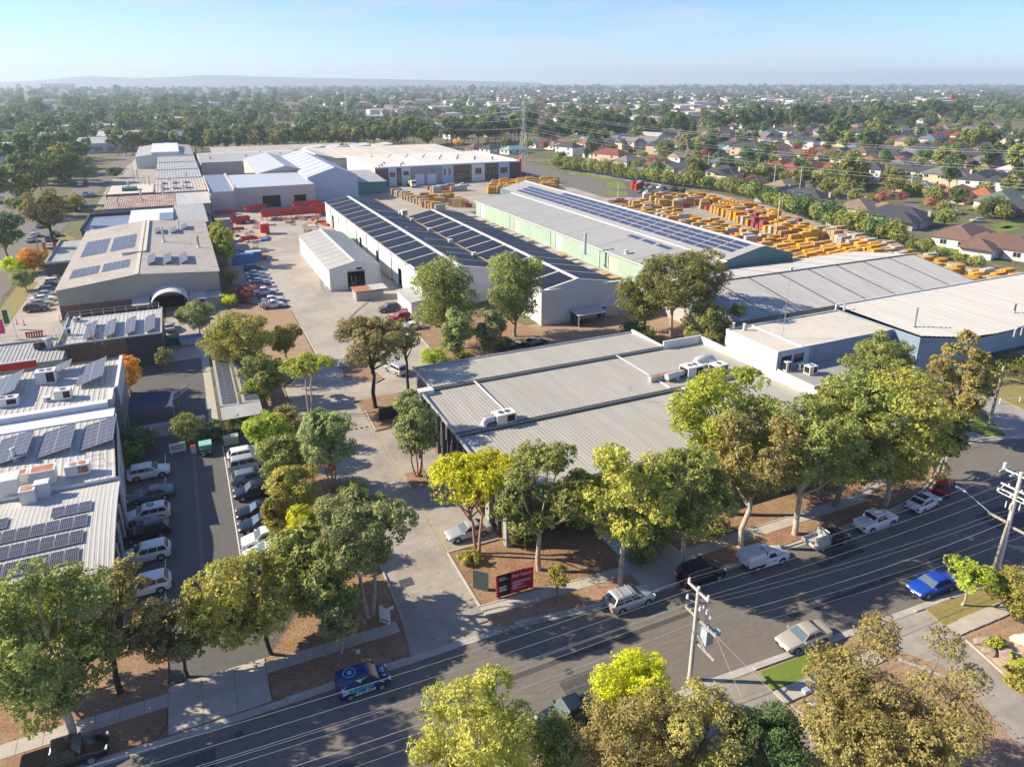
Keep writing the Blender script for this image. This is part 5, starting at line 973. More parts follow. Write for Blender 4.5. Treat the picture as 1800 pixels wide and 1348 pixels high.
def car_proto(kind):
    if kind in CARS: return CARS[kind]
    L, W, H, belt, bon, ws, rf, rr, rb, boot, wr = SPEC[kind]; h = W / 2; x0, x1 = -L / 2, L / 2; pk = kind in ('ute', 'tray', 'canopy')
    cut = rb - 0.12 if kind in ('tray', 'canopy') else x0
    st = [(ws, 0.24, belt, 1.0), (ws + 0.15, 0.24, bon + 0.06, 1.0), (x1 - 0.75, 0.24, bon - 0.03, 0.98), (x1 - 0.28, 0.26, bon - 0.13, 0.93), (x1 - 0.06, 0.32, bon - 0.26, 0.85), (x1, 0.4, bon - 0.36, 0.78)]
    if kind in ('tray', 'canopy'): rear = [(cut, 0.3, belt, 0.96), (cut + 0.05, 0.26, belt, 0.99)]
    else: rear = [(x0, 0.42, boot - 0.22, 0.84), (x0 + 0.05, 0.34, boot - 0.05, 0.91), (x0 + 0.3, 0.26, boot, 0.97), (rb, 0.24, max(boot, belt), 1.0)]
    st = rear + [((rb + ws) / 2, 0.22, belt, 1.0)] + st
    mb = MB(); ring = 13; base = 0
    for x, zb, zt, k in st:
        hw = h * k; half = [(0, zt + 0.03), (0.62 * hw, zt + 0.022), (0.9 * hw, zt - 0.02), (0.985 * hw, zt - 0.12), (hw, zb + (zt - zb) * 0.5), (0.975 * hw, zb + 0.07), (0.86 * hw, zb)]
        mb.v += [(x, y, z) for y, z in half] + [(x, -y, z) for y, z in half[:0:-1]]
    n = len(st)
    for i in range(n - 1):
        for k in range(ring): mb.f.append((i * ring + k, i * ring + (k + 1) % ring, (i + 1) * ring + (k + 1) % ring, (i + 1) * ring + k)); mb.m.append(0)
    mb.f.append(tuple(range(ring - 1, -1, -1))); mb.m.append(0); mb.f.append(tuple((n - 1) * ring + k for k in range(ring))); mb.m.append(0)
    # cabin: belt, shoulder and roof rings
    b0 = len(mb.v); sh = H - 0.10
    rings = [(rb, ws, h * 0.93, belt - 0.03), (rr - 0.03, rf + 0.06, h * 0.77, sh), (rr + 0.1, rf - 0.12, h * 0.66, H - 0.01), (rr + 0.3, rf - 0.3, h * 0.4, H + 0.012)]
    for ra, fa, hw, z in rings: mb.v += [(ra, -hw, z), (fa, -hw, z), (fa, hw, z), (ra, hw, z)]
    for i in range(3):
        for k in range(4): mb.f.append((b0 + i * 4 + k, b0 + i * 4 + (k + 1) % 4, b0 + i * 4 + 4 + (k + 1) % 4, b0 + i * 4 + 4 + k)); mb.m.append(0)
    mb.f.append(tuple(b0 + 12 + k for k in range(4))); mb.m.append(0)
    wb = L * 0.288; xf, xb = wb + 0.08, -wb - 0.02
    for x in (xf, xb):
        if x < cut: continue
        for s in (-1, 1):
            c = len(mb.v); m_ = 12
            mb.v += [(x + math.cos(PI * i / m_) * (wr + 0.07), s * (h + 0.004), wr + math.sin(PI * i / m_) * (wr + 0.07)) for i in range(m_ + 1)] + [(x - wr - 0.07, s * (h + 0.004), 0.24), (x + wr + 0.07, s * (h + 0.004), 0.24)]
            f = tuple(range(c, c + m_ + 3)); mb.f.append(f if s < 0 else f[::-1]); mb.m.append(1)
    mb.box(x1 - 0.1, -h * 0.62, 0.3, x1 + 0.012, h * 0.62, 0.5, 1)
    if cut == x0: mb.box(x0 - 0.012, -h * 0.62, 0.34, x0 + 0.1, h * 0.62, 0.5, 1)
    if kind == 'ute':
        mb.box(x0 + 0.12, -h * 0.8, belt - 0.3, rb - 0.12, h * 0.8, belt + 0.045, 0); mb.quad((x0 + 0.16, -h * 0.74, belt + 0.05), (rb - 0.2, -h * 0.74, belt + 0.05), (rb - 0.2, h * 0.74, belt + 0.05), (x0 + 0.16, h * 0.74, belt + 0.05), 0)
    P = [('body', mb.mesh('body', [PAINT['white'], M['plastic']], 42), None, ())]
    A0, A1 = rings[0], rings[1]
    q = lambda r, i: [(r[0], -r[2], r[3]), (r[1], -r[2], r[3]), (r[1], r[2], r[3]), (r[0], r[2], r[3])][i]
    def pane(name, c4, u0, u1, v0, v1, m): P.append((name, MB().quad(*inset(*c4, u0, u1, v0, v1, 0.012)).mesh(name, M[m]), None, ()))
    pane('windscreen', (q(A0, 1), q(A0, 2), q(A1, 2), q(A1, 1)), 0.04, 0.96, 0.04, 0.95, 'car_screen')
    pane('rear_window', (q(A0, 3), q(A0, 0), q(A1, 0), q(A1, 3)), 0.07, 0.93, 0.14 if not pk else 0.2, 0.93, 'car_glass')
    spl = [(0.53, 0.92)] if kind in ('van', 'tray', 'canopy') else [(0.05, 0.46), (0.5, 0.9)]
    if kind in ('tray', 'canopy'): spl = [(0.12, 0.86)]
    if kind in ('wagon', 'mpv', 'suv'): spl = [(0.04, 0.3), (0.33, 0.6), (0.63, 0.92)]
    for u0, u1 in spl:
        pane('side_window', (q(A0, 0), q(A0, 1), q(A1, 1), q(A1, 0)), u0, u1, 0.1, 0.9, 'car_glass'); pane('side_window', (q(A0, 2), q(A0, 3), q(A1, 3), q(A1, 2)), 1 - u1, 1 - u0, 0.1, 0.9, 'car_glass')
    for s in (-1, 1):
        P.append(('headlight', MB().box(x1 - 0.25, s * h * 0.66 - 0.17, bon - 0.34, x1 - 0.02, s * h * 0.66 + 0.17, bon - 0.2).mesh('headlight', M['lamp_clear']), None, ()))
        P.append(('mirror', MB().box(ws - 0.28, s * (h + 0.09) - 0.09, belt, ws - 0.12, s * (h + 0.09) + 0.09, belt + 0.13).mesh('mirror', PAINT['white']), None, ()))
        tx = x0 if cut == x0 else x0
        P.append(('tail_light', MB().box(tx - 0.015, s * h * 0.78 - 0.11, boot - 0.34, tx + 0.16, s * h * 0.78 + 0.11, boot - 0.12).mesh('tail_light', M['lamp_red']), None, ()))
    tyre = MB().tube([(0, -0.115, 0), (0, -0.08, 0), (0, 0.08, 0), (0, 0.115, 0)], [wr * 0.93, wr, wr, wr * 0.93], 16).mesh('tyre', M['tyre'], 40)
    rim = MB().tube([(0, -0.119, 0), (0, 0.119, 0)], [wr * 0.62, wr * 0.62], 10).mesh('rim', M['rim'])
    for x in (xf, xb):
        for s in (-1, 1): P.append(('wheel', tyre, (x, s * (h - 0.1), wr), (('rim', rim),)))
    P.append(('number_plate', MB().box(x1 + 0.013, -0.19, 0.42, x1 + 0.02, 0.19, 0.53).mesh('number_plate', M['sign_white']), None, ()))
    if kind == 'tray':
        tb = MB().box(x0, -h, 0.72, cut - 0.04, h, 0.8); tb.box(x0, -h, 0.8, cut - 0.04, -h + 0.05, 1.1).box(x0, h - 0.05, 0.8, cut - 0.04, h, 1.1).box(x0, -h + 0.05, 0.8, x0 + 0.05, h - 0.05, 1.1); P.append(('tray', tb.mesh('tray', M['zinc']), None, ()))
        P.append(('headboard', MB().box(cut - 0.12, -h, 0.8, cut - 0.05, h, 1.72).mesh('headboard', M['steel']), None, ())); P.append(('tool_box', MB().box(x0 + 0.5, -h + 0.06, 0.8, cut - 0.2, -h + 0.6, 1.5).mesh('tool_box', M['roof_white']), None, ()))
        P.append(('ladder_rack', MB().tube([(cut - 0.1, -0.6, 1.75), (x0 + 0.4, -0.6, 1.75)], 0.03, 5).tube([(cut - 0.1, 0.6, 1.75), (x0 + 0.4, 0.6, 1.75)], 0.03, 5).tube([(x0 + 0.4, -0.6, 1.75), (x0 + 0.4, 0.6, 1.75)], 0.03, 5).tube([(x0 + 0.4, -0.6, 1.75), (x0 + 0.4, -0.6, 1.0)], 0.03, 5).mesh('ladder_rack', M['steel']), None, ()))
        P.append(('chassis', MB().box(x0 + 0.2, -0.45, 0.45, cut, 0.45, 0.72).mesh('chassis', M['plastic']), None, ()))
    if kind == 'canopy':
        c = MB(); c.add([(x0, -h, 0.78), (cut - 0.05, -h, 0.78), (cut - 0.05, h, 0.78), (x0, h, 0.78), (x0, -h, 1.55), (cut - 0.05, -h, 1.55), (cut - 0.05, h, 1.55), (x0, h, 1.55), (x0 + 0.1, -h + 0.14, 1.92), (cut - 0.1, -h + 0.14, 1.92), (cut - 0.1, h - 0.14, 1.92), (x0 + 0.1, h - 0.14, 1.92)],
                      [(0, 1, 5, 4), (1, 2, 6, 5), (2, 3, 7, 6), (3, 0, 4, 7), (4, 5, 9, 8), (5, 6, 10, 9), (6, 7, 11, 10), (7, 4, 8, 11), (8, 9, 10, 11), (3, 2, 1, 0)]); P.append(('canopy', c.mesh('canopy', M['white']), None, ()))
        P.append(('roof_rack', MB().tube([(x0 + 0.2, -0.6, 2.02), (rf - 0.2, -0.6, 2.02)], 0.03, 5).tube([(x0 + 0.2, 0.6, 2.02), (rf - 0.2, 0.6, 2.02)], 0.03, 5).mesh('roof_rack', M['zinc']), None, ()))
        for k in range(5): P.append(('rack_bar', MB().tube([(x0 + 0.3 + k * 0.65, -0.75, 2.0), (x0 + 0.3 + k * 0.65, 0.75, 2.0)], 0.028, 5).mesh('rack_bar', M['zinc']), None, ()))
        P.append(('chassis', MB().box(x0 + 0.2, -0.45, 0.45, cut, 0.45, 0.78).mesh('chassis', M['plastic']), None, ()))
    CARS[kind] = P; return P
NCAR = 0
def car(kind, col, label, p, rz=0.0, group=None, auto=False, extra=None, cat='car', simple=False):
    """a vehicle and its parts; copies share mesh data"""
    nm = {'ute': 'pickup_truck', 'tray': 'tray_truck', 'canopy': 'canopy_truck', 'van': 'panel_van', 'wagon': 'four_wheel_drive', 'suv': 'parked_suv', 'mpv': 'people_mover', 'hatch': 'parked_hatchback'}.get(kind, 'parked_car')
    t = thing(nm, label, cat, (p[0], p[1], p[2] if len(p) > 2 and p[2] < 0.3 else 0.012), rz, group, auto); pm = PAINT[col]
    for name, me, loc, subs in car_proto(kind):
        if simple and name in ('mirror', 'number_plate', 'headlight'): continue
        o = ob(name, me, t, loc, 0.0, pm if name in ('body', 'mirror') else None)
        for sn, sm in subs: ob(sn, sm, o)
    L, W, H, belt, bon, ws, rf, rr, rb, boot, wr = SPEC[kind]; h = W / 2
    ex = extra or ()
    if 'rack' in ex:
        for k in (0.15, 0.75): MB().tube([(rf - 0.3 + (rr - rf + 0.5) * k, -h * 0.7, H + 0.09), (rf - 0.3 + (rr - rf + 0.5) * k, h * 0.7, H + 0.09)], 0.03, 5).obj('roof_bar', M['steel'], t)
    if 'platform' in ex:
        MB().box(rr + 0.1, -h * 0.72, H + 0.06, rf - 0.1, h * 0.72, H + 0.11).obj('roof_platform', M['black'], t); MB().tube([(-L / 2 - 0.14, 0.25, 0.95), (-L / 2 + 0.02, 0.25, 0.95)], 0.38, 14).obj('spare_wheel', M['tyre'], t)
    if 'blackroof' in ex: MB().quad((rr + 0.15, -h * 0.58, H + 0.014), (rf - 0.1, -h * 0.58, H + 0.012), (rf - 0.1, h * 0.58, H + 0.012), (rr + 0.15, h * 0.58, H + 0.014)).obj('glass_roof', M['car_glass'], t)
    if 'sunroof' in ex: MB().quad((rf - 1.1, -0.4, H + 0.016), (rf - 0.35, -0.4, H + 0.016), (rf - 0.35, 0.4, H + 0.016), (rf - 1.1, 0.4, H + 0.016)).obj('sunroof', M['car_glass'], t)
    return t
def at(px, py, z=0.0): p = G(px, py, z); return (p[0], p[1], 0.012)
R_, L_F = 0.0, PI
# street, parked along the north kerb
car('suv', 'silver', 'silver SUV parked at the kerb beside the young street tree', at(1106, 1062), 0.0, extra=('rack',))
car('wagon', 'black', 'black four wheel drive with roof platform and spare wheel at the kerb', at(1231, 1019), 0.0, extra=('platform',))
cu = car('canopy', 'white', 'white work truck with canopy and ladder rack at the kerb', at(1341, 990), -0.02, cat='truck')
car('tray', 'black', 'black tray truck with silver tray and white tool box', at(1452, 957), 0.0, cat='truck')
car('ute', 'white', 'white dual cab pickup parked behind the black tray truck', at(1537, 924), 0.02, cat='pickup')
car('sedan', 'white', 'white coupe with black glass roof near the bend', at(1622, 890), 0.12, extra=('blackroof',))
car('hatch', 'red', 'red car half hidden under the street trees at the bend', at(1656, 861), 0.5)
car('sedan', 'champagne', 'champagne sedan parked by the bright green lawn strip', at(1411, 1128), PI - 0.04)
car('sedan', 'blue', 'bright blue sedan parked on the far kerb at right', at(1636, 1036), PI - 0.06)
car('ute', 'navy', 'dark pickup parked below the yellow green round tree', at(1003, 1266), PI)
car('ute', 'black', 'black pickup at the bottom left corner of the street', at(118, 1340), 0.0)
# car park on the left: left row then right row
for k, c, y, f, lab, ex in (('suv', 'white', 839, R_, 'white SUV with roof bars at the back of the car park', ('rack',)), ('sedan', 'grey', 879, L_F, 'grey electric sedan in the left row of the car park', ('blackroof',)), ('suv', 'white', 914, L_F, 'white SUV with sunroof beside the grey sedan', ('sunroof',)), ('suv', 'black', 944, L_F, 'black SUV in the left row of the car park', ()), ('suv', 'white', 983, L_F, 'white SUV half under the bronze leaved tree', ()), ('suv', 'white', 1040, L_F, 'white SUV mostly hidden by the bronze leaved tree', ())):
    p = at(254, y); car(k, c, lab, (-7.9 if k == 'suv' else -7.6, p[1], 0.012), f, extra=ex)
for k, c, y, f, lab in (('suv', 'white', 806, R_, 'white SUV behind the silver people mover'), ('mpv', 'silver', 822, R_, 'silver people mover at the back of the right row'), ('suv', 'steelblue', 848, R_, 'steel blue SUV beside the silver people mover'), ('suv', 'navy', 872, L_F, 'dark navy SUV facing the car park aisle'), ('sedan', 'black', 907, L_F, 'upper black sedan in the right row under the hedge'), ('sedan', 'navy', 931, L_F, 'lower black sedan in the right row under the hedge'), ('suv', 'white', 961, L_F, 'white SUV in the right row beside the yellow shrub'), ('sedan', 'white', 984, L_F, 'white sedan with dark roof beside the yellow shrub'), ('sedan', 'white', 1003, L_F, 'white sedan last in the right row by the olive tree')):
    p = at(440, y); car(k, c, lab, (3.2, p[1], 0.012), f)
car('sedan', 'silver', 'silver sedan parked on the driveway under the yellow tree', (22.6, 59.9, 0.02), PI)
# yard
for i, (k, c, px, py, lab) in enumerate((('suv', 'navy', 446, 476, 'dark car nearest the blue container'), ('sedan', 'silver', 448, 485, 'silver car third from the blue container'), ('sedan', 'steelblue', 449, 492, 'blue grey car in the row by the yard hedge'), ('sedan', 'silver', 452, 499, 'pale silver car in the row by the yard hedge'), ('suv', 'black', 456, 506, 'black SUV in the row by the yard hedge'), ('sedan', 'maroon', 460, 512, 'maroon sedan in the row by the yard hedge'), ('ute', 'white', 466, 518, 'white pickup at the near end of the yard row'))):
    car(k, c, lab, (14.0, at(px, py)[1], 0.012), 0.0)
car('sedan', 'white', 'white sedan on the dark bay beside the tray truck', (15.0, 155.6, 0.018), 0.0); car('tray', 'white', 'white tray truck parked on the dark asphalt bay', (14.2, 151.2, 0.018), 0.0, cat='truck')
car('suv', 'bronze', 'bronze SUV crossing the open yard', at(684, 547), PI + 0.05); car('suv', 'red', 'red SUV by the tall leafy trees in the yard', at(704, 563), PI + 0.05); car('sedan', 'white', 'white car partly under the brown leaved tree', at(722, 579), PI)
car('hatch', 'steelblue', 'blue grey hatchback at the edge of the yard shade', at(484, 600), PI); car('suv', 'silver', 'silver grey SUV parked behind the tall brown tree', at(697, 655), 1.9)
car('sedan', 'black', 'left black car tucked in the shade behind the ribbed roof', at(898, 612), 0.2); car('sedan', 'black', 'right black car tucked in the shade behind the ribbed roof', at(940, 607), 0.2)
# forecourt on the left
for i, (k, c) in enumerate((('suv', 'bronze'), ('sedan', 'champagne'), ('sedan', 'white'), ('sedan', 'silver'), ('suv', 'grey'), ('hatch', 'black'), ('suv', 'white'), ('sedan', 'silver'))):
    car(k, c, '%s in the forecourt row beside the beige warehouse' % ('%s %s' % (c, {'suv': 'SUV', 'sedan': 'sedan', 'hatch': 'hatchback'}[k])), (-30.3 + i * 0.15, 169.5 + i * 3.7, 0.012), 0.0, 'cars in the forecourt row', True)
car('sedan', 'silver', 'silver car seen from behind by the arched canopy', at(299, 580), PI / 2)
# street and lots further off
def row(lab, pts, kinds, cols, rz, group, simple=True):
    for i, (px, py) in enumerate(pts):
        c = cols[i % len(cols)]; car(kinds[i % len(kinds)], c, c + ' ' + lab, at(px, py), rz + rnd.uniform(-0.05, 0.05), group, True, simple=simple)
row('car parked along the side street', [(20, 362), (28, 354), (36, 346), (46, 338), (142, 327), (152, 324), (72, 400), (63, 416), (56, 425), (90, 424), (97, 415), (90, 436), (104, 440), (112, 430), (152, 345), (164, 345), (148, 364), (136, 372)], ['suv', 'sedan', 'hatch', 'sedan', 'wagon'], ['white', 'silver', 'grey', 'navy', 'white', 'red', 'steelblue'], PI / 2 - 0.1, 'cars along the side street')
row('car in the small lot beside the tan works', [(308, 369), (320, 366), (330, 366), (309, 378), (352, 369), (360, 371), (358, 376), (364, 380), (350, 384), (362, 386)], ['sedan', 'suv', 'hatch'], ['white', 'grey', 'white', 'silver', 'white', 'white'], 1.5, 'cars beside the tan works')
row('car in the rear car park by the hedge', [(1114, 324), (1126, 325), (1140, 328), (1146, 331), (1160, 332), (1166, 335), (1186, 336), (1200, 337), (1126, 339), (1137, 342), (1147, 344)], ['suv', 'wagon', 'sedan', 'sedan', 'ute'], ['steelblue', 'white', 'black', 'silver', 'white', 'grey', 'black', 'navy'], 0.5, 'cars in the rear car park')
car('sedan', 'blue', 'blue car behind the yellow beam stacks', at(916, 307), 0.3, simple=True); car('sedan', 'steelblue', 'pale blue car behind the yellow beam stacks', at(928, 309), 0.3, simple=True); car('sedan', 'white', 'white car in front of the white offices', at(815, 327), 0.1, simple=True)
car('suv', 'white', 'white wagon in the street between the houses at right', at(1674, 378), 2.6); car('suv', 'silver', 'silver wagon in the street behind the brown hip roof', at(1718, 391), 2.6)
# lettering helper: curve text turned into a mesh
def text_mesh(body, size, m, bold=0.0, align='LEFT', shear=0.0):
    cu_ = bpy.data.curves.new('lettering', 'FONT'); cu_.body = body; cu_.size = size; cu_.align_x = align; cu_.offset = bold; cu_.resolution_u = 3; cu_.extrude = 0.002; cu_.shear = shear
    o = bpy.data.objects.new('lettering', cu_); COL.objects.link(o)
    dg = bpy.context.evaluated_depsgraph_get(); me = bpy.data.meshes.new_from_object(o.evaluated_get(dg)); bpy.data.objects.remove(o); bpy.data.curves.remove(cu_)
    me.materials.clear(); me.materials.append(M[m]); return me
# the wrapped van
vn = car('van', 'van', 'navy van with cyan and white lettering parked at the kerb', (7.9, 44.9, 0.012), 0.0, cat='van')
vh = 1.83 / 2
RX = Matrix.Rotation(PI / 2, 4, 'X')
def on_side(me, x, z, name='lettering', off=0.006): o = ob(name, me, vn); o.matrix_basis = Matrix.Translation((x, -vh - off, z)) @ RX; return o
on_side(text_mesh('Estate', 0.56, 'van_cyan', 0.012), -0.72, 0.72, off=0.012); on_side(text_mesh('Studios', 0.52, 'van_ice', 0.008, shear=0.15), -0.78, 0.34, off=0.012)
for k in range(3):
    z = 0.66 + k * 0.16
    o = MB().quad((-1.75, 0, z), (-1.27, 0, z + 0.09), (-1.27, 0, z + 0.2), (-1.75, 0, z + 0.11)).obj('stripe', M['van_ice'], vn); o.location = (0, -vh - 0.008, 0)
    o = MB().quad((-1.27, 0, z + 0.09), (-0.8, 0, z), (-0.8, 0, z + 0.11), (-1.27, 0, z + 0.2)).obj('stripe', M['van_cyan'], vn); o.location = (0, -vh - 0.008, 0)
def side_face(z): return -vh * (0.93 - (0.93 - 0.77) * (z - 1.03) / 0.7) - 0.02
for tri_, m_ in ((((-1.8, 1.2), (-1.35, 1.45), (-1.62, 1.1)), 'van_cyan'), (((-1.85, 1.16), (-1.6, 1.08), (-1.75, 1.35)), 'van_ice'), (((-0.7, 1.62), (-0.25, 1.62), (-0.3, 1.3)), 'van_ice'), (((-0.25, 1.62), (0.25, 1.66), (-0.2, 1.45)), 'van_cyan')):
    MB().tri(*[(x, side_face(z), z) for x, z in tri_]).obj('triangle', M[m_], vn)
for tri_, m_ in ((((-0.95, 0.3), (-0.4, 0.42), (-0.85, 0.5)), 'van_cyan'), (((-0.55, 0.36), (-0.25, 0.4), (-0.45, 0.5)), 'van_ice'), (((1.05, 0.95), (1.5, 0.75), (1.35, 0.98)), 'van_ice')):
    MB().tri(*[(x, -vh - 0.009, z) for x, z in tri_]).obj('triangle', M[m_], vn)
mb = MB(); nn = 28
for i in range(nn):
    a, b = 2 * PI * i / nn, 2 * PI * (i + 1) / nn
    mb.quad((-1.0 + math.cos(a) * 0.5, math.sin(a) * 0.5, 1.848), (-1.0 + math.cos(b) * 0.5, math.sin(b) * 0.5, 1.848), (-1.0 + math.cos(b) * 0.42, math.sin(b) * 0.42, 1.848), (-1.0 + math.cos(a) * 0.42, math.sin(a) * 0.42, 1.848))
mb.obj('roof_ring', M['van_cyan'], vn)
ob('roof_letter', text_mesh('H', 0.5, 'van_ice', 0.012, 'CENTER'), vn).matrix_basis = Matrix.Translation((-0.82, 0, 1.85)) @ Matrix.Rotation(PI / 2, 4, 'Z')
bz = lambda x: 1.09 - (x - 1.3) * 0.17
for k, (tx, m_) in enumerate((('Estate', 'van_cyan'), ('Studios', 'van_ice'))):
    ob('lettering', text_mesh(tx, 0.2, m_, 0.006, 'CENTER'), vn).matrix_basis = Matrix.Translation((1.48 + k * 0.17, 0.12, bz(1.5 + k * 0.17) + 0.02)) @ Matrix.Rotation(math.radians(9), 4, 'Y') @ Matrix.Rotation(PI / 2, 4, 'Z')
for k in range(3): MB().quad((1.42 + k * 0.11, -0.62, bz(1.42) + 0.012), (1.48 + k * 0.11, -0.45, bz(1.42) + 0.012), (1.53 + k * 0.11, -0.45, bz(1.5) + 0.012), (1.47 + k * 0.11, -0.62, bz(1.5) + 0.012)).obj('stripe', M['van_ice'], vn)
# faded teal strokes on the canopy truck door
for k, (u0, u1, zz) in enumerate(((0.28, 0.42, 0.98), (0.34, 0.82, 0.86), (0.36, 0.78, 0.8))): MB().box(u0, -0.95, zz, u1, -0.942, zz + 0.045).obj('door_marking', M['glass_green'], cu)
for k in range(4): MB().box(-2.3 + k * 0.5, -0.95, 0.98, -2.22 + k * 0.5, -0.937, 1.06).obj('catch', M['plastic'], cu)
# ================================================================ trees and shrubs
LG = dict(grey=1.15, brown=1.25, mid=1.25, dark=1.3, green=1.08)
LEAF = {k: leaf('leaf_' + k, [[q * LG.get(k, 1.0) for q in c] for c in v]) for k, v in dict(
 olive=[(0.048, 0.056, 0.015), (0.11, 0.118, 0.03), (0.19, 0.19, 0.055)], green=[(0.05, 0.06, 0.015), (0.108, 0.12, 0.03), (0.18, 0.187, 0.053)], grey=[(0.054, 0.065, 0.025), (0.11, 0.125, 0.044), (0.18, 0.188, 0.072)],
 bright=[(0.075, 0.092, 0.011), (0.165, 0.185, 0.022), (0.26, 0.275, 0.042)], yellow=[(0.13, 0.15, 0.006), (0.27, 0.29, 0.012), (0.40, 0.41, 0.03)], gold=[(0.085, 0.086, 0.016), (0.17, 0.162, 0.032), (0.27, 0.245, 0.058)],
 bronze=[(0.075, 0.07, 0.022), (0.155, 0.138, 0.042), (0.245, 0.205, 0.068)], brown=[(0.058, 0.056, 0.02), (0.12, 0.108, 0.037), (0.19, 0.165, 0.058)], dark=[(0.016, 0.03, 0.011), (0.038, 0.06, 0.02), (0.068, 0.095, 0.03)],
 mid=[(0.024, 0.038, 0.014), (0.052, 0.073, 0.024), (0.092, 0.11, 0.036)], red=[(0.10, 0.035, 0.03), (0.18, 0.065, 0.05), (0.26, 0.12, 0.08)], orange=[(0.2, 0.10, 0.015), (0.34, 0.19, 0.025), (0.45, 0.28, 0.045)]).items()}
def crown_np(rs, lobes, n, size, droop=0.3, inner=0.5, aspect=2.0):
    """leaf-sized faces spread through a set of lobes (cx,cy,cz,rx,rz)"""
    lb = np.array(lobes); w = lb[:, 3] ** 2; idx = rs.choice(len(lb), n, p=w / w.sum())
    d = rs.normal(size=(n, 3)); d[:, 2] += 0.25; d /= np.linalg.norm(d, axis=1)[:, None]
    r = inner + (1 - inner) * rs.random(n) ** 0.6
    # small twig clusters: leaves gather in tufts
    c = lb[idx]; P = c[:, :3] + d * r[:, None] * np.stack([c[:, 3], c[:, 3], c[:, 4]], 1)
    tuft = np.floor(P / (size * 3.4) + 0.35 * np.sin(P[:, [1, 2, 0]] * 2.1)); hsh = np.abs(np.sin(tuft @ np.array([12.99, 78.23, 37.7])) * 43758.5) % 1.0
    tf2 = np.floor(P / 0.85 + 0.4 * np.sin(P[:, [2, 0, 1]] * 1.7)); h2 = np.abs(np.sin(tf2 @ np.array([39.3, 11.1, 83.2])) * 24634.6) % 1.0
    keep = (hsh > 0.3) & ((h2 > 0.26) | (size > 0.36)); P, d = P[keep], d[keep]; n = len(P)
    nr = d * 0.9 + rs.normal(size=(n, 3)) * 0.55 + np.array([0, 0, 0.25]); nr /= np.linalg.norm(nr, axis=1)[:, None]
    t = np.cross(nr, rs.normal(size=(n, 3))); t[:, 2] -= droop * np.linalg.norm(t, axis=1); t -= nr * (t * nr).sum(1)[:, None]; t /= np.linalg.norm(t, axis=1)[:, None] + 1e-9
    b = np.cross(nr, t); s = size * (0.6 + 0.8 * rs.random(n))[:, None]
    return np.stack([P - t * s * 0.7 - b * s / aspect, P - t * s * 0.7 + b * s / aspect, P + t * s], 1).reshape(-1, 3)
def make_tree(seed, H, R, cb=0.35, leafm='olive', bark='bark', n=9000, size=0.26, shape='gum', stems=1, lean=(0, 0), nl=None, lobe=0.36, trunk_r=None, bare=0.0, limbs=True, inner=0.45):
    """returns (trunk mesh, crown mesh): tapered trunk, limbs reaching into the lobes, leaves on the lobes"""
    rs = np.random.RandomState(seed); rr = random.Random(seed); lobes = []
    R *= 1.22; lobe *= 1.0; n = int(n * (1.45 if n > 2000 else 1.0)); size *= 0.86 if n > 2000 else 1.0; z0, z1 = H * cb, H; hc = (z1 - z0) / 2; zc = (z0 + z1) / 2
    nl = int(nl * 1.5) if nl else (42 if shape == 'gum' else 30)
    if shape == 'gum' and H > 7: lobe *= 0.78
    if shape == 'column': R *= 0.86
    for i in range(nl):
        for _ in range(40):
            d = rs.normal(size=3); d /= np.linalg.norm(d); q = rs.random() ** (0.33 if shape != 'gum' else 0.22) * 0.9
            x, y, z = d * q
            if shape == 'umbrella' and z < -0.1 and rs.random() < 0.85: continue
            if shape == 'umbrella': z = 0.55 * z + 0.35 - 0.5 * (x * x + y * y)
            if shape == 'cone': k = 0.35 + 0.65 * (1 - (z + 1) / 2); x, y = x * k, y * k
            if shape == 'column': x, y = x * 0.9, y * 0.9
            break
        lr = R * lobe * (0.75 + 0.5 * rs.random()); lz = lr * (0.55 if shape == 'umbrella' else 0.66 if shape == 'gum' else 0.78)
        zz = zc + z * (hc - lz * 0.8); k = max(0.0, min(1.0, zz / H))
        lobes.append((x * (R - lr * 0.6) + lean[0] * k, y * (R - lr * 0.6) + lean[1] * k, zz, lr, lz))
    cm = np_mesh('crown', crown_np(rs, lobes, n * 2, size * 0.84, inner=inner), 3, LEAF[leafm])
    mb = MB(); tr = trunk_r or max(0.12, H * 0.019)
    for s in range(stems):
        a = 2 * PI * s / stems + rr.random(); o = 0.0 if stems == 1 else 0.18
        fx, fy = math.cos(a) * o, math.sin(a) * o
        k = cb * 0.95; tip = Vector((lean[0] * k + fx * 4 + rr.uniform(-.2, .2), lean[1] * k + fy * 4 + rr.uniform(-.2, .2), z0 * 0.95 + (0.25 * hc)))
        r0 = tr / math.sqrt(stems)
        base = Vector((fx, fy, -0.1)); m1 = base.lerp(tip, 0.35) + Vector((rr.uniform(-.2, .2), rr.uniform(-.2, .2), 0)); m2 = base.lerp(tip, 0.7) + Vector((rr.uniform(-.25, .25), rr.uniform(-.25, .25), 0))
        mb.tube([base, base.lerp(m1, 0.15), m1, m2, tip], [r0 * 1.35, r0 * 1.05, r0 * 0.92, r0 * 0.8, r0 * 0.66], 8)
        if limbs:
            mine = [l for i, l in enumerate(lobes) if i % stems == s]
            for l in mine[:18]:
                c = Vector(l[:3]); st = base.lerp(tip, rr.uniform(0.72, 1.0)) if rr.random() < 0.5 else tip
                mid = st.lerp(c, 0.5) + Vector((rr.uniform(-.3, .3), rr.uniform(-.3, .3), -0.06 * (c - st).length))
                mb.tube([st, st.lerp(mid, 0.5), mid, c], [r0 * 0.58, r0 * 0.48, r0 * 0.36, r0 * 0.12], 5, cap=False)
    return mb.mesh('trunk', M[bark], 50), cm
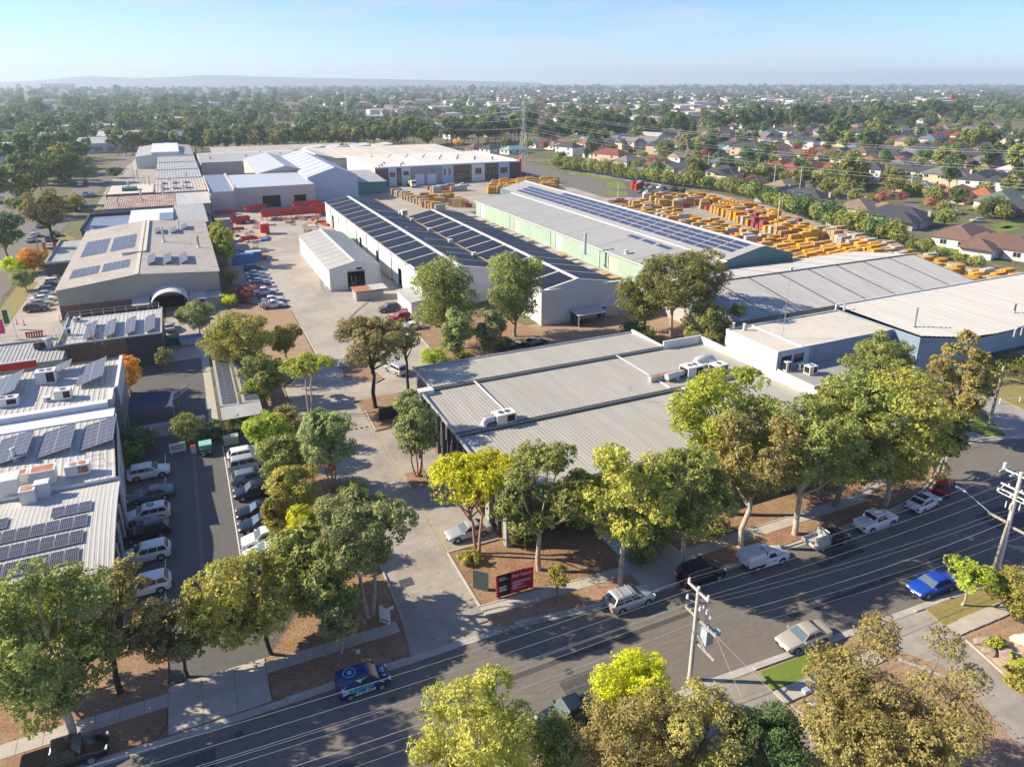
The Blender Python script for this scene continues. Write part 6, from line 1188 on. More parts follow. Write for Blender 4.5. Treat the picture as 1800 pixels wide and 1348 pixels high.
def plant(name, label, cat, meshes, loc, rz=0.0, s=1.0, group=None, auto=False, sz=None):
    t = thing(name, label, cat, loc, rz, group, auto); t.scale = (s, s, sz or s)
    ob('trunk', meshes[0], t); ob('crown', meshes[1], t); return t
TI = [0]
def tree(base, H, R, cb, lf, bark, label, n=9000, size=0.26, shape='gum', crown=None, name='gum_tree', cat='tree', **k):
    """base = place in the photo of the trunk foot, or crown=(px,py,z): place of the crown's middle"""
    if crown: n, size = int(n * 1.5), size * 0.78
    TI[0] += 1; p = G(*base) if crown is None else G(*crown)
    return plant(name, label, cat, make_tree(1000 + TI[0] * 7, H, R, cb, lf, bark, n, size, shape, **k), (p[0], p[1], 0.0))
# near trees along the street and driveways
tree((130, 1315), 15.5, 4.9, 0.22, 'green', 'bark_pale', 'tall green gum with pale forked trunk at the bottom left corner', 19000, 0.22, lean=(-1.2, 0.5), trunk_r=0.34)
tree((30, 1230), 11, 3.0, 0.15, 'olive', 'bark_pale', 'olive tree cut by the left picture edge below the curved roof', 9000, 0.26)
tree((212, 1218), 12.5, 3.4, 0.28, 'bronze', 'bark_dark', 'bronze leaved tree with black crooked trunk by the car park corner', 10000, 0.22, lobe=0.3, lean=(0.8, 0.4), nl=18)
tree((330, 1190), 8.6, 2.7, 0.15, 'brown', 'bark_dark', 'drooping brownish tree between the bronze tree and the driveway crossing', 7000, 0.22, lobe=0.33)
tree((478, 1150), 9.6, 4.3, 0.22, 'gold', 'bark_dark', 'wide golden olive tree overhanging the car park entrance', 12000, 0.24, lean=(-2.2, 0.8))
tree((652, 1085), 13.4, 4.0, 0.42, 'grey', 'bark_pale', 'pale trunked spreading gum at the left of the driveway mouth', 11000, 0.25, stems=2, lobe=0.32)
tree((575, 1110), 8.0, 2.9, 0.08, 'olive', 'bark', 'dense olive tree behind the small white sign', 8500, 0.26, shape='round', name='olive_tree')
tree((530, 1060), 9.0, 2.8, 0.06, 'green', 'bark', 'dense green tree between the olive tree and yellow shrub', 8500, 0.26, shape='round', name='dense_tree')
tree((600, 1150), 5.6, 1.6, 0.3, 'grey', 'bark_pale', 'thin young street tree beside the wrapped van', 2600, 0.2)
tree((535, 985), 6.4, 2.5, 0.03, 'yellow', 'bark', 'bright yellow conifer shrub beside the car park', 8000, 0.2, shape='cone', name='yellow_conifer')
tree((500, 950), 6.0, 2.2, 0.03, 'gold', 'bark', 'dull gold conifer shrub left of the bright yellow one', 7000, 0.2, shape='column', name='gold_conifer')
tree((522, 905), 7.2, 2.6, 0.05, 'gold', 'bark', 'golden tinged shrub by the parked black sedans', 6500, 0.22, shape='round', name='hedge_shrub')
tree((500, 855), 7.4, 2.5, 0.05, 'olive', 'bark', 'olive shrub by the dark navy SUV', 6500, 0.22, shape='round', name='hedge_shrub')
tree((478, 815), 8.0, 2.7, 0.05, 'bright', 'bark', 'bright lime shrub above the silver people mover', 7000, 0.22, shape='round', name='hedge_shrub')
tree((505, 790), 6.6, 2.2, 0.05, 'brown', 'bark', 'dull brown shrub between driveway and car park', 5000, 0.22, shape='round', name='hedge_shrub')
tree((585, 865), 12.0, 3.3, 0.14, 'grey', 'bark_red', 'tall rounded green tree with red stems on the driveway island', 15000, 0.22, shape='column', stems=4, lobe=0.42)
tree((735, 838), 11.8, 3.2, 0.22, 'grey', 'bark_red', 'tall green tree with slim red stems beside the ribbed roof', 13000, 0.22, shape='column', stems=4, lobe=0.4)
tree((545, 727), 9.0, 3.6, 0.62, 'bright', 'bark_pale', 'airy tree with flat lime tufts and curved bare trunk', 4200, 0.22, shape='umbrella', lobe=0.27, stems=2, lean=(0.4, 0.3), nl=16)
tree((660, 716), 14.8, 5.0, 0.42, 'brown', 'bark_dark', 'tall brown olive gum with black trunk by the yard entrance', 12000, 0.24, lobe=0.3, trunk_r=0.3)
tree((718, 690), 12.0, 2.6, 0.55, 'brown', 'bark_dark', 'slim dark gum leaning right beside the black trunked one', 4200, 0.24, lean=(-0.6, 0.2), lobe=0.36)
tree((425, 660), 11.6, 5.2, 0.12, 'gold', 'bark', 'large yellowish olive tree beside the carport', 13000, 0.26, name='wattle_tree')
tree((470, 705), 8.4, 3.2, 0.1, 'olive', 'bark', 'lower olive tree at the end of the carport', 8000, 0.26, name='wattle_tree')
tree((505, 640), 8.2, 2.6, 0.2, 'gold', 'bark', 'small yellowish tree over the blue grey hatchback', 5000, 0.24, name='wattle_tree')
tree((455, 715), 5.0, 2.2, 0.02, 'bright', 'bark', 'low vivid green bush at the carport corner', 5000, 0.2, shape='round', name='green_bush', cat='bush')
tree((840, 976), 12.2, 4.9, 0.4, 'yellow', 'bark_red', 'bright yellow green spreading tree at the driveway corner', 12500, 0.22, shape='umbrella', stems=2, lobe=0.3, nl=26)
tree((947, 1002), 14.2, 4.7, 0.28, 'green', 'bark_pale', 'green street gum behind the red lease board', 12500, 0.24, lobe=0.32)
tree((1090, 1027), 15.5, 4.3, 0.3, 'gold', 'bark_pale', 'golden olive gum behind the silver SUV', 11500, 0.24, lobe=0.34)
tree((1197, 1000), 13.6, 4.0, 0.25, 'olive', 'bark_pale', 'olive gum at the steps behind the black four wheel drive', 10500, 0.24, lobe=0.34)
tree((1285, 905), 17.6, 5.6, 0.3, 'bright', 'bark_red', 'big light green tree leaning over the ribbed roof', 14500, 0.25, lobe=0.34, lean=(-1, 1.5))
tree((1302, 962), 15.8, 4.3, 0.35, 'bronze', 'bark_pale', 'bronze tinged gum with long pale trunk behind the canopy truck', 10000, 0.23, lobe=0.33, lean=(1.0, 0.4))
tree((1397, 940), 16.6, 4.6, 0.3, 'olive', 'bark_pale', 'olive gum with forked trunk behind the black tray truck', 11000, 0.24, lobe=0.34)
tree((1468, 890), 17.0, 5.0, 0.12, 'green', 'bark', 'dense green tree over the footpath bend', 12500, 0.26, lobe=0.36)
tree((1440, 880), 14.6, 3.6, 0.3, 'gold', 'bark', 'yellowish tree between the olive gum and the bend', 8000, 0.25)
tree((1556, 888), 17.4, 5.6, 0.14, 'gold', 'bark_pale', 'large golden olive gum above the white coupe', 16000, 0.25, lobe=0.34, trunk_r=0.3)
tree((1636, 842), 10.5, 2.9, 0.2, 'olive', 'bark', 'olive tree hanging over the red car at the bend', 7500, 0.24)
tree((1662, 775), 16.2, 3.8, 0.14, 'bronze', 'bark', 'tall bronze tree in front of the white factory roof', 13000, 0.24, lobe=0.34)
tree((1530, 742), 14.0, 4.6, 0.12, 'green', 'bark_pale', 'grey green tree in front of the blue factory wall', 12000, 0.24, lobe=0.34)
tree((1712, 672), 6.2, 1.2, 0.1, 'bronze', 'bark_pale', 'thin bare twigged tree beside the wooden pole', 900, 0.16)
# behind the ribbed roof
tree((1178, 602), 18.6, 6.4, 0.3, 'olive', 'bark_pale', 'tallest gum with pale trunk behind the ribbed roof', 12500, 0.28, lobe=0.32)
tree((1232, 590), 17.8, 5.6, 0.3, 'brown', 'bark_pale', 'tall brownish gum right of the tallest one', 9500, 0.28, lobe=0.33)
tree((1130, 585), 14.0, 5.0, 0.1, 'olive', 'bark', 'lower olive tree left of the tallest gum', 9000, 0.28)
tree((1240, 622), 10.5, 4.0, 0.05, 'olive', 'bark', 'low spreading olive tree beside the pale blue building', 9500, 0.26)
tree((1290, 600), 8.0, 2.2, 0.1, 'gold', 'bark', 'small upright olive tree at the corner of the grey shed', 4000, 0.25, shape='column')
tree((1120, 600), 4.0, 3.2, 0.02, 'dark', 'bark', 'dark low bush at the foot of the warehouse wall', 5000, 0.26, shape='round', name='dark_bush', cat='bush')
tree((905, 592), 18.2, 6.6, 0.08, 'green', 'bark', 'tall dense oval tree in front of the solar warehouse', 15500, 0.28, shape='column', lobe=0.36)
tree((785, 612), 17.4, 5.8, 0.1, 'green', 'bark', 'tall dense tree left of the oval one', 14500, 0.28, shape='round', lobe=0.36)
tree((806, 640), 11.0, 3.2, 0.05, 'grey', 'bark', 'lower round tree in front of the left dense tree', 9000, 0.25, shape='column')
tree((862, 632), 11.4, 3.0, 0.05, 'grey', 'bark', 'lower round tree between the two dense trees', 9000, 0.25, shape='column')
tree((815, 632), 1.6, 2.0, 0.0, 'bright', 'bark', 'low yellow green bush at the yard edge', 2600, 0.2, shape='round', name='low_bush', cat='bush')
tree((880, 612), 2.0, 2.0, 0.0, 'green', 'bark', 'low green bush beside the left black car', 2600, 0.2, shape='round', name='low_bush', cat='bush')
tree((762, 640), 3.0, 2.4, 0.0, 'bright', 'bark', 'low lime bush under the left dense tree', 3200, 0.2, shape='round', name='low_bush', cat='bush')
tree((400, 468), 11.8, 3.6, 0.1, 'bright', 'bark', 'bright green tree beside the beige warehouse wall', 11000, 0.28, shape='column', lobe=0.4)
tree((388, 440), 10.0, 3.2, 0.1, 'bright', 'bark', 'second bright green tree behind the first beside the beige warehouse', 7000, 0.28, shape='round')
tree((432, 530), 4.2, 2.8, 0.02, 'red', 'bark', 'rust red shrub at the near end of the yard car row', 3600, 0.22, shape='round', name='red_shrub', cat='bush')
tree((408, 500), 4.5, 2.0, 0.05, 'brown', 'bark', 'dry brown shrub beside the beige warehouse', 2600, 0.22, shape='round', name='dry_shrub', cat='bush')
tree((402, 540), 3.4, 1.7, 0.02, 'yellow', 'bark', 'small yellow shrub beside the rust red one', 2200, 0.2, shape='round', name='yellow_shrub', cat='bush')
tree((352, 588), 7.0, 3.4, 0.1, 'grey', 'bark', 'grey green olive tree beside the arched canopy', 8000, 0.24, shape='round', name='olive_tree')
# car park shrubs
for px, py, H, R, lf, lab in ((336, 778, 4.6, 2.1, 'green', 'round dark green shrub beside the green bin trailer'), (245, 800, 4.4, 2.4, 'dark', 'dark leafy shrub behind the white SUV with roof bars'), (232, 812, 3.4, 1.8, 'green', 'leafy green shrub beside the white wall'), (378, 770, 2.6, 1.8, 'dark', 'low dark shrub right of the green bin trailer'), (430, 758, 2.8, 2.2, 'dark', 'low dark shrub below the carport front'), (400, 765, 2.4, 1.6, 'olive', 'low olive shrub below the carport front'), (620, 870, 2.0, 1.5, 'green', 'low shrub at the foot of the tall rounded tree'), (912, 950, 2.0, 1.9, 'olive', 'clipped round shrub at the building corner pillar'), (880, 900, 5.5, 2.0, 'green', 'green climber shrub against the pillar'), (1145, 960, 3.2, 2.0, 'green', 'green shrub left of the entrance steps'), (1120, 985, 2.6, 1.6, 'olive', 'olive shrub in front of the entrance steps'), (1000, 915, 3.2, 3.4, 'dark', 'dark hedge under the building front'), (1060, 905, 3.2, 3.4, 'dark', 'dark hedge right of the green street gum'), (1240, 940, 3.4, 2.2, 'green', 'green shrub right of the entrance steps'), (1500, 830, 4.0, 3.0, 'dark', 'dark understorey shrub at the footpath bend'), (1380, 850, 4.0, 3.4, 'dark', 'dark understorey shrub behind the forked gum'), (1700, 640, 2.4, 2.4, 'olive', 'clipped olive hedge by the factory drive'), (1770, 650, 2.6, 4.5, 'green', 'bright clipped hedge under the blue wall'), (292, 650, 4.5, 1.3, 'green', 'narrow green shrub beside the black wall'), (1745, 1135, 1.0, 0.9, 'bright', 'small clipped green shrub among the rocks'), (1795, 1175, 1.2, 1.0, 'bright', 'bright green shrub at the right edge by the rocks'), (1785, 1200, 1.0, 1.1, 'gold', 'straw coloured grass tussock beside the sandy bank'), (825, 985, 1.2, 1.2, 'gold', 'straw coloured tuft at the foot of the yellow tree'), (1720, 690, 1.2, 1.4, 'green', 'low green hedge beside the factory lawn')):
    tree((px, py), H, R, 0.0, lf, 'bark', lab, int(1400 * R), 0.19, shape='round', name='garden_shrub', cat='shrub', limbs=False)
tree((982, 1060), 4.2, 1.0, 0.45, 'gold', 'bark', 'thin young golden tree on the verge by the lease board', 1500, 0.16, name='young_tree')
# foreground at the bottom edge
tree(None, 9.6, 4.0, 0.1, 'gold', 'bark_pale', 'pale golden tree at the bottom edge over the street', 13000, 0.2, crown=(838, 1292, 5.6), lobe=0.33)
tree(None, 7.2, 2.7, 0.06, 'yellow', 'bark', 'round yellow green tree below the near power pole', 11000, 0.17, crown=(1112, 1205, 4.2), shape='round', name='round_tree')
tree(None, 8.4, 3.7, 0.1, 'bronze', 'bark', 'bronze tree at the bottom edge below the round yellow one', 10000, 0.18, crown=(1110, 1290, 4.8), lobe=0.33)
tree(None, 8.0, 3.4, 0.1, 'bronze', 'bark', 'bronze tree at the bottom edge under the near power pole', 9500, 0.18, crown=(1215, 1295, 4.6), lobe=0.33)
tree(None, 6.4, 3.2, 0.03, 'dark', 'bark', 'round dark green tree at the bottom edge by the narrow drive', 13000, 0.17, crown=(1345, 1312, 3.4), shape='round', name='round_tree')
tree(None, 13.0, 5.2, 0.1, 'bronze', 'bark', 'large bronze gum at the bottom right over the driveway', 17000, 0.2, crown=(1590, 1225, 7.6), lobe=0.31, nl=26)
tree(None, 9.0, 3.6, 0.1, 'brown', 'bark', 'brownish gum crown left of the large bronze one at bottom right', 8500, 0.2, crown=(1520, 1310, 5.0), lobe=0.33)
tree(None, 5.6, 2.4, 0.05, 'green', 'bark', 'small green tree beside the dark pickup at the bottom', 6500, 0.17, crown=(972, 1318, 2.8), shape='round', name='round_tree')
tree((1690, 1064), 4.9, 2.0, 0.4, 'bright', 'bark_pale', 'small bright green verge tree over the blue sedan', 5200, 0.16, shape='umbrella', lobe=0.36)
tree((1778, 1075), 4.6, 2.4, 0.03, 'gold', 'bark', 'golden shrub at the right edge under the big power pole', 6500, 0.18, shape='round', name='golden_shrub', cat='bush')
# bare birches and a weeping yellow tree by the dark building
def bare_tree(label, px, py, H):
    p = G(px, py); rr = random.Random(int(px)); mb = MB()
    for s in range(4):
        a = s * 1.6 + rr.random(); tip = Vector((math.cos(a) * H * 0.3, math.sin(a) * H * 0.3, H)); b = Vector((0, 0, -0.1)); m1 = b.lerp(tip, 0.5) + Vector((0, 0, 0.8)); mb.tube([b, m1 * 0.5, m1, tip], [0.14, 0.1, 0.07, 0.015], 5, cap=False)
        for k in range(9):
            st = m1.lerp(tip, rr.random()) if rr.random() < 0.6 else (m1 * rr.uniform(0.6, 1)); e = st + Vector((rr.uniform(-1.3, 1.3), rr.uniform(-1.3, 1.3), rr.uniform(0.4, 1.6))); mb.tube([st, st.lerp(e, 0.5) + Vector((0, 0, .15)), e], [0.035, 0.025, 0.008], 4, cap=False)
    t = thing('bare_birch', label, 'tree', p); mb.obj('trunk', M['roof_flat'], t)
    TWIG = [make_tree(int(px), H, 2.0, 0.4, 'brown', 'bark', 260, 0.12)[1]]; ob('crown', TWIG[0], t)
bare_tree('bare white birch on the left before the brown wall', 122, 652, 7); bare_tree('bare white birch nearer the black wall', 187, 650, 8)
tree((230, 690), 6.4, 1.9, 0.1, 'orange', 'bark', 'weeping orange yellow tree at the corner of the white roof', 3200, 0.2, name='weeping_tree', lobe=0.4)
# left edge street trees
tree((93, 428), 17.0, 6.6, 0.25, 'brown', 'bark_dark', 'broad dark gum standing over the side street', 11000, 0.36, lobe=0.28, trunk_r=0.5)
tree((18, 466), 15.0, 4.6, 0.3, 'dark', 'bark', 'dark dense tree at the left edge of the picture', 8000, 0.34)
tree((62, 478), 7.0, 3.4, 0.05, 'orange', 'bark', 'golden autumn tree by the forecourt', 6000, 0.26, name='autumn_tree')
tree((30, 482), 5.0, 3.0, 0.02, 'yellow', 'bark', 'yellow shrub at the left picture edge by the forecourt', 4000, 0.26, shape='round', name='yellow_shrub', cat='bush')
tree((48, 510), 5.5, 2.8, 0.05, 'grey', 'bark', 'grey green shrub beside the forecourt car row', 4500, 0.26, shape='round', name='grey_shrub', cat='bush')
tree((100, 470), 3.0, 2.6, 0.02, 'dark', 'bark', 'dark clipped hedge by the grey side wing', 3000, 0.26, shape='round', name='dark_hedge', cat='hedge')
tree((38, 390), 9.0, 3.6, 0.4, 'green', 'bark', 'small round crowned street tree left of the broad dark gum', 4500, 0.32, shape='round')
tree((135, 372), 7.0, 3.4, 0.1, 'gold', 'bark', 'yellowish tree right of the broad dark gum', 4000, 0.3)
tree((52, 318), 13, 5.6, 0.4, 'mid', 'bark', 'dark spreading tree in front of the modern office', 5500, 0.4, shape='umbrella', lobe=0.34)
tree((120, 325), 17, 5.5, 0.3, 'mid', 'bark', 'tall gum in the side street median, left one', 6500, 0.4); tree((152, 322), 14, 6.0, 0.15, 'grey', 'bark', 'grey green tree in the side street median, right one', 6500, 0.4); tree((205, 313), 5.5, 4.0, 0.1, 'dark', 'bark', 'low rounded bush behind the brown brick office', 3500, 0.34, shape='round', name='round_bush', cat='bush')
# ---------------- prototypes for the middle distance and far away
PROTO = {}
def proto(kind):
    if kind in PROTO: return PROTO[kind]
    lf, shape, H, R, cb, n, sz, lobe = {'gum_a': ('mid', 'gum', 16, 5.4, 0.28, 1900, 0.62, 0.36), 'gum_b': ('olive', 'gum', 15, 5.0, 0.25, 1900, 0.6, 0.36), 'gum_c': ('dark', 'gum', 17, 6.0, 0.2, 1900, 0.66, 0.38), 'round_a': ('dark', 'round', 9, 4.6, 0.08, 1500, 0.55, 0.42), 'round_b': ('green', 'round', 8, 4.0, 0.08, 1400, 0.5, 0.42), 'round_c': ('olive', 'round', 7, 3.8, 0.06, 1300, 0.5, 0.42), 'cone': ('dark', 'cone', 15, 4.0, 0.06, 1500, 0.5, 0.4), 'red': ('red', 'round', 7.5, 3.4, 0.15, 1100, 0.45, 0.4), 'orange': ('orange', 'round', 7, 3.2, 0.15, 1100, 0.45, 0.4), 'far_a': ('mid', 'gum', 15, 6.4, 0.08, 420, 1.35, 0.42), 'far_b': ('dark', 'gum', 16, 6.8, 0.08, 420, 1.4, 0.42), 'far_c': ('olive', 'round', 9, 5.2, 0.04, 320, 1.15, 0.45), 'far_r': ('red', 'round', 8, 4.4, 0.06, 260, 1.0, 0.45)}[kind]
    PROTO[kind] = make_tree(sum(map(ord, kind)) * 13, H, R, cb, lf, 'bark', n, sz, shape, lobe=lobe, nl=14); return PROTO[kind]
KW = {'gum_a': 'mid green gum', 'gum_b': 'olive gum', 'gum_c': 'dark gum', 'round_a': 'dark round tree', 'round_b': 'green round tree', 'round_c': 'olive bushy tree', 'cone': 'dark conifer', 'red': 'red autumn tree', 'orange': 'orange autumn tree'}
def mtree(kind, x, y, s, where, group):
    return plant({'cone': 'conifer_tree', 'red': 'autumn_tree', 'orange': 'autumn_tree'}.get(kind, 'gum_tree' if kind[0] == 'g' else 'garden_tree'), KW[kind] + ' ' + where, 'tree', proto(kind), (x, y, 0), rnd.uniform(0, 6.28), s * rnd.uniform(0.9, 1.1), group, True, s * rnd.uniform(0.88, 1.15))
# belt behind the estate
x = -34
while x < 250:
    mtree(rnd.choice(['gum_a', 'gum_b', 'gum_a', 'gum_c', 'cone' if x < 60 else 'gum_b']), x, 532 - x * 0.02 + rnd.uniform(-12, 14), rnd.uniform(0.85, 1.2) if x < 120 else rnd.uniform(1.05, 1.4), 'in the belt behind the factories', 'tree belt behind the factories'); x += rnd.uniform(3.6, 6.0)
x = 250
while x < 1000:
    y = 535 if x < 480 else 535 + (x - 480) * 0.25
    mtree(rnd.choice(['gum_a', 'gum_c', 'gum_c', 'round_a']), x, y + rnd.uniform(-14, 18), rnd.uniform(1.05, 1.6), 'in the dark belt beyond the houses', 'dark belt beyond the houses'); x += rnd.uniform(6, 9.5)
# hedge along the rear boundary
for i, (x0, y0, x1, y1, n, s) in enumerate(((196, 300, 206, 262, 12, 0.9), (188, 352, 197, 303, 13, 1.0))):
    for k in range(n):
        f = k / (n - 1); mtree('round_b', x0 + (x1 - x0) * f + rnd.uniform(-.6, .6), y0 + (y1 - y0) * f, s, 'in the clipped row along the back road', 'clipped row along the back road')
hd = [(206, 262), (212, 240), (206, 214), (199, 195), (192, 172), (187, 150), (184, 132), (180, 116), (178, 106)]
for (x0, y0), (x1, y1) in zip(hd, hd[1:]):
    n = max(2, int(math.hypot(x1 - x0, y1 - y0) / 4.4))
    for k in range(n): mtree(rnd.choice(['round_b', 'round_b', 'round_a', 'round_c']), x0 + (x1 - x0) * k / n + rnd.uniform(-.5, 2.2), y0 + (y1 - y0) * k / n, rnd.uniform(0.75, 1.1) * (0.55 if y0 < 140 else 1), 'along the fence behind the stack yard', 'boundary shrubs behind the stack yard')
for px, py, k, s in ((620, 275, 'orange', 0.9), (607, 280, 'gum_b', 0.7), (805, 262, 'orange', 1.1), (655, 282, 'orange', 0.7), (1165, 275, 'round_a', 1.3), (1228, 280, 'cone', 0.75), (1040, 282, 'gum_c', 0.8), (985, 285, 'round_a', 0.9), (1120, 285, 'orange', 0.7), (1405, 245, 'gum_c', 1.1), (1385, 250, 'cone', 0.6), (1398, 250, 'cone', 0.55), (1340, 312, 'round_c', 0.9), (1365, 310, 'round_c', 1.0), (1420, 310, 'round_a', 0.85), (1455, 325, 'round_c', 1.1), (1475, 322, 'round_c', 0.9), (1570, 340, 'round_c', 1.2), (1605, 345, 'round_c', 1.0), (1680, 370, 'gum_c', 0.62), (1745, 385, 'round_a', 1.0), (1765, 390, 'round_b', 0.8), (1525, 245, 'cone', 1.1), (1515, 275, 'gum_b', 0.7), (1640, 250, 'red', 1.2), (1690, 255, 'red', 1.3), (1730, 300, 'red', 0.9), (1570, 250, 'gum_a', 0.8), (1620, 255, 'gum_c', 0.9), (1480, 250, 'gum_c', 0.8), (1250, 275, 'round_a', 0.9), (1315, 270, 'grey' if False else 'gum_b', 0.6), (1500, 300, 'round_a', 0.9), (1270, 330, 'round_b', 0.5), (1375, 345, 'round_b', 0.5), (700, 262, 'gum_c', 1.0), (750, 262, 'gum_c', 1.0), (1555, 300, 'round_b', 0.7), (1650, 292, 'round_b', 0.7), (1200, 268, 'round_a', 0.9)):
    p = G(px, py); mtree(k, p[0], p[1], s, 'among the houses', 'garden trees among the houses')
# ================================================================ houses
ROOFC = dict(brown=(0.16, 0.095, 0.07), tan=(0.24, 0.18, 0.14), grey=(0.17, 0.165, 0.16), dark=(0.055, 0.058, 0.068), navy=(0.10, 0.135, 0.20), red=(0.22, 0.06, 0.05), orange=(0.30, 0.11, 0.065), terracotta=(0.22, 0.10, 0.075), green=(0.12, 0.15, 0.12), silver=(0.40, 0.41, 0.42), teal=(0.20, 0.34, 0.33))
for k, c in ROOFC.items(): M['tile_' + k] = mat('tile_' + k, c, rough=0.75, var=0.16, scale=2.2, stain=0.35, sscale=0.4, bump=0.25, bscale=3.0, obj_rand=0.12)
WALLC = dict(white=(0.66, 0.65, 0.62), cream=(0.55, 0.46, 0.33), brick=(0.27, 0.16, 0.11), tan=(0.40, 0.31, 0.22), grey=(0.33, 0.33, 0.32), pink=(0.50, 0.36, 0.28))
for k, c in WALLC.items(): M['hw_' + k] = mat('hw_' + k, c, rough=0.8, var=0.08, scale=1.0, stain=0.2, sscale=0.4)
HM = {}
def hmesh(key, fn):
    if key not in HM: HM[key] = fn()
    return HM[key]
def hip(w, d, z, rise, eave, gable=False, m='tile_brown', thick=0.18):
    x, y = w / 2 + eave, d / 2 + eave; mb = MB(); r = (x - y) if x > y else 0.0; ry = (y - x) if y > x else 0.0
    if gable: r, ry = (x, 0) if x >= y else (0, y)
    a, b = ((-r, 0, z + rise), (r, 0, z + rise)) if x >= y else ((0, -ry, z + rise), (0, ry, z + rise))
    c = [(-x, -y, z), (x, -y, z), (x, y, z), (-x, y, z)]; lo = [(p[0], p[1], z - thick) for p in c]
    if x >= y: fs = [(c[0], c[1], b, a), (c[2], c[3], a, b), (c[3], c[0], a), (c[1], c[2], b)]
    else: fs = [(c[1], c[2], b, a), (c[3], c[0], a, b), (c[0], c[1], a), (c[2], c[3], b)]
    for f in fs: mb.add(list(f), [tuple(range(len(f)))])
    for i in range(4): mb.quad(lo[i], lo[(i + 1) % 4], c[(i + 1) % 4], c[i])
    mb.add(lo, [(3, 2, 1, 0)]); return mb
WINM = {}
def house(px, py, w, d, roof, wall, label, st=1, rz=0.35, gable=False, chim=True, wing=True, xy=None, far=False, auto=True, group='houses of the suburb', solar=False):
    """house with walls, hip or gable roof, windows, door, optional wing and chimney"""
    p = xy or G(px, py)[:2]; h = 2.7 * st + 0.2; t = thing('house', label, 'house', (p[0], p[1], 0), rz, group, auto)
    w, d = round(w * 2) / 2, round(d * 2) / 2
    ob('wall', hmesh(('w', w, d, h), lambda: MB().box(-w / 2, -d / 2, 0, w / 2, d / 2, h).mesh('wall', M['hw_white'])), t, mat=M['hw_' + wall])
    rise = min(w, d) * 0.26
    ro = ob('roof', hmesh(('r', w, d, h, gable), lambda: hip(w, d, h, rise, 0.55, gable).mesh('roof', M['tile_brown'])), t, mat=M['tile_' + roof])
    if wing and not far:
        ww, wd = w * 0.45, d * 0.5; sx = rnd.choice((-1, 1)) * w * 0.24
        key = ('wg', round(ww, 1), round(wd, 1), h); ob('wing_wall', hmesh(key, lambda: MB().box(-ww / 2, -wd / 2, 0, ww / 2, wd / 2, h - 0.05).mesh('wing_wall', M['hw_white'])), t, (sx, -d / 2 - wd / 2 + 0.6, 0), 0, M['hw_' + wall])
        ob('wing_roof', hmesh(('wr',) + key, lambda: hip(ww, wd * 1.5, h - 0.06, ww * 0.28, 0.5, st == 2).mesh('wing_roof', M['tile_brown'])), t, (sx, -d / 2 - wd / 2 + 1.2, 0), 0, M['tile_' + roof])
    def win(x, y, z, ww, hh, face):
        key = (ww, hh, face)
        if key not in WINM:
            f = MB(); q = MB()
            if face == 's': f.box(0, -0.05, 0, ww, 0.02, hh); q.box(0.08, -0.06, 0.08, ww / 2 - 0.04, -0.05, hh - 0.08).box(ww / 2 + 0.04, -0.06, 0.08, ww - 0.08, -0.05, hh - 0.08)
            else: f.box(-0.05, 0, 0, 0.02, ww, hh); q.box(-0.06, 0.08, 0.08, -0.05, ww / 2 - 0.04, hh - 0.08).box(-0.06, ww / 2 + 0.04, 0.08, -0.05, ww - 0.08, hh - 0.08)
            WINM[key] = (f.mesh('window', M['white']), q.mesh('pane', M['glass']))
        o = ob('window', WINM[key][0], t, (x, y, z)); ob('pane', WINM[key][1], o)
    for s in range(st):
        z = 0.9 + 2.7 * s
        for x in ((-w * 0.42, w * 0.2) if far else (-w * 0.44, -w * 0.12, w * 0.2)): win(x, -d / 2 - 0.01, z, 1.9, 1.4, 's')
        win(-w / 2 - 0.01, -d * 0.3, z, 1.8, 1.4, 'w')
        if not far: win(-w / 2 - 0.01, d * 0.12, z, 1.8, 1.4, 'w')
    if not far: ob('door', hmesh('door', lambda: MB().box(0, -0.06, 0, 0.95, 0.01, 2.1).mesh('door', M['timber'])), t, (w * 0.02, -d / 2, 0.05))
    if chim: ob('chimney', hmesh(('c', h), lambda: MB().box(-0.45, -0.35, 0, 0.45, 0.35, h + 2.0).box(-0.5, -0.4, h + 2.0, 0.5, 0.4, h + 2.2).mesh('chimney', M['hw_tan'])), t, (w / 2 - 0.2, d * 0.12, 0), 0, M['hw_' + ('brick' if wall in ('white', 'brick') else wall)])
    if solar:
        for k in range(4): o = ob('solar_panel', PANEL_BLUE, t); o.matrix_basis = Matrix.Translation((-w * 0.3 + (k % 2) * 5.1, -d / 2 - 0.1 + (k // 2) * 1.9, h + 0.22 + (k // 2) * 1.9 * 0.5)) @ Matrix.Rotation(math.atan2(rise, d / 2 + 0.55), 4, 'X')
    return t
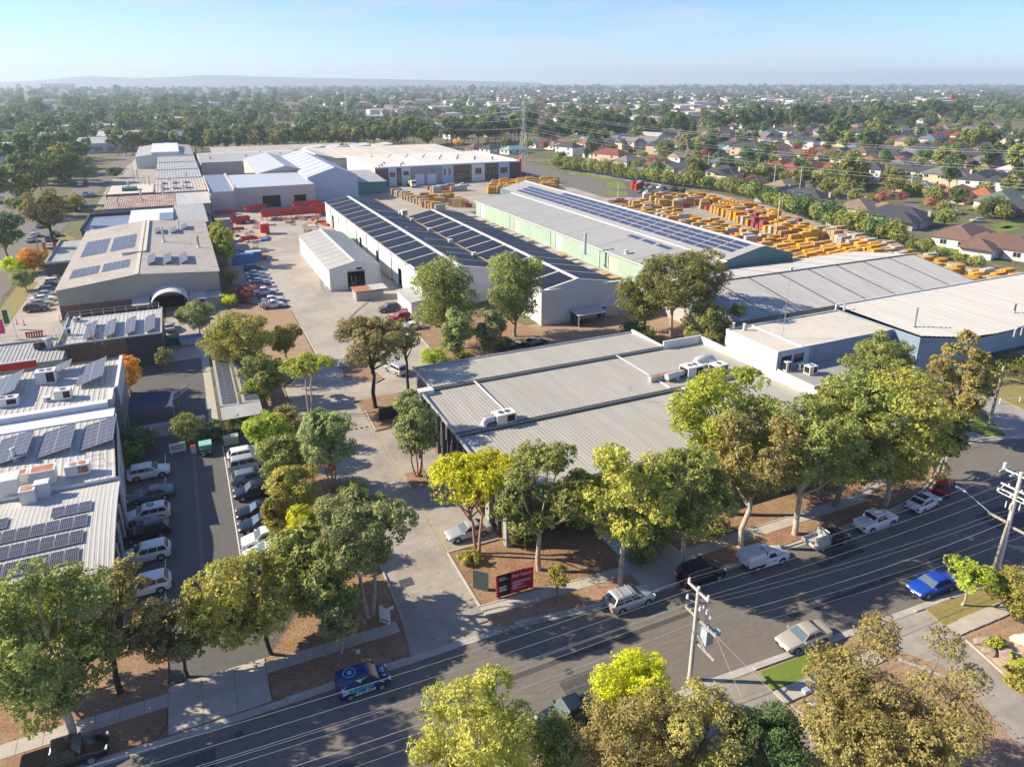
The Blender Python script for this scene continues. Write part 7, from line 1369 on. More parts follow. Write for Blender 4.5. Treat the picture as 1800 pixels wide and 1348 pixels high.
HOUSES = [(1690, 428, 19, 11, 'brown', 'white', 1, 'brown hipped house nearest the yellow stacks'), (1762, 448, 17, 11, 'brown', 'white', 1, 'white walled house with weathered brown roof near the timber fence'), (1575, 392, 19, 12, 'dark', 'grey', 1, 'dark navy hipped house behind the boundary shrubs'), (1510, 376, 15, 11, 'tan', 'cream', 1, 'cream house with tan roof and stone chimney'),
 (1412, 358, 19, 12, 'dark', 'tan', 1, 'grey hipped house with solar panels and pale chimney'), (1368, 352, 22, 9, 'dark', 'grey', 1, 'long charcoal roofed house behind the stacks'), (1312, 334, 22, 9, 'brown', 'white', 1, 'long brown gabled house with white end wall'), (1380, 335, 18, 9, 'tan', 'tan', 1, 'low house with faded tan roof'), (1272, 322, 14, 10, 'dark', 'cream', 2, 'two storey cream house with dark roof'),
 (1226, 308, 17, 11, 'dark', 'grey', 1, 'grey hipped house left of the cream two storey'), (1192, 303, 20, 8, 'green', 'cream', 1, 'green grey gabled house with cream end'), (1160, 298, 19, 10, 'brown', 'tan', 1, 'brown hipped house with red chimney'), (1290, 297, 28, 11, 'navy', 'cream', 1, 'wide house with blue metal roof'), (1320, 288, 17, 10, 'brown', 'brick', 1, 'brown hipped house behind the blue metal roof'), (1375, 300, 22, 12, 'red', 'brick', 1, 'red tiled house between the round trees'), (1428, 303, 16, 11, 'red', 'tan', 1, 'second red tiled house by the round tree'),
 (1450, 315, 17, 10, 'tan', 'grey', 1, 'tan roofed house beside the red one'), (1530, 292, 16, 12, 'orange', 'cream', 1, 'orange tiled house with cream walls'), (1525, 315, 15, 11, 'dark', 'white', 2, 'white two storey house with dark roof, left of its twin'), (1595, 318, 15, 11, 'dark', 'white', 2, 'white two storey house with dark roof, right of its twin'), (1582, 298, 18, 12, 'grey', 'tan', 1, 'grey green hipped house above the white two storeys'), (1645, 305, 17, 11, 'dark', 'white', 1, 'white house with black hipped roof and skylight'), (1662, 326, 18, 12, 'grey', 'cream', 2, 'cream two storey house with grey roof'), (1722, 335, 22, 12, 'dark', 'white', 2, 'large white gabled two storey house'), (1680, 352, 22, 12, 'orange', 'pink', 1, 'orange tiled house with brick chimney facing the lawn'), (1762, 362, 26, 13, 'green', 'white', 1, 'green tiled house with white weatherboards'), (1796, 378, 16, 11, 'dark', 'brick', 1, 'brick house with dark roof at the right edge'), (1600, 335, 16, 10, 'grey', 'tan', 1, 'grey roofed bungalow behind the round shrubs'),
 (1622, 275, 17, 12, 'dark', 'white', 2, 'modern white and grey house with angled roof'), (1690, 288, 19, 12, 'dark', 'brick', 2, 'modern dark house with white upper storey and columns'), (1756, 280, 26, 12, 'terracotta', 'brick', 1, 'long dusky red roofed house'), (1782, 308, 14, 11, 'silver', 'white', 1, 'pale roofed white house at the right edge'), (1752, 322, 18, 11, 'tan', 'tan', 1, 'tan roofed bungalow behind the large white house'), (1448, 272, 13, 10, 'red', 'white', 1, 'small red roofed house among dark trees'), (1402, 278, 18, 10, 'brown', 'cream', 1, 'brown roofed house by the pencil cypresses'), (1355, 276, 15, 10, 'tan', 'white', 1, 'pale roofed house left of the cypresses'), (1345, 258, 16, 10, 'silver', 'white', 1, 'white house with silver roof under the belt'), (1365, 262, 14, 9, 'brown', 'white', 1, 'dusky roofed house above the pencil cypresses'), (1285, 262, 18, 10, 'dark', 'brick', 1, 'flat dark house with red chimney'), (1250, 248, 17, 10, 'navy', 'white', 1, 'blue grey roofed house under the dark belt'), (1258, 270, 22, 10, 'teal', 'tan', 1, 'house with teal tin roof'), (1230, 256, 15, 10, 'tan', 'cream', 1, 'tan roofed house by the teal one'),
 (1142, 262, 15, 11, 'grey', 'white', 2, 'grey gabled two storey house with white ends'), (1108, 262, 14, 10, 'grey', 'cream', 2, 'steep gabled house beside the grey two storey'), (1090, 250, 18, 11, 'navy', 'white', 1, 'house with dark solar covered roof'), (1160, 245, 16, 10, 'dark', 'pink', 1, 'dark roofed house beside the palms'), (1052, 276, 18, 11, 'grey', 'white', 1, 'grey roofed house behind the clipped row'), (1010, 268, 16, 10, 'tan', 'pink', 1, 'pinkish house behind the pylon'), (1035, 252, 15, 9, 'silver', 'white', 1, 'white gable under the belt by the pylon'), (978, 262, 15, 10, 'tan', 'white', 1, 'small pale house left of the pylon trees'), (868, 268, 17, 11, 'dark', 'white', 1, 'white house with dark hipped roof behind the offices'), (904, 270, 18, 9, 'teal', 'white', 1, 'low house with pale teal roof behind the offices'), (838, 266, 13, 9, 'brown', 'brick', 1, 'low brown house beside the orange tree'), (1210, 322, 13, 7, 'silver', 'white', 1, 'low white shed roof behind the long hedge'), (1120, 312, 12, 8, 'silver', 'white', 1, 'pale flat outbuilding behind the clipped row'), (1478, 395, 9, 6, 'silver', 'white', 1, 'small pale outbuilding behind the boundary shrubs')]
placed = []
for px, py, w, d, rf_, wl_, st, lab in HOUSES:
    o = house(px, py, w, d, rf_, wl_, lab, st, rz=(0.32 if rnd.random() < 0.75 else -1.25), gable='gable' in lab, auto=False, solar='solar' in lab, wing=d > 9); placed.append((o.location.x, o.location.y, 11))
wm = thing('modern_white_house', 'tall plain white modern house at the right edge by the stacks', 'house', (212, 108, 0), 0.3)
MB().box(-5, -6, 0, 7, 6, 6.2).obj('wall', M['white'], wm); MB().box(-5.3, -6.3, 6.2, 7.3, 6.3, 6.5).obj('roof', M['roof_white'], wm)
for k in range(3): MB().box(-4.2 + k * 3.4, -6.08, 1.0, -2.2 + k * 3.4, -6.01, 3.8).obj('window', M['glass'], wm); MB().box(-5.08, -5 + k * 3.4, 1.2, -5.01, -3 + k * 3.4, 3.4).obj('window', M['glass'], wm)
# streets between the houses
for pts in (((208, 150), (330, 250), (332, 246), (210, 144)), ((262, 330), (470, 240), (468, 234), (259, 323)), ((238, 196), (300, 330), (307, 328), (246, 194)), ((262, 190), (262, 186), (300, 150), (306, 153))):
    sheet('suburb_street', list(pts), 0.01, M['asphalt'])
for px, py, w, d in ((1650, 345, 30, 9), (1740, 365, 26, 8), (1640, 390, 24, 7), (1700, 440, 22, 9), (1790, 395, 22, 6), (1755, 410, 30, 5)):
    p = G(px, py); sheet('front_lawn', [(p[0] - w / 2, p[1] - d / 2), (p[0] + w / 2, p[1] - d / 2 + 4), (p[0] + w / 2, p[1] + d / 2 + 4), (p[0] - w / 2, p[1] + d / 2)], 0.02, M['lawn'])
# timber fences: palings as separate boards
def fence(label, x0, y0, x1, y1, h=1.7, step=0.9):
    t = thing('timber_fence', label, 'fence', (x0, y0, 0)); L = math.hypot(x1 - x0, y1 - y0); n = int(L / step); a = math.atan2(y1 - y0, x1 - x0); t.rotation_euler.z = a
    me = MB().box(0.01, -0.02, 0.05, step - 0.03, 0.02, h).mesh('board', M['fence_wood'])
    for i in range(n): ob('board', me, t, (i * step, rnd.uniform(-.01, .01), rnd.uniform(-.03, .03)))
    MB().box(0, 0.03, 0.4, L, 0.08, 0.5).obj('rail', M['fence_wood'], t); MB().box(0, 0.03, h - 0.4, L, 0.08, h - 0.3).obj('rail', M['fence_wood'], t)
fence('timber paling fence below the weathered brown roofed house', 193, 118, 214, 113); fence('timber fence behind the back road beside the pylon', 190, 395, 205, 380); fence('brown fence at the end of the white offices', 153, 390, 186, 396); fence('timber fence along the boundary shrubs', 199, 160, 214, 196)
# further rows of houses, sized and coloured at random; far ones are simpler
def free(x, y, r):
    return all((x - a) ** 2 + (y - b) ** 2 > (r + c) ** 2 * 0.45 for a, b, c in placed)
ROOFS = ['grey', 'dark', 'grey', 'brown', 'tan', 'silver', 'dark', 'brown', 'terracotta', 'grey', 'dark', 'navy', 'tan', 'red']; WALLS = ['white', 'cream', 'brick', 'tan', 'white', 'grey', 'pink']
HN = 0; tries = 0
zone = [(575, 760, 'just beyond the dark belt', -60, 900), (760, 1050, 'in the middle suburb', -220, 1200), (1050, 1500, 'in the far suburb', -300, 1700)]
def suburb(n, y0, y1, where, x0, x1):
    global HN
    k = 0; tr = 0
    while k < n and tr < n * 30:
        tr += 1; y = rnd.uniform(y0, y1); x = rnd.uniform(x0, x1); sx, sy = PX((x, y, 3))
        if not -10 < sx < 1810 or not free(x, y, 10): continue
        if sx < 480 and rnd.random() < 0.7: continue
        r_, w_ = rnd.choice(ROOFS), rnd.choice(WALLS)
        if 380 < sx < 600 and y < 900: r_ = rnd.choice(['terracotta', 'brown', 'red', 'tan'])
        house(0, 0, rnd.choice((14, 16, 18, 20)), rnd.choice((10, 11, 12)), r_, w_, '%s roofed %s walled house %s' % (r_, w_, where), rnd.choice((1, 1, 1, 2)), rz=rnd.choice((0.1, 0.25, -1.3, 0.35)), gable=rnd.random() < 0.3, chim=rnd.random() < 0.4, xy=(x, y), far=True, group='houses ' + where)
        placed.append((x, y, 10)); k += 1
suburb(26, 330, 520, 'between the pylon and the belt', 230, 520); suburb(105, 225, 510, 'on the right before the belt', 330, 700); suburb(60, 580, 780, 'just beyond the dark belt', -60, 1000); suburb(36, 780, 960, 'in the middle suburb', -200, 1300)
# beyond about three hundred: the rest of the far suburb as one mass
mb = MB(); fr_ = random.Random(5); mats_far = [M['hw_white'], M['hw_cream'], M['hw_tan'], M['tile_terracotta'], M['tile_grey'], M['tile_dark'], M['tile_brown'], M['roof_white']]
for i in range(3200):
    y = 640 + (fr_.random() ** 1.35) * 2900; x = fr_.uniform(-0.35 * y, 1.55 * y); sx, sy = PX((x, y, 3))
    if not -20 < sx < 1820: continue
    if (sx < 600 and fr_.random() < 0.5) or not free(x + 8, y + 5, 8): continue
    big = fr_.random() < 0.07; w, d, h = (fr_.uniform(30, 70), fr_.uniform(18, 30), 7) if big else (fr_.uniform(13, 20), fr_.uniform(9, 13), fr_.choice((3.0, 3.2, 5.6)))
    mb.box(x, y, 0, x + w, y + d, h, 0 if big else fr_.randrange(3)); q = 7 if big else fr_.randrange(3, 7); e = 0.6; z = h; rz_ = (1.0 if big else 2.6); mx, my = x + w / 2, y + d / 2
    mb.add([(x - e, y - e, z), (x + w + e, y - e, z), (x + w + e, y + d + e, z), (x - e, y + d + e, z), (x + d / 2, my, z + rz_), (x + w - d / 2, my, z + rz_)], [(0, 1, 5, 4), (1, 2, 5), (2, 3, 4, 5), (3, 0, 4)], q)
stuff(ob('distant_houses', mb.mesh('distant_houses', mats_far)), 'distant roofs and pale walls among far suburban trees', 'houses')
# ================================================================ stacks and goods in the yards
STK = {}
def stack_mesh(kind, v):
    """bundles lying in layers with gaps between them"""
    key = (kind, v)
    if key in STK: return STK[key]
    rr = random.Random(hash(kind) % 1000 + v * 17 if False else sum(map(ord, kind)) + v * 17); mb = MB()
    if kind in ('beam', 'grey'):
        n = 5 + v % 3; z = 0
        for i in range(n):
            mb.box(-1.3, -0.55 + rr.uniform(-.06, .06), z, -1.15, 0.6, z + 0.1, 1).box(1.15, -0.6, z, 1.3, 0.55, z + 0.1, 1); z += 0.1
            for j in range(3): o = rr.uniform(-.12, .12); mb.box(-1.9 + o, -0.62 + j * 0.42, z, 1.9 + o, -0.62 + j * 0.42 + 0.36, z + 0.36)
            z += 0.36
    elif kind == 'box':
        mb.box(-1.2, -0.6, 0.1, 1.2, 0.6, 1.5)
        for k in range(7): mb.box(-1.2 + k * 0.38, -0.64, 0.1, -1.12 + k * 0.38, -0.6, 1.5); mb.box(-1.2 + k * 0.38, 0.6, 0.1, -1.12 + k * 0.38, 0.64, 1.5)
        mb.box(-1.22, -0.62, 0, 1.22, -0.4, 0.1, 1).box(-1.22, 0.4, 0, 1.22, 0.62, 0.1, 1).box(-1.24, -0.66, 1.5, 1.24, 0.66, 1.56)
    elif kind == 'cage':
        for x in (-1.1, 1.0):
            for y in (-0.6, 0.5): mb.box(x, y, 0, x + 0.1, y + 0.1, 1.3)
        for z in (0.12, 0.55, 1.0): mb.box(-1.1, -0.6, z, 1.1, -0.54, z + 0.07).box(-1.1, 0.54, z, 1.1, 0.6, z + 0.07).box(-1.1, -0.5, z - 0.02, -1.04, 0.5, z + 0.05).box(1.04, -0.5, z - 0.02, 1.1, 0.5, z + 0.05)
        for k in range(9): mb.tube([(-1 + k * 0.24, -0.5, 0.2 + rr.random() * 0.8), (-0.9 + k * 0.24, 0.5, 0.3 + rr.random() * 0.8)], 0.06, 5, 1)
    elif kind == 'planks':
        z = 0
        for i in range(2 + v % 2):
            mb.box(-0.8, -1.0, z, -0.7, 1.0, z + 0.1, 1).box(0.7, -1.0, z, 0.8, 1.0, z + 0.1, 1); z += 0.1
            for j in range(4): mb.box(-2.2 + rr.uniform(-.25, .25), -1.0 + j * 0.5, z, 2.2 + rr.uniform(-.25, .25), -0.55 + j * 0.5, z + 0.22)
            z += 0.22
    STK[key] = mb.mesh(kind + '_stack', [M['formply'], M['timber']]); return STK[key]
SN = 0
def stk(kind, m, x, y, rz, label, group, cat='stack', z=0.0, name=None, s=1.0):
    global SN
    SN += 1; o = ob(name or {'beam': 'beam_stack', 'grey': 'panel_stack', 'box': 'crate', 'cage': 'steel_cage', 'planks': 'plank_stack'}[kind], stack_mesh(kind, SN % 5), None, (x, y, z), rz + rnd.uniform(-0.04, 0.04), M[m]); o.scale = (s, s, s)
    return tag(o, label, cat, group, True)
WHAT = {'formply': 'yellow beam stack', 'formply2': 'orange brown beam stack', 'grey_pack': 'grey panel stack', 'maroon_box': 'maroon crate', 'red_steel': 'red crate'}
def fill(poly, rows, where, mix, group, ux=3.95, uy=2.3, rz=0.0, skip=0.06, jit=0.15, tiers=1):
    """rows of stacks inside a quadrilateral given by its corners"""
    a, b, c, d = (Vector((*p, 0)) for p in poly); n = 0
    for r in range(rows):
        f = (r + 0.5) / rows; s, e = a.lerp(d, f), b.lerp(c, f); L = (e - s).length; t = (e - s) / L; q = 0.0
        while q < L - ux * 0.5:
            q += ux * rnd.uniform(0.95, 1.1)
            if rnd.random() < skip: continue
            p = s + t * (q - ux / 2); m = rnd.choice(mix); k = 'box' if m in ('maroon_box', 'red_steel') else ('grey' if m == 'grey_pack' else 'beam')
            stk(k, m, p.x + rnd.uniform(-jit, jit), p.y + rnd.uniform(-jit, jit), math.atan2(t.y, t.x) + rz, WHAT[m] + ' ' + where, group); n += 1
    return n
Y, O, Gk, Mb, Rb = 'formply', 'formply2', 'grey_pack', 'maroon_box', 'red_steel'
fill([(131, 124), (163, 124), (163, 148), (131, 148)], 11, 'in the close rows beside the green gable', [Y, Y, Y, O], 'stacks beside the green gable', ux=4.1, skip=0.02)
fill([(132, 152), (156, 150), (158, 186), (134, 188)], 13, 'in the rows along the green shed', [Y, Y, O, Gk, Y, Mb], 'stacks along the green shed', skip=0.12, uy=3)
fill([(137, 192), (158, 190), (162, 232), (142, 232)], 13, 'at the back along the green shed', [Y, O, Gk, Gk, Y, Mb], 'stacks at the back of the green shed', skip=0.18)
fill([(161, 153), (176, 153), (196, 212), (176, 214)], 22, 'in the middle of the stack yard', [Y, Y, O, Gk, Mb, Y, Y], 'stacks in the middle of the yard', skip=0.06)
fill([(165, 128), (177, 128), (183, 158), (177, 158)], 14, 'in the pale rows along the shrubs', [Gk, Gk, Y, O, Gk], 'stacks along the shrubs', skip=0.05)
fill([(152.5, 104), (172, 104), (175, 126), (164, 126)], 10, 'behind the grey shed', [Y, Y, Y, O, Gk], 'stacks behind the grey shed', skip=0.02)
fill([(153, 88), (178, 88), (175, 103), (153, 103)], 7, 'at the right edge behind the white roof', [Y, O, Y, Y, Gk], 'stacks at the right edge', skip=0.03)
fill([(163, 218), (190, 214), (196, 238), (168, 240)], 7, 'by the rear car park', [Y, O, Rb, Gk, Y], 'stacks by the rear car park', skip=0.2)
fill([(117, 279), (150, 279), (163, 303), (132, 308)], 9, 'behind the far end of the green shed', [Y, Y, Y, O], 'stacks behind the green shed end', skip=0.02)
fill([(83, 246), (86, 246), (83, 296), (80, 296)], 16, 'in the long timber row behind the solar warehouse', [O, O, Gk], 'timber row behind the solar warehouse', ux=4.0, skip=0.0)
fill([(89, 256), (98, 250), (98, 284), (88, 286)], 10, 'in the loose rows left of the green shed', [O, O, Rb, Y], 'loose rows left of the green shed', skip=0.1)
fill([(98, 292), (112, 292), (112, 304), (98, 304)], 4, 'in front of the white offices', [Gk, Gk, Gk, Rb], 'stacks in front of the white offices', skip=0.1)
for (x, y) in ((176, 184), (179, 184), (177, 188), (181, 170), (168, 172), (170, 178), (181, 262), (184, 264), (182.5, 267)):
    for z in (0, 1.58): stk('box', Mb if y < 200 else Rb, x, y, 0.2, ('upper ' if z else 'lower ') + ('maroon crate' if y < 200 else 'red crate') + ' stacked two high in the yard', 'crates stacked two high', 'crate', z)
# planks along the lane between the two sheds
yy = 122
while yy < 236:
    for xx in (80.5, 85.5, 90.5):
        if rnd.random() < 0.72: stk('planks', rnd.choice([Gk, Gk, O, Gk]), xx + rnd.uniform(-.6, .6), yy, 0, 'plank stack in the lane between the sheds', 'plank stacks in the lane', 'stack')
    yy += rnd.uniform(3.0, 4.2)
# red formwork and machinery in front of the tan works
def formwork(label, x, y, L, W, H, rz, m='red_steel'):
    t = thing('red_formwork', label, 'formwork', (x, y, 0), rz); mm = M[m]
    MB().box(-L / 2, -W / 2, H * 0.35, L / 2, -W / 2 + 0.12, H).obj('side_panel', mm, t); MB().box(-L / 2, W / 2 - 0.12, H * 0.35, L / 2, W / 2, H).obj('side_panel', mm, t); MB().box(-L / 2, -W / 2 + 0.13, H * 0.45, L / 2, W / 2 - 0.13, H * 0.6).obj('deck', mm, t)
    n = int(L / 1.5)
    for k in range(n + 1): x_ = -L / 2 + 0.06 + k * (L - 0.12) / n; MB().box(x_ - 0.06, -W / 2 - 0.1, 0, x_ + 0.06, -W / 2 - 0.005, H).obj('rib', mm, t); MB().box(x_ - 0.06, W / 2 + 0.005, 0, x_ + 0.06, W / 2 + 0.1, H).obj('rib', mm, t)
    return t
for i, (px, py, L, W, H, rz, lab) in enumerate(((495, 385, 13, 2.4, 3.4, 0.05, 'long bright red formwork in front of the tan works'), (548, 380, 9, 2.2, 3.0, 0.08, 'red formwork beside the white solar warehouse'), (565, 373, 7, 2.2, 3.0, 0.08, 'red formwork behind the warehouse corner'), (423, 393, 6, 2.0, 2.4, 0.1, 'red formwork near the bright green tree'), (450, 372, 8, 1.6, 2.4, 0.3, 'darker red frames by the left dark doorway'), (398, 378, 7, 1.5, 1.8, 0.2, 'low red frames by the tan wall'), (540, 366, 10, 1.5, 2.6, 0.05, 'red frames by the right dark doorway'), (437, 425, 4, 1.6, 1.6, 0.1, 'short red frame by the yard hedge'), (645, 338, 5, 2, 2.6, 0.4, 'red plant beside the dark green workshop'))):
    p = G(px, py); formwork(lab, p[0], p[1], L, W, H, rz)
rb = thing('red_hopper', 'square red hopper standing alone in the yard', 'hopper', G(466, 411)); MB().box(-1.3, -1.3, 0.3, 1.3, 1.3, 3.1).obj('bin', M['signal_red'], rb); MB().box(-1.38, -1.38, 3.1, 1.38, 1.38, 3.25).obj('rim', M['orange'], rb); MB().box(-1.2, -1.2, 0, -1.0, 1.2, 0.3).obj('skid', M['charcoal'], rb); MB().box(1.0, -1.2, 0, 1.2, 1.2, 0.3).obj('skid', M['charcoal'], rb); MB().box(-0.8, -0.8, 3.25, 0.8, 0.8, 3.5).obj('load', M['white'], rb)
for i in range(5):
    t = thing('lime_trough', 'lime green trough in the row behind the solar warehouse', 'trough', (50.5 + i * 2.6, 262, 0), 0.5, 'lime troughs', True); MB().box(-0.7, -3, 0.3, 0.7, 3, 1.6).obj('trough', M['lime'], t); MB().box(-0.8, -3.1, 1.6, 0.8, 3.1, 1.75).obj('rim', M['lime'], t); MB().box(-0.6, -2.5, 0, 0.6, -2.2, 0.3).obj('foot', M['charcoal'], t)
for i in range(3):
    t = thing('red_trough', 'red trough beside the lime green ones', 'trough', (43.5 + i * 2.4, 262, 0), 0.5, 'red troughs', True); MB().box(-0.6, -3, 0.3, 0.6, 3, 1.5).obj('trough', M['red_steel'], t); MB().box(-0.7, -3.1, 1.5, 0.7, 3.1, 1.62).obj('rim', M['red_steel'], t)
gt = thing('green_tank_trailer', 'green trailer with lime panels by the red brick wall', 'trailer', G(662, 330)); MB().box(-5, -1.2, 1.0, 5, 1.2, 2.6).obj('body', M['bin_green'], gt); MB().box(-5, -1.25, 2.6, 4.6, 1.25, 3.2).obj('top', M['lime'], gt)
for k in (-3, -1.5, 3): MB().tube([(k, -1.2, 0.5), (k, 1.2, 0.5)], 0.5, 12).obj('wheel', M['tyre'], gt)
wt = thing('white_truck', 'white truck cab in front of the white offices', 'truck', G(727, 330)); MB().box(-1.2, -1, 0.6, 1.2, 1, 3.2).obj('cab', M['white'], wt); MB().box(-1.1, -1.05, 1.9, 1.1, -1.0, 2.9).obj('windscreen', M['car_glass'], wt); MB().box(-1.1, 1.0, 0.9, 1.1, 7, 1.3).obj('chassis', M['charcoal'], wt); MB().box(-1.1, 3, 1.3, 1.1, 6, 2.6).obj('load', M['lime'], wt)
for y in (-0.3, 4.5, 5.8): MB().tube([(-1.1, y, 0.5), (1.1, y, 0.5)], 0.5, 12).obj('wheel', M['tyre'], wt)
# assorted goods along the yard hedge and the tan works
gr_ = random.Random(3); CM = ['grey_pack', 'timber', 'red_steel', 'formply2', 'grey_pack', 'blue_box', 'rust']
for i in range(64):
    if i < 34: p = G(gr_.uniform(400, 470), gr_.uniform(388, 455)); p = (min(p[0], 21.5) , p[1])
    elif i < 54: p = G(gr_.uniform(470, 575), gr_.uniform(383, 397))
    else: p = G(gr_.uniform(533, 582), gr_.uniform(396, 412))
    m_ = CM[i % 7]; stk('cage' if i % 2 else 'planks', m_, p[0], p[1], gr_.uniform(0, 3), {'grey_pack': 'grey', 'timber': 'timber', 'red_steel': 'red', 'formply2': 'orange brown', 'blue_box': 'blue', 'rust': 'rusty'}[m_] + (' cage of steel parts' if i % 2 else ' plank pile') + ' in the cluttered works yard', 'goods in the works yard', 'cage' if i % 2 else 'stack', s=gr_.uniform(0.6, 1.0))
def container(label, px, py, L, m, rz=0.0, z0=0):
    p = G(px, py); t = thing('shipping_container', label, 'container', (p[0], p[1], 0), rz); mb = MB().box(-L / 2, -1.2, 0.12, L / 2, 1.2, 2.55)
    n = int(L / 0.3)
    for k in range(n): mb.box(-L / 2 + k * 0.3 + 0.05, -1.24, 0.25, -L / 2 + k * 0.3 + 0.2, -1.2, 2.45)
    mb.obj('shell', M[m], t); MB().box(-L / 2 - 0.05, -1.26, 0, L / 2 + 0.05, 1.26, 0.12).obj('base_frame', M['charcoal'], t); MB().box(-L / 2, -1.1, 2.552, L / 2, 1.1, 2.57).obj('roof_panel', M['roof_white' if 'white' in label else m], t)
container('dark blue shipping container by the yard hedge', 428, 463, 5.5, 'blue_box', 0.0); container('blue container with white roof by the yard hedge', 447, 458, 4.0, 'blue_box', 0.0)
sk2 = thing('waste_skip', 'blue and white waste skip at the back of the car park', 'skip', G(337, 605)); MB().add([(-1.6, -0.9, 0.1), (1.6, -0.9, 0.1), (1.6, 0.9, 0.1), (-1.6, 0.9, 0.1), (-1.9, -1.1, 1.5), (1.9, -1.1, 1.5), (1.9, 1.1, 1.5), (-1.9, 1.1, 1.5)], [(0, 3, 2, 1), (0, 1, 5, 4), (1, 2, 6, 5), (2, 3, 7, 6), (3, 0, 4, 7), (4, 5, 6, 7)]).obj('bin', M['pale_blue_wall'], sk2)
for k in range(4): MB().box(-1.8 + k * 0.92, -1.0, 1.5, -1.0 + k * 0.92, 1.0, 1.6).obj('lid', M['blue_box'], sk2)
sk3 = thing('waste_skip', 'dark green waste bin beside the dark building', 'skip', G(304, 605)); MB().box(-1.2, -0.8, 0.1, 1.2, 0.8, 1.5).obj('bin', M['bin_green'], sk3); MB().box(-1.25, -0.85, 1.5, 1.25, 0.85, 1.58).obj('lid', M['bin_green'], sk3)
tp = thing('timber_pile', 'pile of pale timber at the back of the carport', 'timber', G(366, 595)); 
for k in range(5): MB().box(-2.6, -1 + k * 0.4, 0, 2.4, -0.65 + k * 0.4, 0.5).obj('baulk', M['formply2'], tp)
# car park furniture
tr = thing('bin_trailer', 'small green vehicle with pale top at the back of the car park', 'trailer', G(363, 797)); MB().box(-0.7, -0.9, 0.35, 0.7, 0.9, 1.1).obj('body', M['bin_green'], tr); MB().box(-0.75, -0.5, 1.1, 0.75, 0.95, 1.45).obj('cover', M['glass_green'], tr)
for x in (-0.6, 0.6):
    for y in (-0.6, 0.6): MB().tube([(x - 0.1, y, 0.3), (x + 0.1, y, 0.3)], 0.3, 10).obj('wheel', M['tyre'], tr)
    MB().box(x * 0.7 - 0.1, -0.93, 0.6, x * 0.7 + 0.1, -0.9, 0.75).obj('lamp', M['lamp_clear'], tr)
sb = thing('notice_board', 'white A-frame notice board at the back of the car park', 'sign', G(314, 797)); MB().box(-0.95, -0.05, 0.25, 0.95, 0.05, 1.5).obj('board', M['white'], sb); MB().box(-0.8, -0.056, 1.0, 0.8, -0.051, 1.12).obj('text_line', M['charcoal'], sb); MB().box(-0.8, -0.056, 0.7, 0.6, -0.051, 0.82).obj('text_line', M['charcoal'], sb)
for x in (-0.8, 0.8): MB().box(x - 0.04, -0.04, 0, x + 0.04, 0.04, 0.25).obj('leg', M['steel'], sb)
gbn = thing('green_crate', 'pale green crate behind the white SUV', 'crate', G(407, 780)); MB().box(-0.9, -0.5, 0.1, 0.9, 0.5, 1.1).obj('bin', M['green_wall'], gbn); MB().box(-0.95, -0.55, 1.1, 0.95, 0.55, 1.18).obj('lid', M['green_wall'], gbn)
rbn = thing('wheelie_bin', 'small bin with red lid beside the notice board', 'bin', G(341, 796)); MB().box(-0.3, -0.3, 0.05, 0.3, 0.3, 0.95).obj('bin', M['white'], rbn); MB().box(-0.33, -0.33, 0.95, 0.33, 0.33, 1.05).obj('lid', M['red_steel'], rbn)
wf = thing('white_slat_fence', 'white slatted fence screen at the end of the car park', 'fence', (-9.4, 97.2, 0))
for k in range(34): MB().box(k * 0.245, -0.03, 0.1, k * 0.245 + 0.15, 0.03, 2.2).obj('slat', M['white'], wf)
MB().box(0, 0.04, 0.4, 8.4, 0.09, 0.5).obj('rail', M['white'], wf); MB().box(0, 0.04, 1.8, 8.4, 0.09, 1.9).obj('rail', M['white'], wf)
ws_ = thing('shade_sail', 'dark navy shade sail stretched over the tarmac', 'shade sail', (-10.6, 99.0, 0))
mb = MB(); n = 6; c4 = [Vector((0.2, 1.2, 3.2)), Vector((5.8, 0.4, 3.3)), Vector((6.2, 7.2, 2.8)), Vector((0.3, 8.6, 3.1))]
Pg = lambda u, v: c4[0].lerp(c4[1], u).lerp(c4[3].lerp(c4[2], u), v) - Vector((0, 0, 0.5 * (math.sin(PI * u) * math.sin(PI * v)))) + Vector(((0.5 - u) * 0.5 * math.sin(PI * v), (0.5 - v) * 0.7 * math.sin(PI * u), 0))
for i in range(n):
    for j in range(n): mb.quad(*[tuple(Pg(u / n, v / n)) for u, v in ((i, j), (i + 1, j), (i + 1, j + 1), (i, j + 1))])
mb.obj('cloth', M['sail'], ws_, smooth=70)
for c in c4: MB().tube([(c.x, c.y, 0), (c.x, c.y, c.z + 0.1)], 0.06, 6).obj('post', M['steel'], ws_)
fl = thing('fence_frame', 'grey pipe frame by the shade sail', 'frame', (-5.2, 108, 0)); MB().tube([(0, 0, 0), (0, 0, 1.4), (2.2, 3.5, 1.4), (2.2, 3.5, 0)], 0.05, 6).obj('pipe', M['zinc'], fl); MB().tube([(0, 0, 0.7), (2.2, 3.5, 0.7)], 0.04, 6).obj('rail', M['zinc'], fl)
pp = thing('pipe_rack', 'rack of dark pipes beside the grey building', 'rack', (-10.6, 94.6, 0))
for k in range(5): MB().tube([(k * 0.35, -1.4, 1.2 + (k % 2) * 0.5), (k * 0.35, 3.5, 1.3 + (k % 2) * 0.5)], 0.13, 7).obj('pipe', M['charcoal'], pp)
for y in (-1, 3): MB().box(-0.2, y, 0, 1.8, y + 0.12, 1.1).obj('frame', M['steel'], pp)
cf = thing('carport_front_fence', 'chain wire fence with timber crates in front of the carport', 'fence', (0.9, 92.6, 0))
for k in range(6): MB().tube([(k * 1.06, 0, 0), (k * 1.06, 0, 1.8)], 0.03, 5).obj('post', M['zinc'], cf)
for h in (0.1, 0.9, 1.75): MB().tube([(0, 0, h), (5.3, 0, h)], 0.02, 4).obj('wire', M['zinc'], cf)
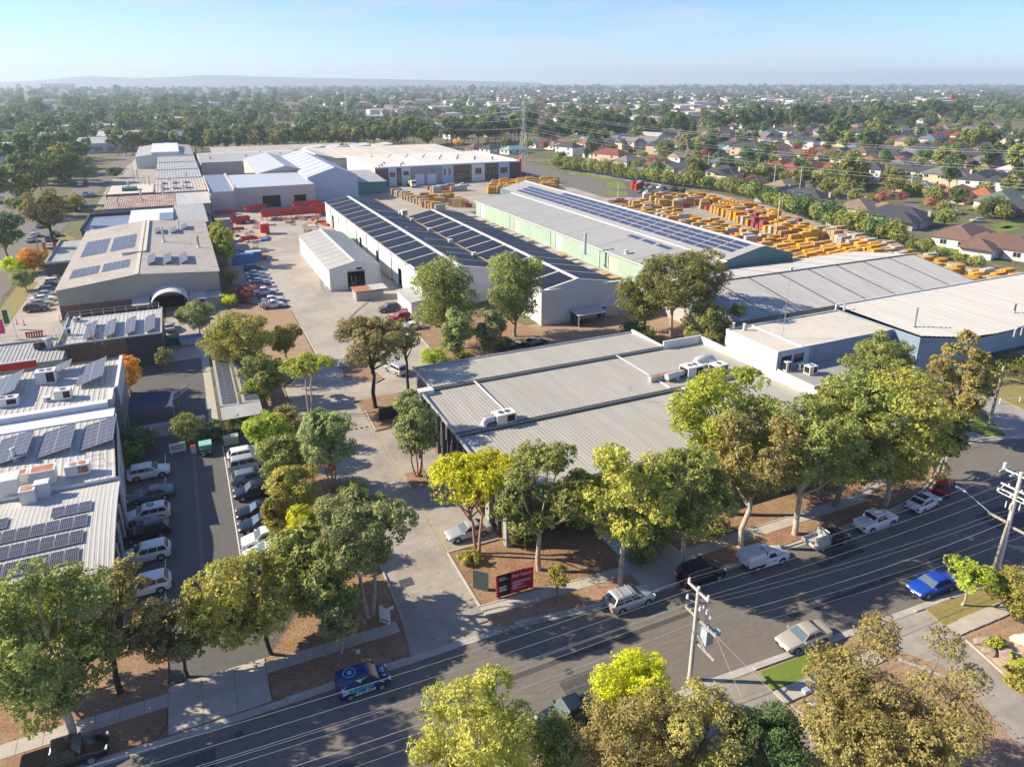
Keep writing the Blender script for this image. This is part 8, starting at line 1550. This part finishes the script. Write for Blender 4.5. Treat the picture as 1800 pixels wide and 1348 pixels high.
pk_ = thing('timber_crate', 'pale timber crate under the carport front', 'crate', (4.0, 94.4, 0)); MB().box(-0.9, -0.6, 0.1, 0.9, 0.6, 1.0).obj('box', M['formply2'], pk_); MB().box(-0.95, -0.65, 1.0, 0.95, 0.65, 1.06).obj('lid', M['formply2'], pk_)
for i in range(3): o = thing('forecourt_marker', 'thin red marker post on the forecourt', 'post', G((30, 43, 106)[i], (570, 572, 565)[i]), 0, 'red marker posts', True); MB().tube([(0, 0, 0), (0, 0, 1.3)], 0.06, 6).obj('post', M['signal_red'], o); MB().tube([(0, 0, 0), (0, 0, 0.08)], 0.22, 8).obj('base', M['black'], o)
rbar = thing('red_barrier', 'red slatted barrier at the forecourt', 'barrier', G(62, 592))
for k in range(7): MB().box(-1.4 + k * 0.4, -0.1, 0, -1.15 + k * 0.4, 0.1, 1.1).obj('slat', M['red_steel'], rbar)
MB().box(-1.5, 0.1, 0.8, 1.5, 0.18, 0.95).obj('rail', M['red_steel'], rbar)
def flag(label, px, py, h, m):
    t = thing('flag_banner', label, 'flag', G(px, py)); MB().tube([(0, 0, 0), (0, 0, h)], [0.05, 0.03], 6).obj('pole', M['white'], t)
    mb = MB(); n = 6
    for k in range(n): z0, z1 = h * (0.3 + 0.68 * k / n), h * (0.3 + 0.68 * (k + 1) / n); mb.quad((0.02, 0.03 * math.sin(k), z0), (0.9, 0.15 * math.sin(k), z0), (0.9, 0.15 * math.sin(k + 1), z1), (0.02, 0.03 * math.sin(k + 1), z1))
    mb.obj('banner', M[m], t)
flag('pink banner flag at the left picture edge', 2, 598, 4, 'pink'); flag('grey green banner flag by the forecourt lawn', 10, 580, 4, 'bin_green'); flag('orange banner flag in the side street', 78, 452, 4, 'orange'); flag('red banner flag in the side street', 97, 450, 4, 'signal_red')
fp = thing('flag_pole', 'tall white flagpole on the forecourt lawn', 'flagpole', G(30, 595)); MB().tube([(0, 0, 0), (-0.2, 0, 8)], [0.07, 0.04], 6).obj('pole', M['white'], fp); MB().tube([(-0.2, 0, 8), (-0.2, 0, 8.1)], 0.1, 8).obj('finial', M['white'], fp)
# ================================================================ poles, wires, signs and small things
def insulator(t, x, y, z, r=0.09, h=0.26, m='porcelain'):
    MB().tube([(x, y, z), (x, y, z + h * 0.25), (x, y, z + h * 0.3), (x, y, z + h * 0.6), (x, y, z + h * 0.65), (x, y, z + h)], [r * 0.4, r, r * 0.5, r, r * 0.5, r * 0.7], 8).obj('insulator', M[m], t, smooth=60)
def wire(label, a, b, sag, r=0.010, n=14, group='overhead wires', mt='wire', auto=True, name='overhead_wire'):
    a, b = Vector(a), Vector(b); pts = []
    for k in range(n + 1):
        f = k / n; p = a.lerp(b, f); p.z -= sag * 4 * f * (1 - f); pts.append(p)
    return tag(MB().tube(pts, r, 5).obj(name, M[mt]), label, 'wire', group, auto)
P1 = (31.6, 34.8); P2 = (67.6, 33.3); P0 = (-12.0, 36.2); P2R = (112, 28.5)
p1 = thing('power_pole', 'concrete power pole with grey transformer and two crossarms at the kerb', 'power pole', (*P1, 0))
MB().tube([(0, 0, 0), (0, 0, 8.8)], [0.21, 0.14], 10).obj('pole', M['pole_concrete'], p1, smooth=60)
MB().box(-0.07, -1.2, 8.35, 0.07, 1.2, 8.5).obj('crossarm', M['pole_concrete'], p1); MB().box(0.15, -2.1, 5.75, 0.28, 1.5, 5.92).obj('crossarm', M['pole_wood'], p1); MB().box(0.15, -2.2, 3.6, 0.3, 0.5, 3.75).obj('crossarm', M['pole_wood'], p1)
MB().tube([(0.22, -1.5, 3.6), (0.1, -0.1, 4.6)], 0.05, 5).obj('brace', M['steel'], p1)
for y in (-1.1, 0.0, 1.1): insulator(p1, 0, y, 8.5, 0.13, 0.36)
for y in (-0.75, 0.75): insulator(p1, -0.35, y, 7.3, 0.12, 0.4); MB().tube([(-0.35, y, 7.3), (0.1, y * 0.3, 7.2)], 0.04, 5).obj('bracket', M['steel'], p1)
for k in range(3): insulator(p1, 0.35 + k * 0.12, -0.35 - k * 0.28, 6.9 - k * 0.28, 0.11, 0.42)
for y in (-2.0, -1.2, 0.9, 1.4): insulator(p1, 0.21, y, 5.92, 0.06, 0.18)
MB().box(0.3, -1.05, 4.0, 1.0, -0.35, 5.35).obj('transformer', M['transformer'], p1); MB().box(0.9, -1.35, 4.9, 1.4, -0.95, 5.3).obj('switch_box', M['transformer'], p1)
for y in (-0.95, -0.7, -0.45): insulator(p1, 0.6, y, 5.35, 0.06, 0.3); MB().tube([(0.6, y, 5.65), (0.45, y * 0.9, 6.9)], 0.015, 4).obj('lead', M['charcoal'], p1)
p2 = thing('power_pole', 'tall timber power pole with many white arms, insulators and street lamp', 'power pole', (*P2, 0))
MB().tube([(0, 0, 0), (0, 0, 10.6)], [0.24, 0.17], 10).obj('pole', M['pole_concrete'], p2, smooth=60); MB().tube([(-0.5, 0.1, 0), (-0.15, 0.02, 5.5)], [0.15, 0.12], 7).obj('stay_pole', M['pole_wood'], p2)
for z, y0, y1 in ((10.1, -2.3, 1.6), (8.6, -1.7, 1.5), (8.0, -1.5, 1.3)): MB().box(-0.07, y0, z, 0.07, y1, z + 0.13).obj('crossarm', M['white'], p2)
for x in (-0.8, 0.8): MB().tube([(x, -1.2, 8.1), (x, 1.2, 8.1)], 0.05, 5).obj('arm_frame', M['white'], p2); MB().tube([(x, -1.2, 8.1), (0, -1.2, 8.6)], 0.04, 5).obj('arm_frame', M['white'], p2); MB().tube([(x, 1.2, 8.1), (0, 1.2, 8.6)], 0.04, 5).obj('arm_frame', M['white'], p2)
MB().tube([(0, 1.55, 10.1), (0, 1.55, 10.8)], 0.14, 8).obj('post_cap', M['white'], p2)
for y in (1.5, 0.5, -1.2, -2.2):
    for s in (-1, 1): MB().tube([(s * 0.15, y, 10.15), (s * 0.75, y, 10.1)], [0.11, 0.09], 7).obj('strain_insulator', M['glass_green'], p2)
for y in (-1.2, 0, 1.2):
    for x in (-0.8, 0.8): insulator(p2, x, y, 8.1, 0.13, 0.4)
for x, y in ((-0.3, 0.5), (-0.35, 0.1), (0.3, -0.4)): insulator(p2, x, y, 6.6, 0.07, 0.7)
MB().box(-0.3, 0.15, 5.1, -0.15, 1.9, 5.3).obj('crossarm', M['pole_wood'], p2); MB().box(0.2, -2.3, 4.6, 0.35, -0.1, 4.8).obj('crossarm', M['pole_wood'], p2)
MB().tube([(-0.2, 1.8, 5.3), (-0.3, 4.4, 6.2)], 0.035, 6).obj('lamp_arm', M['zinc'], p2); MB().box(-0.4, 4.3, 6.12, -0.18, 5.3, 6.26).obj('lamp_head', M['lamp_clear'], p2)
p3 = thing('power_pole', 'plain timber power pole on the grass patch at the bend', 'power pole', (95.8, 52.5, 0)); MB().tube([(0, 0, 0), (0.3, 0, 9.3)], [0.2, 0.15], 9).obj('pole', M['pole_wood'], p3, smooth=60); insulator(p3, 0.25, 0.2, 7.8)
# wires: poles west - near pole - big pole - east
for y, z in ((-1.1, 8.85), (0.0, 8.85), (1.1, 8.85)):
    wire('top wire running west from the near power pole', (P1[0], P1[1] + y, z), (P0[0], P0[1] + y, z), 0.5); wire('top wire between the two street power poles', (P1[0], P1[1] + y, z), (P2[0], P2[1] + y, 10.1), 0.5)
    wire('top wire running east from the big power pole', (P2[0], P2[1] + y, 10.1), (P2R[0], P2R[1] + y, 10), 0.5)
for y, z in ((-2.0, 6.1), (-1.2, 6.1), (0.9, 6.1), (1.4, 6.1)):
    wire('low wire running west from the near power pole', (P1[0] + 0.2, P1[1] + y, z), (P0[0], P0[1] + y, z), 0.6); wire('low wire between the two street power poles', (P1[0] + 0.2, P1[1] + y, z), (P2[0], P2[1] + y, 5.3), 0.6)
    wire('low wire running east from the big power pole', (P2[0], P2[1] + y, 5.3), (P2R[0], P2R[1] + y, 6), 0.5)
wire('thick cable between the two street power poles', (P1[0], P1[1] + 0.3, 5.2), (P2[0], P2[1] + 0.3, 5.0), 0.7, 0.018); wire('thick cable running west from the near power pole', (P1[0], P1[1] + 0.3, 5.2), (P0[0], P0[1] + 0.3, 5.2), 0.7, 0.018)
wire('left service wire dropping from the transformer pole', (P1[0] + 0.2, P1[1] - 2.0, 6.0), (27.5, 20, 4.5), 0.3); wire('right service wire dropping from the transformer pole', (P1[0] + 0.2, P1[1] - 2.0, 6.0), (33.6, 20, 4.5), 0.3)
wire('wire from the timber pole at the bend heading right', (96.1, 52.6, 8.0), (140, 44, 8), 0.7, 0.03); wire('wire from the timber pole at the bend heading left', (96.1, 52.6, 8.0), (72, 56, 5.5), 0.4, 0.03); wire('wire crossing the street at the bend', (96.1, 52.6, 7.8), (P2R[0], P2R[1], 7), 0.6)
# suburban poles
for i, (px, py, h) in enumerate(((1404, 345, 12), (1474, 262, 10), (1536, 280, 11), (1598, 345, 10), (1058, 270, 11), (1206, 285, 11), (1244, 300, 9), (1366, 395, 9), (1086, 352, 7), (1360, 325, 9), (1700, 262, 9))):
    p = G(px, py); t = thing('suburb_pole', 'pale power pole standing among the houses', 'power pole', p, 0.4, 'power poles among the houses', True); MB().tube([(0, 0, 0), (0, 0, h)], [0.2, 0.14], 7).obj('pole', M['pole_concrete'], t); MB().box(-1.1, -0.06, h - 0.6, 1.1, 0.06, h - 0.45).obj('crossarm', M['pole_wood'], t)
# transmission towers
def pylon(label, x, y, H, rz=0.6, s=1.0, thin=1.0):
    t = thing('pylon', label, 'pylon', (x, y, 0), rz); mb = MB(); b = 3.0 * s; w = 0.8 * s; r = 0.06 * thin
    lv = [0, 0.18, 0.34, 0.48, 0.6, 0.7, 0.79, 0.87, 0.94, 1.0]; hw = lambda f: b + (w - b) * min(1, f / 0.6)
    C = lambda f, i: (hw(f) * (1 if i in (0, 1) else -1), hw(f) * (1 if i in (0, 3) else -1), H * f)
    for i in range(4): mb.tube([C(f, i) for f in lv], r * 1.3, 4)
    mb.obj('leg_frame', M['steel'], t); mb = MB()
    for f0, f1 in zip(lv, lv[1:]):
        for i in range(4): mb.tube([C(f0, i), C(f1, (i + 1) % 4)], r * 0.7, 3); mb.tube([C(f0, (i + 1) % 4), C(f1, i)], r * 0.7, 3); mb.tube([C(f1, i), C(f1, (i + 1) % 4)], r * 0.6, 3)
    mb.obj('bracing', M['steel'], t)
    for f in (0.62, 0.76, 0.9):
        for sgn in (-1, 1):
            e = (sgn * 4.6 * s, 0, H * f + 0.6); mb = MB()
            for y_ in (-w, w): mb.tube([(sgn * w, y_, H * f), e], r * 0.8, 4).tube([(sgn * w, y_, H * f + 1.8), e], r * 0.8, 4)
            mb.obj('arm', M['steel'], t); MB().tube([e, (e[0], e[1], e[2] - 1.6)], 0.09, 5).obj('insulator_string', M['porcelain'], t)
    return t
PY = (180.7, 376.0); pylon('tall lattice pylon beside the back road', *PY, 35, 0.6, 0.75)
PN = (236.0, 88.0); PB = (196, 640.0)
for f in (0.62, 0.76, 0.9):
    for sgn in (-1, 1):
        c, s_ = math.cos(0.6), math.sin(0.6); z = 35 * f - 1.0
        wire('high voltage wire from the tall pylon towards the right edge', (PY[0] + sgn * 4.6 * c, PY[1] + sgn * 4.6 * s_, z), (PN[0] + sgn * 4.6, PN[1] + sgn * 1.5, z - 3), 5.0, 0.035, 20, 'high voltage wires')
        wire('high voltage wire from the tall pylon towards the far pylon', (PY[0] + sgn * 4.6 * c, PY[1] + sgn * 4.6 * s_, z), (201 + sgn * 4.2 * c, 722 + sgn * 4.2 * s_, z - 4), 7.0, 0.03, 20, 'high voltage wires')
for i, (px, py, H) in enumerate(((690, 228, 30), (610, 215, 32), (665, 185, 34), (450, 165, 44), (420, 163, 40), (490, 166, 42), (375, 161, 40), (777, 190, 30))):
    p = G(px, py); pylon('distant lattice pylon rising from the suburb haze', p[0], p[1], H, 0.5, 1.1, 1.4 if py > 180 else 2.6); o = COL.objects[-1]
for o in [o for o in COL.objects if o.get('label') == 'distant lattice pylon rising from the suburb haze']: o['group'] = 'distant pylons'; AUTO.append(o)
# lease board at the driveway
lb = thing('lease_board', 'large red and black For Lease board at the driveway mouth', 'sign', (21.5, 49.62, 0), -0.02); bw, bh = 3.55, 2.25; z0 = 0.25
MB().box(0, 0, z0, bw * 0.36, 0.14, z0 + bh).obj('black_panel', M['sign_black'], lb); MB().box(bw * 0.36 + 0.002, 0, z0, bw, 0.14, z0 + bh).obj('red_panel', M['sign_red'], lb); MB().box(-0.16, 0.01, z0, -0.004, 0.13, z0 + bh).obj('red_edge', M['signal_red'], lb)
for x in (-0.08, bw * 0.5, bw - 0.1): MB().box(x, 0.142, 0, x + 0.09, 0.23, z0 + bh - 0.1).obj('post', M['white'], lb)
def sign_text(body, size, m, x, z, bold=0.0, parent=None): o = ob('lettering', text_mesh(body, size, m, bold), parent or lb); o.matrix_basis = Matrix.Translation((x, -0.004, z)) @ RX; return o
sign_text('Nelson', 0.21, 'sign_white', 0.1, z0 + 1.92, 0.004); sign_text('Alexander', 0.21, 'sign_white', 0.1, z0 + 1.73, 0.004)
sign_text('For Lease', 0.5, 'sign_white', bw * 0.36 + 0.14, z0 + 1.68, 0.0)
# the small print cannot be read in the photograph: rows of strokes
def strokes(x, z, w, h, m):
    q = x; rr = random.Random(int(z * 100 + x * 10))
    mb = MB()
    while q < x + w: l = rr.uniform(0.06, 0.2); mb.box(q, -0.006, z, min(q + l, x + w), -0.001, z + h); q += l + 0.03
    o = mb.obj('small_print', M[m], lb); o['kind'] = 'stuff'
for z, w, m, h in ((1.36, 1.5, 'sign_dark', 0.13), (1.16, 1.75, 'sign_white', 0.06), (1.03, 1.9, 'sign_white', 0.06), (0.84, 0.8, 'sign_white', 0.06), (0.72, 1.1, 'sign_white', 0.06), (0.54, 0.5, 'sign_white', 0.06), (0.4, 1.4, 'sign_white', 0.06)): strokes(bw * 0.36 + 0.18, z0 + z, w, h, m)
for z in (0.98, 0.86, 0.68, 0.56): strokes(0.12, z0 + z, 0.75 if z != 0.86 else 0.6, 0.07, 'sign_white')
ss = thing('slate_sign', 'slate grey slab sign left of the lease board', 'sign', (19.95, 51.9, 0), -0.75); MB().box(0, 0, 0.1, 1.5, 0.1, 2.1).obj('panel', M['sign_slate'], ss); MB().box(0.05, 0.02, 0, 1.45, 0.08, 0.1).obj('plinth', M['charcoal'], ss)
s2 = thing('white_directory_sign', 'small white directory sign beside the spreading gum', 'sign', (10.9, 51.3, 0), -0.9); MB().box(0, 0, 0.15, 1.1, 0.08, 1.75).obj('panel', M['sign_white'], s2); MB().box(0.1, -0.004, 0.4, 1.0, -0.001, 0.55).obj('text_line', M['signal_red'], s2); MB().box(0, 0.02, 0, 0.08, 0.07, 0.15).obj('leg', M['steel'], s2); MB().box(1.02, 0.02, 0, 1.1, 0.07, 0.15).obj('leg', M['steel'], s2)
s3 = thing('small_sign', 'tiny white sign on a post beside the directory sign', 'sign', (12.0, 51.6, 0)); MB().tube([(0, 0, 0), (0, 0, 1.1)], 0.03, 5).obj('post', M['steel'], s3); MB().box(-0.25, -0.03, 0.75, 0.25, -0.01, 1.1).obj('panel', M['sign_white'], s3)
for px, py, lab in ((943, 1083, 'white parking sign on a dark post before the lease board'), (632, 1177, 'white parking sign on a dark post behind the wrapped van')):
    t = thing('parking_sign', lab, 'sign', G(px, py)); MB().tube([(0, 0, 0), (0, 0, 2.1)], 0.035, 6).obj('post', M['charcoal'], t); MB().box(-0.16, -0.05, 1.65, 0.16, -0.035, 2.1).obj('plate', M['pale_blue_wall'], t)
mbx = thing('letter_box', 'blue grey letter box on a post by the lawn strip', 'letter box', G(1413, 1235)); MB().tube([(0, 0, 0), (0, 0, 1.0)], 0.06, 6).obj('post', M['charcoal'], mbx); MB().box(-0.25, -0.2, 1.0, 0.25, 0.2, 1.35).obj('box', M['transformer'], mbx)
nb = thing('meter_lid', 'small pale pit lid in the mulch beside the letter box', 'lid', G(1427, 1239)); MB().box(-0.3, -0.2, 0.1, 0.3, 0.2, 0.14).obj('lid', M['sign_white'], nb); MB().box(-0.05, -0.05, 0.14, 0.05, 0.05, 0.16).obj('handle', M['steel'], nb)
bl = thing('red_blade_sign', 'dark red wall slab in front of the tree island', 'sign', (20.7, 88.3, 0)); 
bpy.data.objects.remove(bl)
dsg = thing('dark_slab_wall', 'black slab wall on the planted island by the tall gum', 'wall', (21.0, 89.6, 0), 0.06); MB().box(0, 0, 0.1, 4.4, 0.25, 1.9).obj('slab', M['black'], dsg); MB().box(-0.03, -0.03, 0.1, 4.43, 0.28, 0.3).obj('plinth', M['charcoal'], dsg)
cab = thing('pale_cabinet', 'pale cabinet lying on the round island', 'cabinet', G(606, 643)); MB().box(-0.9, -0.6, 0.1, 0.9, 0.6, 0.8).obj('box', M['pale_blue_wall'], cab); MB().box(-0.95, -0.65, 0.8, 0.95, 0.65, 0.88).obj('lid', M['white'], cab)
# rocks in the corner garden
def rock(label, px, py, r, m, sd):
    rr = np.random.RandomState(sd); me = bpy.data.meshes.new('boulder'); import bmesh
    bm = bmesh.new(); bmesh.ops.create_icosphere(bm, subdivisions=2, radius=1.0)
    for v in bm.verts: v.co *= 1 + 0.28 * math.sin(v.co.x * 3.1 + sd) * math.cos(v.co.y * 2.7 + sd) + rr.uniform(-.08, .08); v.co.z *= 0.72
    bm.to_mesh(me); bm.free(); me.materials.append(M[m]); p = G(px, py); o = ob('boulder', me, None, (p[0], p[1], r * 0.35)); o.scale = (r * 1.2, r, r); return tag(o, label, 'rock')
rock('large brown boulder beside the clipped green shrub', 1730, 1133, 0.72, 'rock', 1); rock('smaller brown boulder right of the clipped shrub', 1763, 1137, 0.5, 'rock', 2); rock('flat brown boulder on the sandy bank', 1768, 1155, 0.6, 'rock', 3); rock('pale boulder at the right edge of the garden', 1797, 1130, 0.75, 'rock_pale', 4); rock('low brown boulder at the front of the garden', 1740, 1148, 0.5, 'rock', 5)
gs_ = thing('guide_rail', 'low white rail and posts along the factory lawn', 'railing', G(1757, 710))
for k in range(4): MB().box(k * 3.2, -k * 0.9, 0, k * 3.2 + 0.1, -k * 0.9 + 0.1, 0.9).obj('post', M['white'], gs_)
for k in range(3): MB().tube([(k * 3.2, -k * 0.9, 0.8), ((k + 1) * 3.2, -(k + 1) * 0.9, 0.8)], 0.03, 5).obj('rail', M['white'], gs_)
# street lamps along the side street and poles
for i, (px, py, h) in enumerate(((36, 385, 10), (100, 310, 10), (66, 330, 9), (190, 310, 8), (72, 462, 9), (236, 320, 10), (258, 345, 8))):
    t = thing('street_pole', 'pale street pole by the side street factories', 'pole', G(px, py), 0, 'poles by the side street', True); MB().tube([(0, 0, 0), (0, 0, h)], [0.17, 0.11], 7).obj('pole', M['pole_concrete'], t); MB().box(-0.9, -0.05, h - 0.5, 0.9, 0.05, h - 0.38).obj('crossarm', M['pole_wood'], t)
wb_ = thing('work_sign', 'white and green board on the lawn at the left edge', 'sign', G(3, 365)); MB().box(-1.5, -0.05, 1, 1.5, 0.05, 4.2).obj('panel', M['white'], wb_); MB().box(-1.4, -0.06, 1.2, 1.4, -0.051, 2.4).obj('band', M['bin_green'], wb_); MB().box(-1.2, 0.05, 0, -1.0, 0.15, 4).obj('post', M['steel'], wb_); MB().box(1.0, 0.05, 0, 1.2, 0.15, 4).obj('post', M['steel'], wb_)
hs = thing('far_stand', 'pale flat topped stand on the left horizon', 'building', G(95, 159)); MB().box(-60, -20, 0, 110, 20, 32).obj('block', M['grey_wall'], hs)
for k in range(9): MB().box(-60 + k * 20, -21, 32, -52 + k * 20, 21, 38).obj('rooftop_bay', M['grey_wall'], hs)
# red and white far shop roof at right
fs_ = thing('far_shop', 'red fronted white shop roof near the right horizon', 'shop', G(1665, 180)); MB().box(-70, -20, 0, 90, 30, 8).obj('wall', M['white'], fs_); MB().box(-20, -22, 8, 40, -18, 16).obj('red_sign', M['signal_red'], fs_); MB().box(-72, -22, 8, 92, 32, 9).obj('roof', M['roof_white'], fs_)
# ================================================================ far trees, haze, final labels
tr_ = random.Random(11)
NT = 0
def scatter(n, y0, y1, where, kinds, xa, xb, smin, smax, group, spacing=5.0):
    global NT
    k = 0; tries = 0
    while k < n and tries < n * 20:
        tries += 1; y = tr_.uniform(y0, y1); x = tr_.uniform(xa, xb); sx, sy = PX((x, y, 4))
        if not -20 < sx < 1820 or not free(x, y, spacing): continue
        mtree(tr_.choice(kinds), x, y, tr_.uniform(smin, smax), where, group); k += 1; NT += 1
scatter(200, 200, 505, 'in the gardens before the dark belt', ['round_a', 'round_b', 'round_c', 'round_c', 'gum_b', 'gum_c', 'red', 'cone'], 222, 720, 0.65, 1.25, 'garden trees before the dark belt', 2)
scatter(70, 140, 330, 'in the gardens behind the stack yard', ['round_a', 'round_b', 'round_c', 'round_c', 'gum_b', 'red'], 216, 380, 0.5, 0.95, 'garden trees behind the stack yard', 1)
scatter(36, 270, 530, 'beside the side street', ['gum_a', 'gum_b', 'round_a', 'gum_c', 'round_c'], -150, -48, 0.75, 1.3, 'trees beside the side street', 3)
# everything farther away reads as one wooded mass: one object, instanced
def far_forest():
    pts, scl, rot, idx = [], [], [], []
    bands = [(556, 680, 420), (680, 900, 800), (900, 1300, 900), (1300, 1900, 1300), (1900, 2800, 1700), (2800, 4200, 1500), (4200, 6000, 1300)]
    for y0, y1, n in bands:
        k = 0
        while k < n:
            y = tr_.uniform(y0, y1); x = tr_.uniform(-0.45 * y - 60, 1.75 * y); sx, sy = PX((x, y, 4))
            if not -30 < sx < 1830: k += 0.35; continue
            if y < 1100 and not free(x, y, 3.5): k += 0.2; continue
            # open ground and streets: thin the trees in patches on the right, keep the left densely wooded
            v = math.sin(x * 0.011 + 1.3) * math.cos(y * 0.009) + 0.6 * math.sin(x * 0.023 - y * 0.017)
            if (v > (0.75 if sx < 700 else 0.35) and tr_.random() < 0.75) or tr_.random() < (0.12 if sx < 700 else 0.28): k += 0.6; continue
            big = tr_.random(); pts.append((x, y, 0)); s = tr_.uniform(0.65, 1.25) * (1.0 if y < 1500 else 1.15 if y < 2800 else 1.6); s *= (1.35 if big > 0.9 else 1.0) * (0.92 if sx < 700 else 0.78 if y < 2600 else 0.95)
            scl.append(s); rot.append(tr_.uniform(0, 6.28)); q = tr_.random(); idx.append(3 if q < 0.05 else 2 if q < 0.35 else 1 if q < 0.62 else 0); k += 1
    return pts, scl, rot, idx
fp_, fs2, fr2, fi2 = far_forest()
src = bpy.data.collections.new('far_tree_kinds')
for i, k in enumerate(('far_a', 'far_b', 'far_c', 'far_r')):
    tm, cmh = proto(k); o = bpy.data.objects.new('%d_far_tree' % i, cmh); src.objects.link(o)
me = bpy.data.meshes.new('distant_trees'); me.from_pydata(fp_, [], [])
for nm, tp_, vals in (('tscale', 'FLOAT', fs2), ('trot', 'FLOAT', fr2), ('tidx', 'INT', fi2)):
    at_ = me.attributes.new(nm, tp_, 'POINT'); at_.data.foreach_set('value', vals)
fo = stuff(ob('distant_trees', me), 'hazy mass of suburban trees stretching to the horizon', 'trees')
ng = bpy.data.node_groups.new('distant_trees', 'GeometryNodeTree'); ng.interface.new_socket('Geometry', in_out='INPUT', socket_type='NodeSocketGeometry'); ng.interface.new_socket('Geometry', in_out='OUTPUT', socket_type='NodeSocketGeometry')
gi, go = ng.nodes.new('NodeGroupInput'), ng.nodes.new('NodeGroupOutput'); ip = ng.nodes.new('GeometryNodeInstanceOnPoints'); ci = ng.nodes.new('GeometryNodeCollectionInfo'); ci.inputs['Collection'].default_value = src; ci.inputs['Separate Children'].default_value = True; ci.inputs['Reset Children'].default_value = True
def attr(nm, tp_): a = ng.nodes.new('GeometryNodeInputNamedAttribute'); a.data_type = tp_; a.inputs['Name'].default_value = nm; return a.outputs['Attribute']
cx_ = ng.nodes.new('ShaderNodeCombineXYZ'); ng.links.new(attr('trot', 'FLOAT'), cx_.inputs['Z'])
e2r = ng.nodes.new('FunctionNodeEulerToRotation'); ng.links.new(cx_.outputs[0], e2r.inputs[0])
ip.inputs['Pick Instance'].default_value = True
ng.links.new(gi.outputs[0], ip.inputs['Points']); ng.links.new(ci.outputs[0], ip.inputs['Instance']); ng.links.new(attr('tidx', 'INT'), ip.inputs['Instance Index']); ng.links.new(e2r.outputs[0], ip.inputs['Rotation']); ng.links.new(attr('tscale', 'FLOAT'), ip.inputs['Scale']); ng.links.new(ip.outputs[0], go.inputs[0])
fo.modifiers.new('scatter', 'NODES').node_group = ng
# fallen leaves and bark on the beds and verges
lr_ = np.random.RandomState(4); zones = [(-45, -6, 46.5, 62, 3600), (1.3, 12.6, 46.5, 71, 3600), (19.8, 34.3, 45.3, 57, 4200), (41.2, 72, 44.8, 56.8, 6500), (66, 84, 48, 58, 2200), (36.8, 50, 18, 29.5, 2400), (55.6, 75, 20, 28.5, 1600), (44, 48, 30.8, 32.6, 350), (0, 30, 26, 33, 1600), (36, 58, 96, 132, 2600), (6, 17, 100, 150, 1500), (10, 20.5, 46, 75, 900), (20, 70, 35, 46, 700)]
Q = np.concatenate([np.stack([lr_.uniform(a, b, n), lr_.uniform(c, d, n), np.where(np.full(n, n in (900, 700)), 0.03, 0.115)], 1) for a, b, c, d, n in zones]); k = len(Q); an = lr_.uniform(0, 6.28, k); sz = lr_.uniform(0.04, 0.13, k)[:, None]
ux_ = np.stack([np.cos(an), np.sin(an), lr_.uniform(-.3, .3, k)], 1) * sz; uy_ = np.stack([-np.sin(an), np.cos(an), lr_.uniform(-.3, .3, k)], 1) * sz * 0.4
LITTER = leaf('leaf_litter', [(0.05, 0.028, 0.015), (0.13, 0.07, 0.035), (0.22, 0.14, 0.08)], 0.05)
stuff(ob('leaf_litter', np_mesh('leaf_litter', np.stack([Q - ux_, Q + uy_, Q + ux_, Q - uy_], 1).reshape(-1, 3), 4, LITTER)), 'fallen leaves and bark strewn over the garden beds', 'leaf litter')
# pale air over everything
me = MB().box(-9000, -500, -1.5, 12000, 9500, 185).mesh('haze', [])
hm = bpy.data.materials.new('haze'); hm.use_nodes = True; hm.node_tree.nodes.clear(); ho = hm.node_tree.nodes.new('ShaderNodeOutputMaterial'); pv_ = hm.node_tree.nodes.new('ShaderNodeVolumePrincipled')
pv_.inputs['Color'].default_value = (0.70, 0.84, 1.0, 1); pv_.inputs['Density'].default_value = 0.00016; pv_.inputs['Anisotropy'].default_value = 0.2
hm.node_tree.links.new(pv_.outputs[0], ho.inputs['Volume']); me.materials.append(hm); stuff(ob('haze', me))
# stacks past the nearest three hundred become one mass
far_st = sorted([o for o in COL.objects if o.name.startswith('beam_stack')], key=lambda o: o.location.length)[285:]
mb = MB()
for o in far_st:
    mw = Matrix.Translation(o.location) @ Matrix.Rotation(o.rotation_euler.z, 4, 'Z'); b0 = len(mb.v); mi = 0 if o.material_slots[0].material == M['formply'] else 1
    mb.v += [tuple(mw @ v.co) for v in o.data.vertices]
    for p in o.data.polygons: mb.f.append(tuple(b0 + q for q in p.vertices)); mb.m.append(2 if p.material_index else mi)
AUTO = [o for o in AUTO if o not in far_st]
for o in far_st: bpy.data.objects.remove(o)
stuff(ob('distant_beam_stacks', mb.mesh('distant_beam_stacks', [M['formply'], M['formply2'], M['timber']])), 'furthest yellow and brown beam stacks at the back of the yards', 'stacks')
# labels: where several things carry the same words, say which one by its order in view
ORD = ['first', 'second', 'third', 'fourth', 'fifth', 'sixth', 'seventh', 'eighth', 'ninth', 'tenth', 'eleventh', 'twelfth', 'thirteenth', 'fourteenth', 'fifteenth', 'sixteenth']
bpy.context.view_layer.update()
by = {}
for o in AUTO: by.setdefault(o['label'], []).append(o)
for lab, lst in by.items():
    if len(lst) < 2 or len(lst) > 16: continue
    lst.sort(key=lambda o: PX((o.matrix_world @ Vector((0, 0, 1)) if o.type != 'MESH' else o.matrix_world @ (sum((Vector(c) for c in o.bound_box), Vector()) / 8)))[0])
    for i, o in enumerate(lst):
        o['label'] = lab + (', leftmost' if i == 0 else ', rightmost' if i == len(lst) - 1 else ', %s from left' % ORD[i])
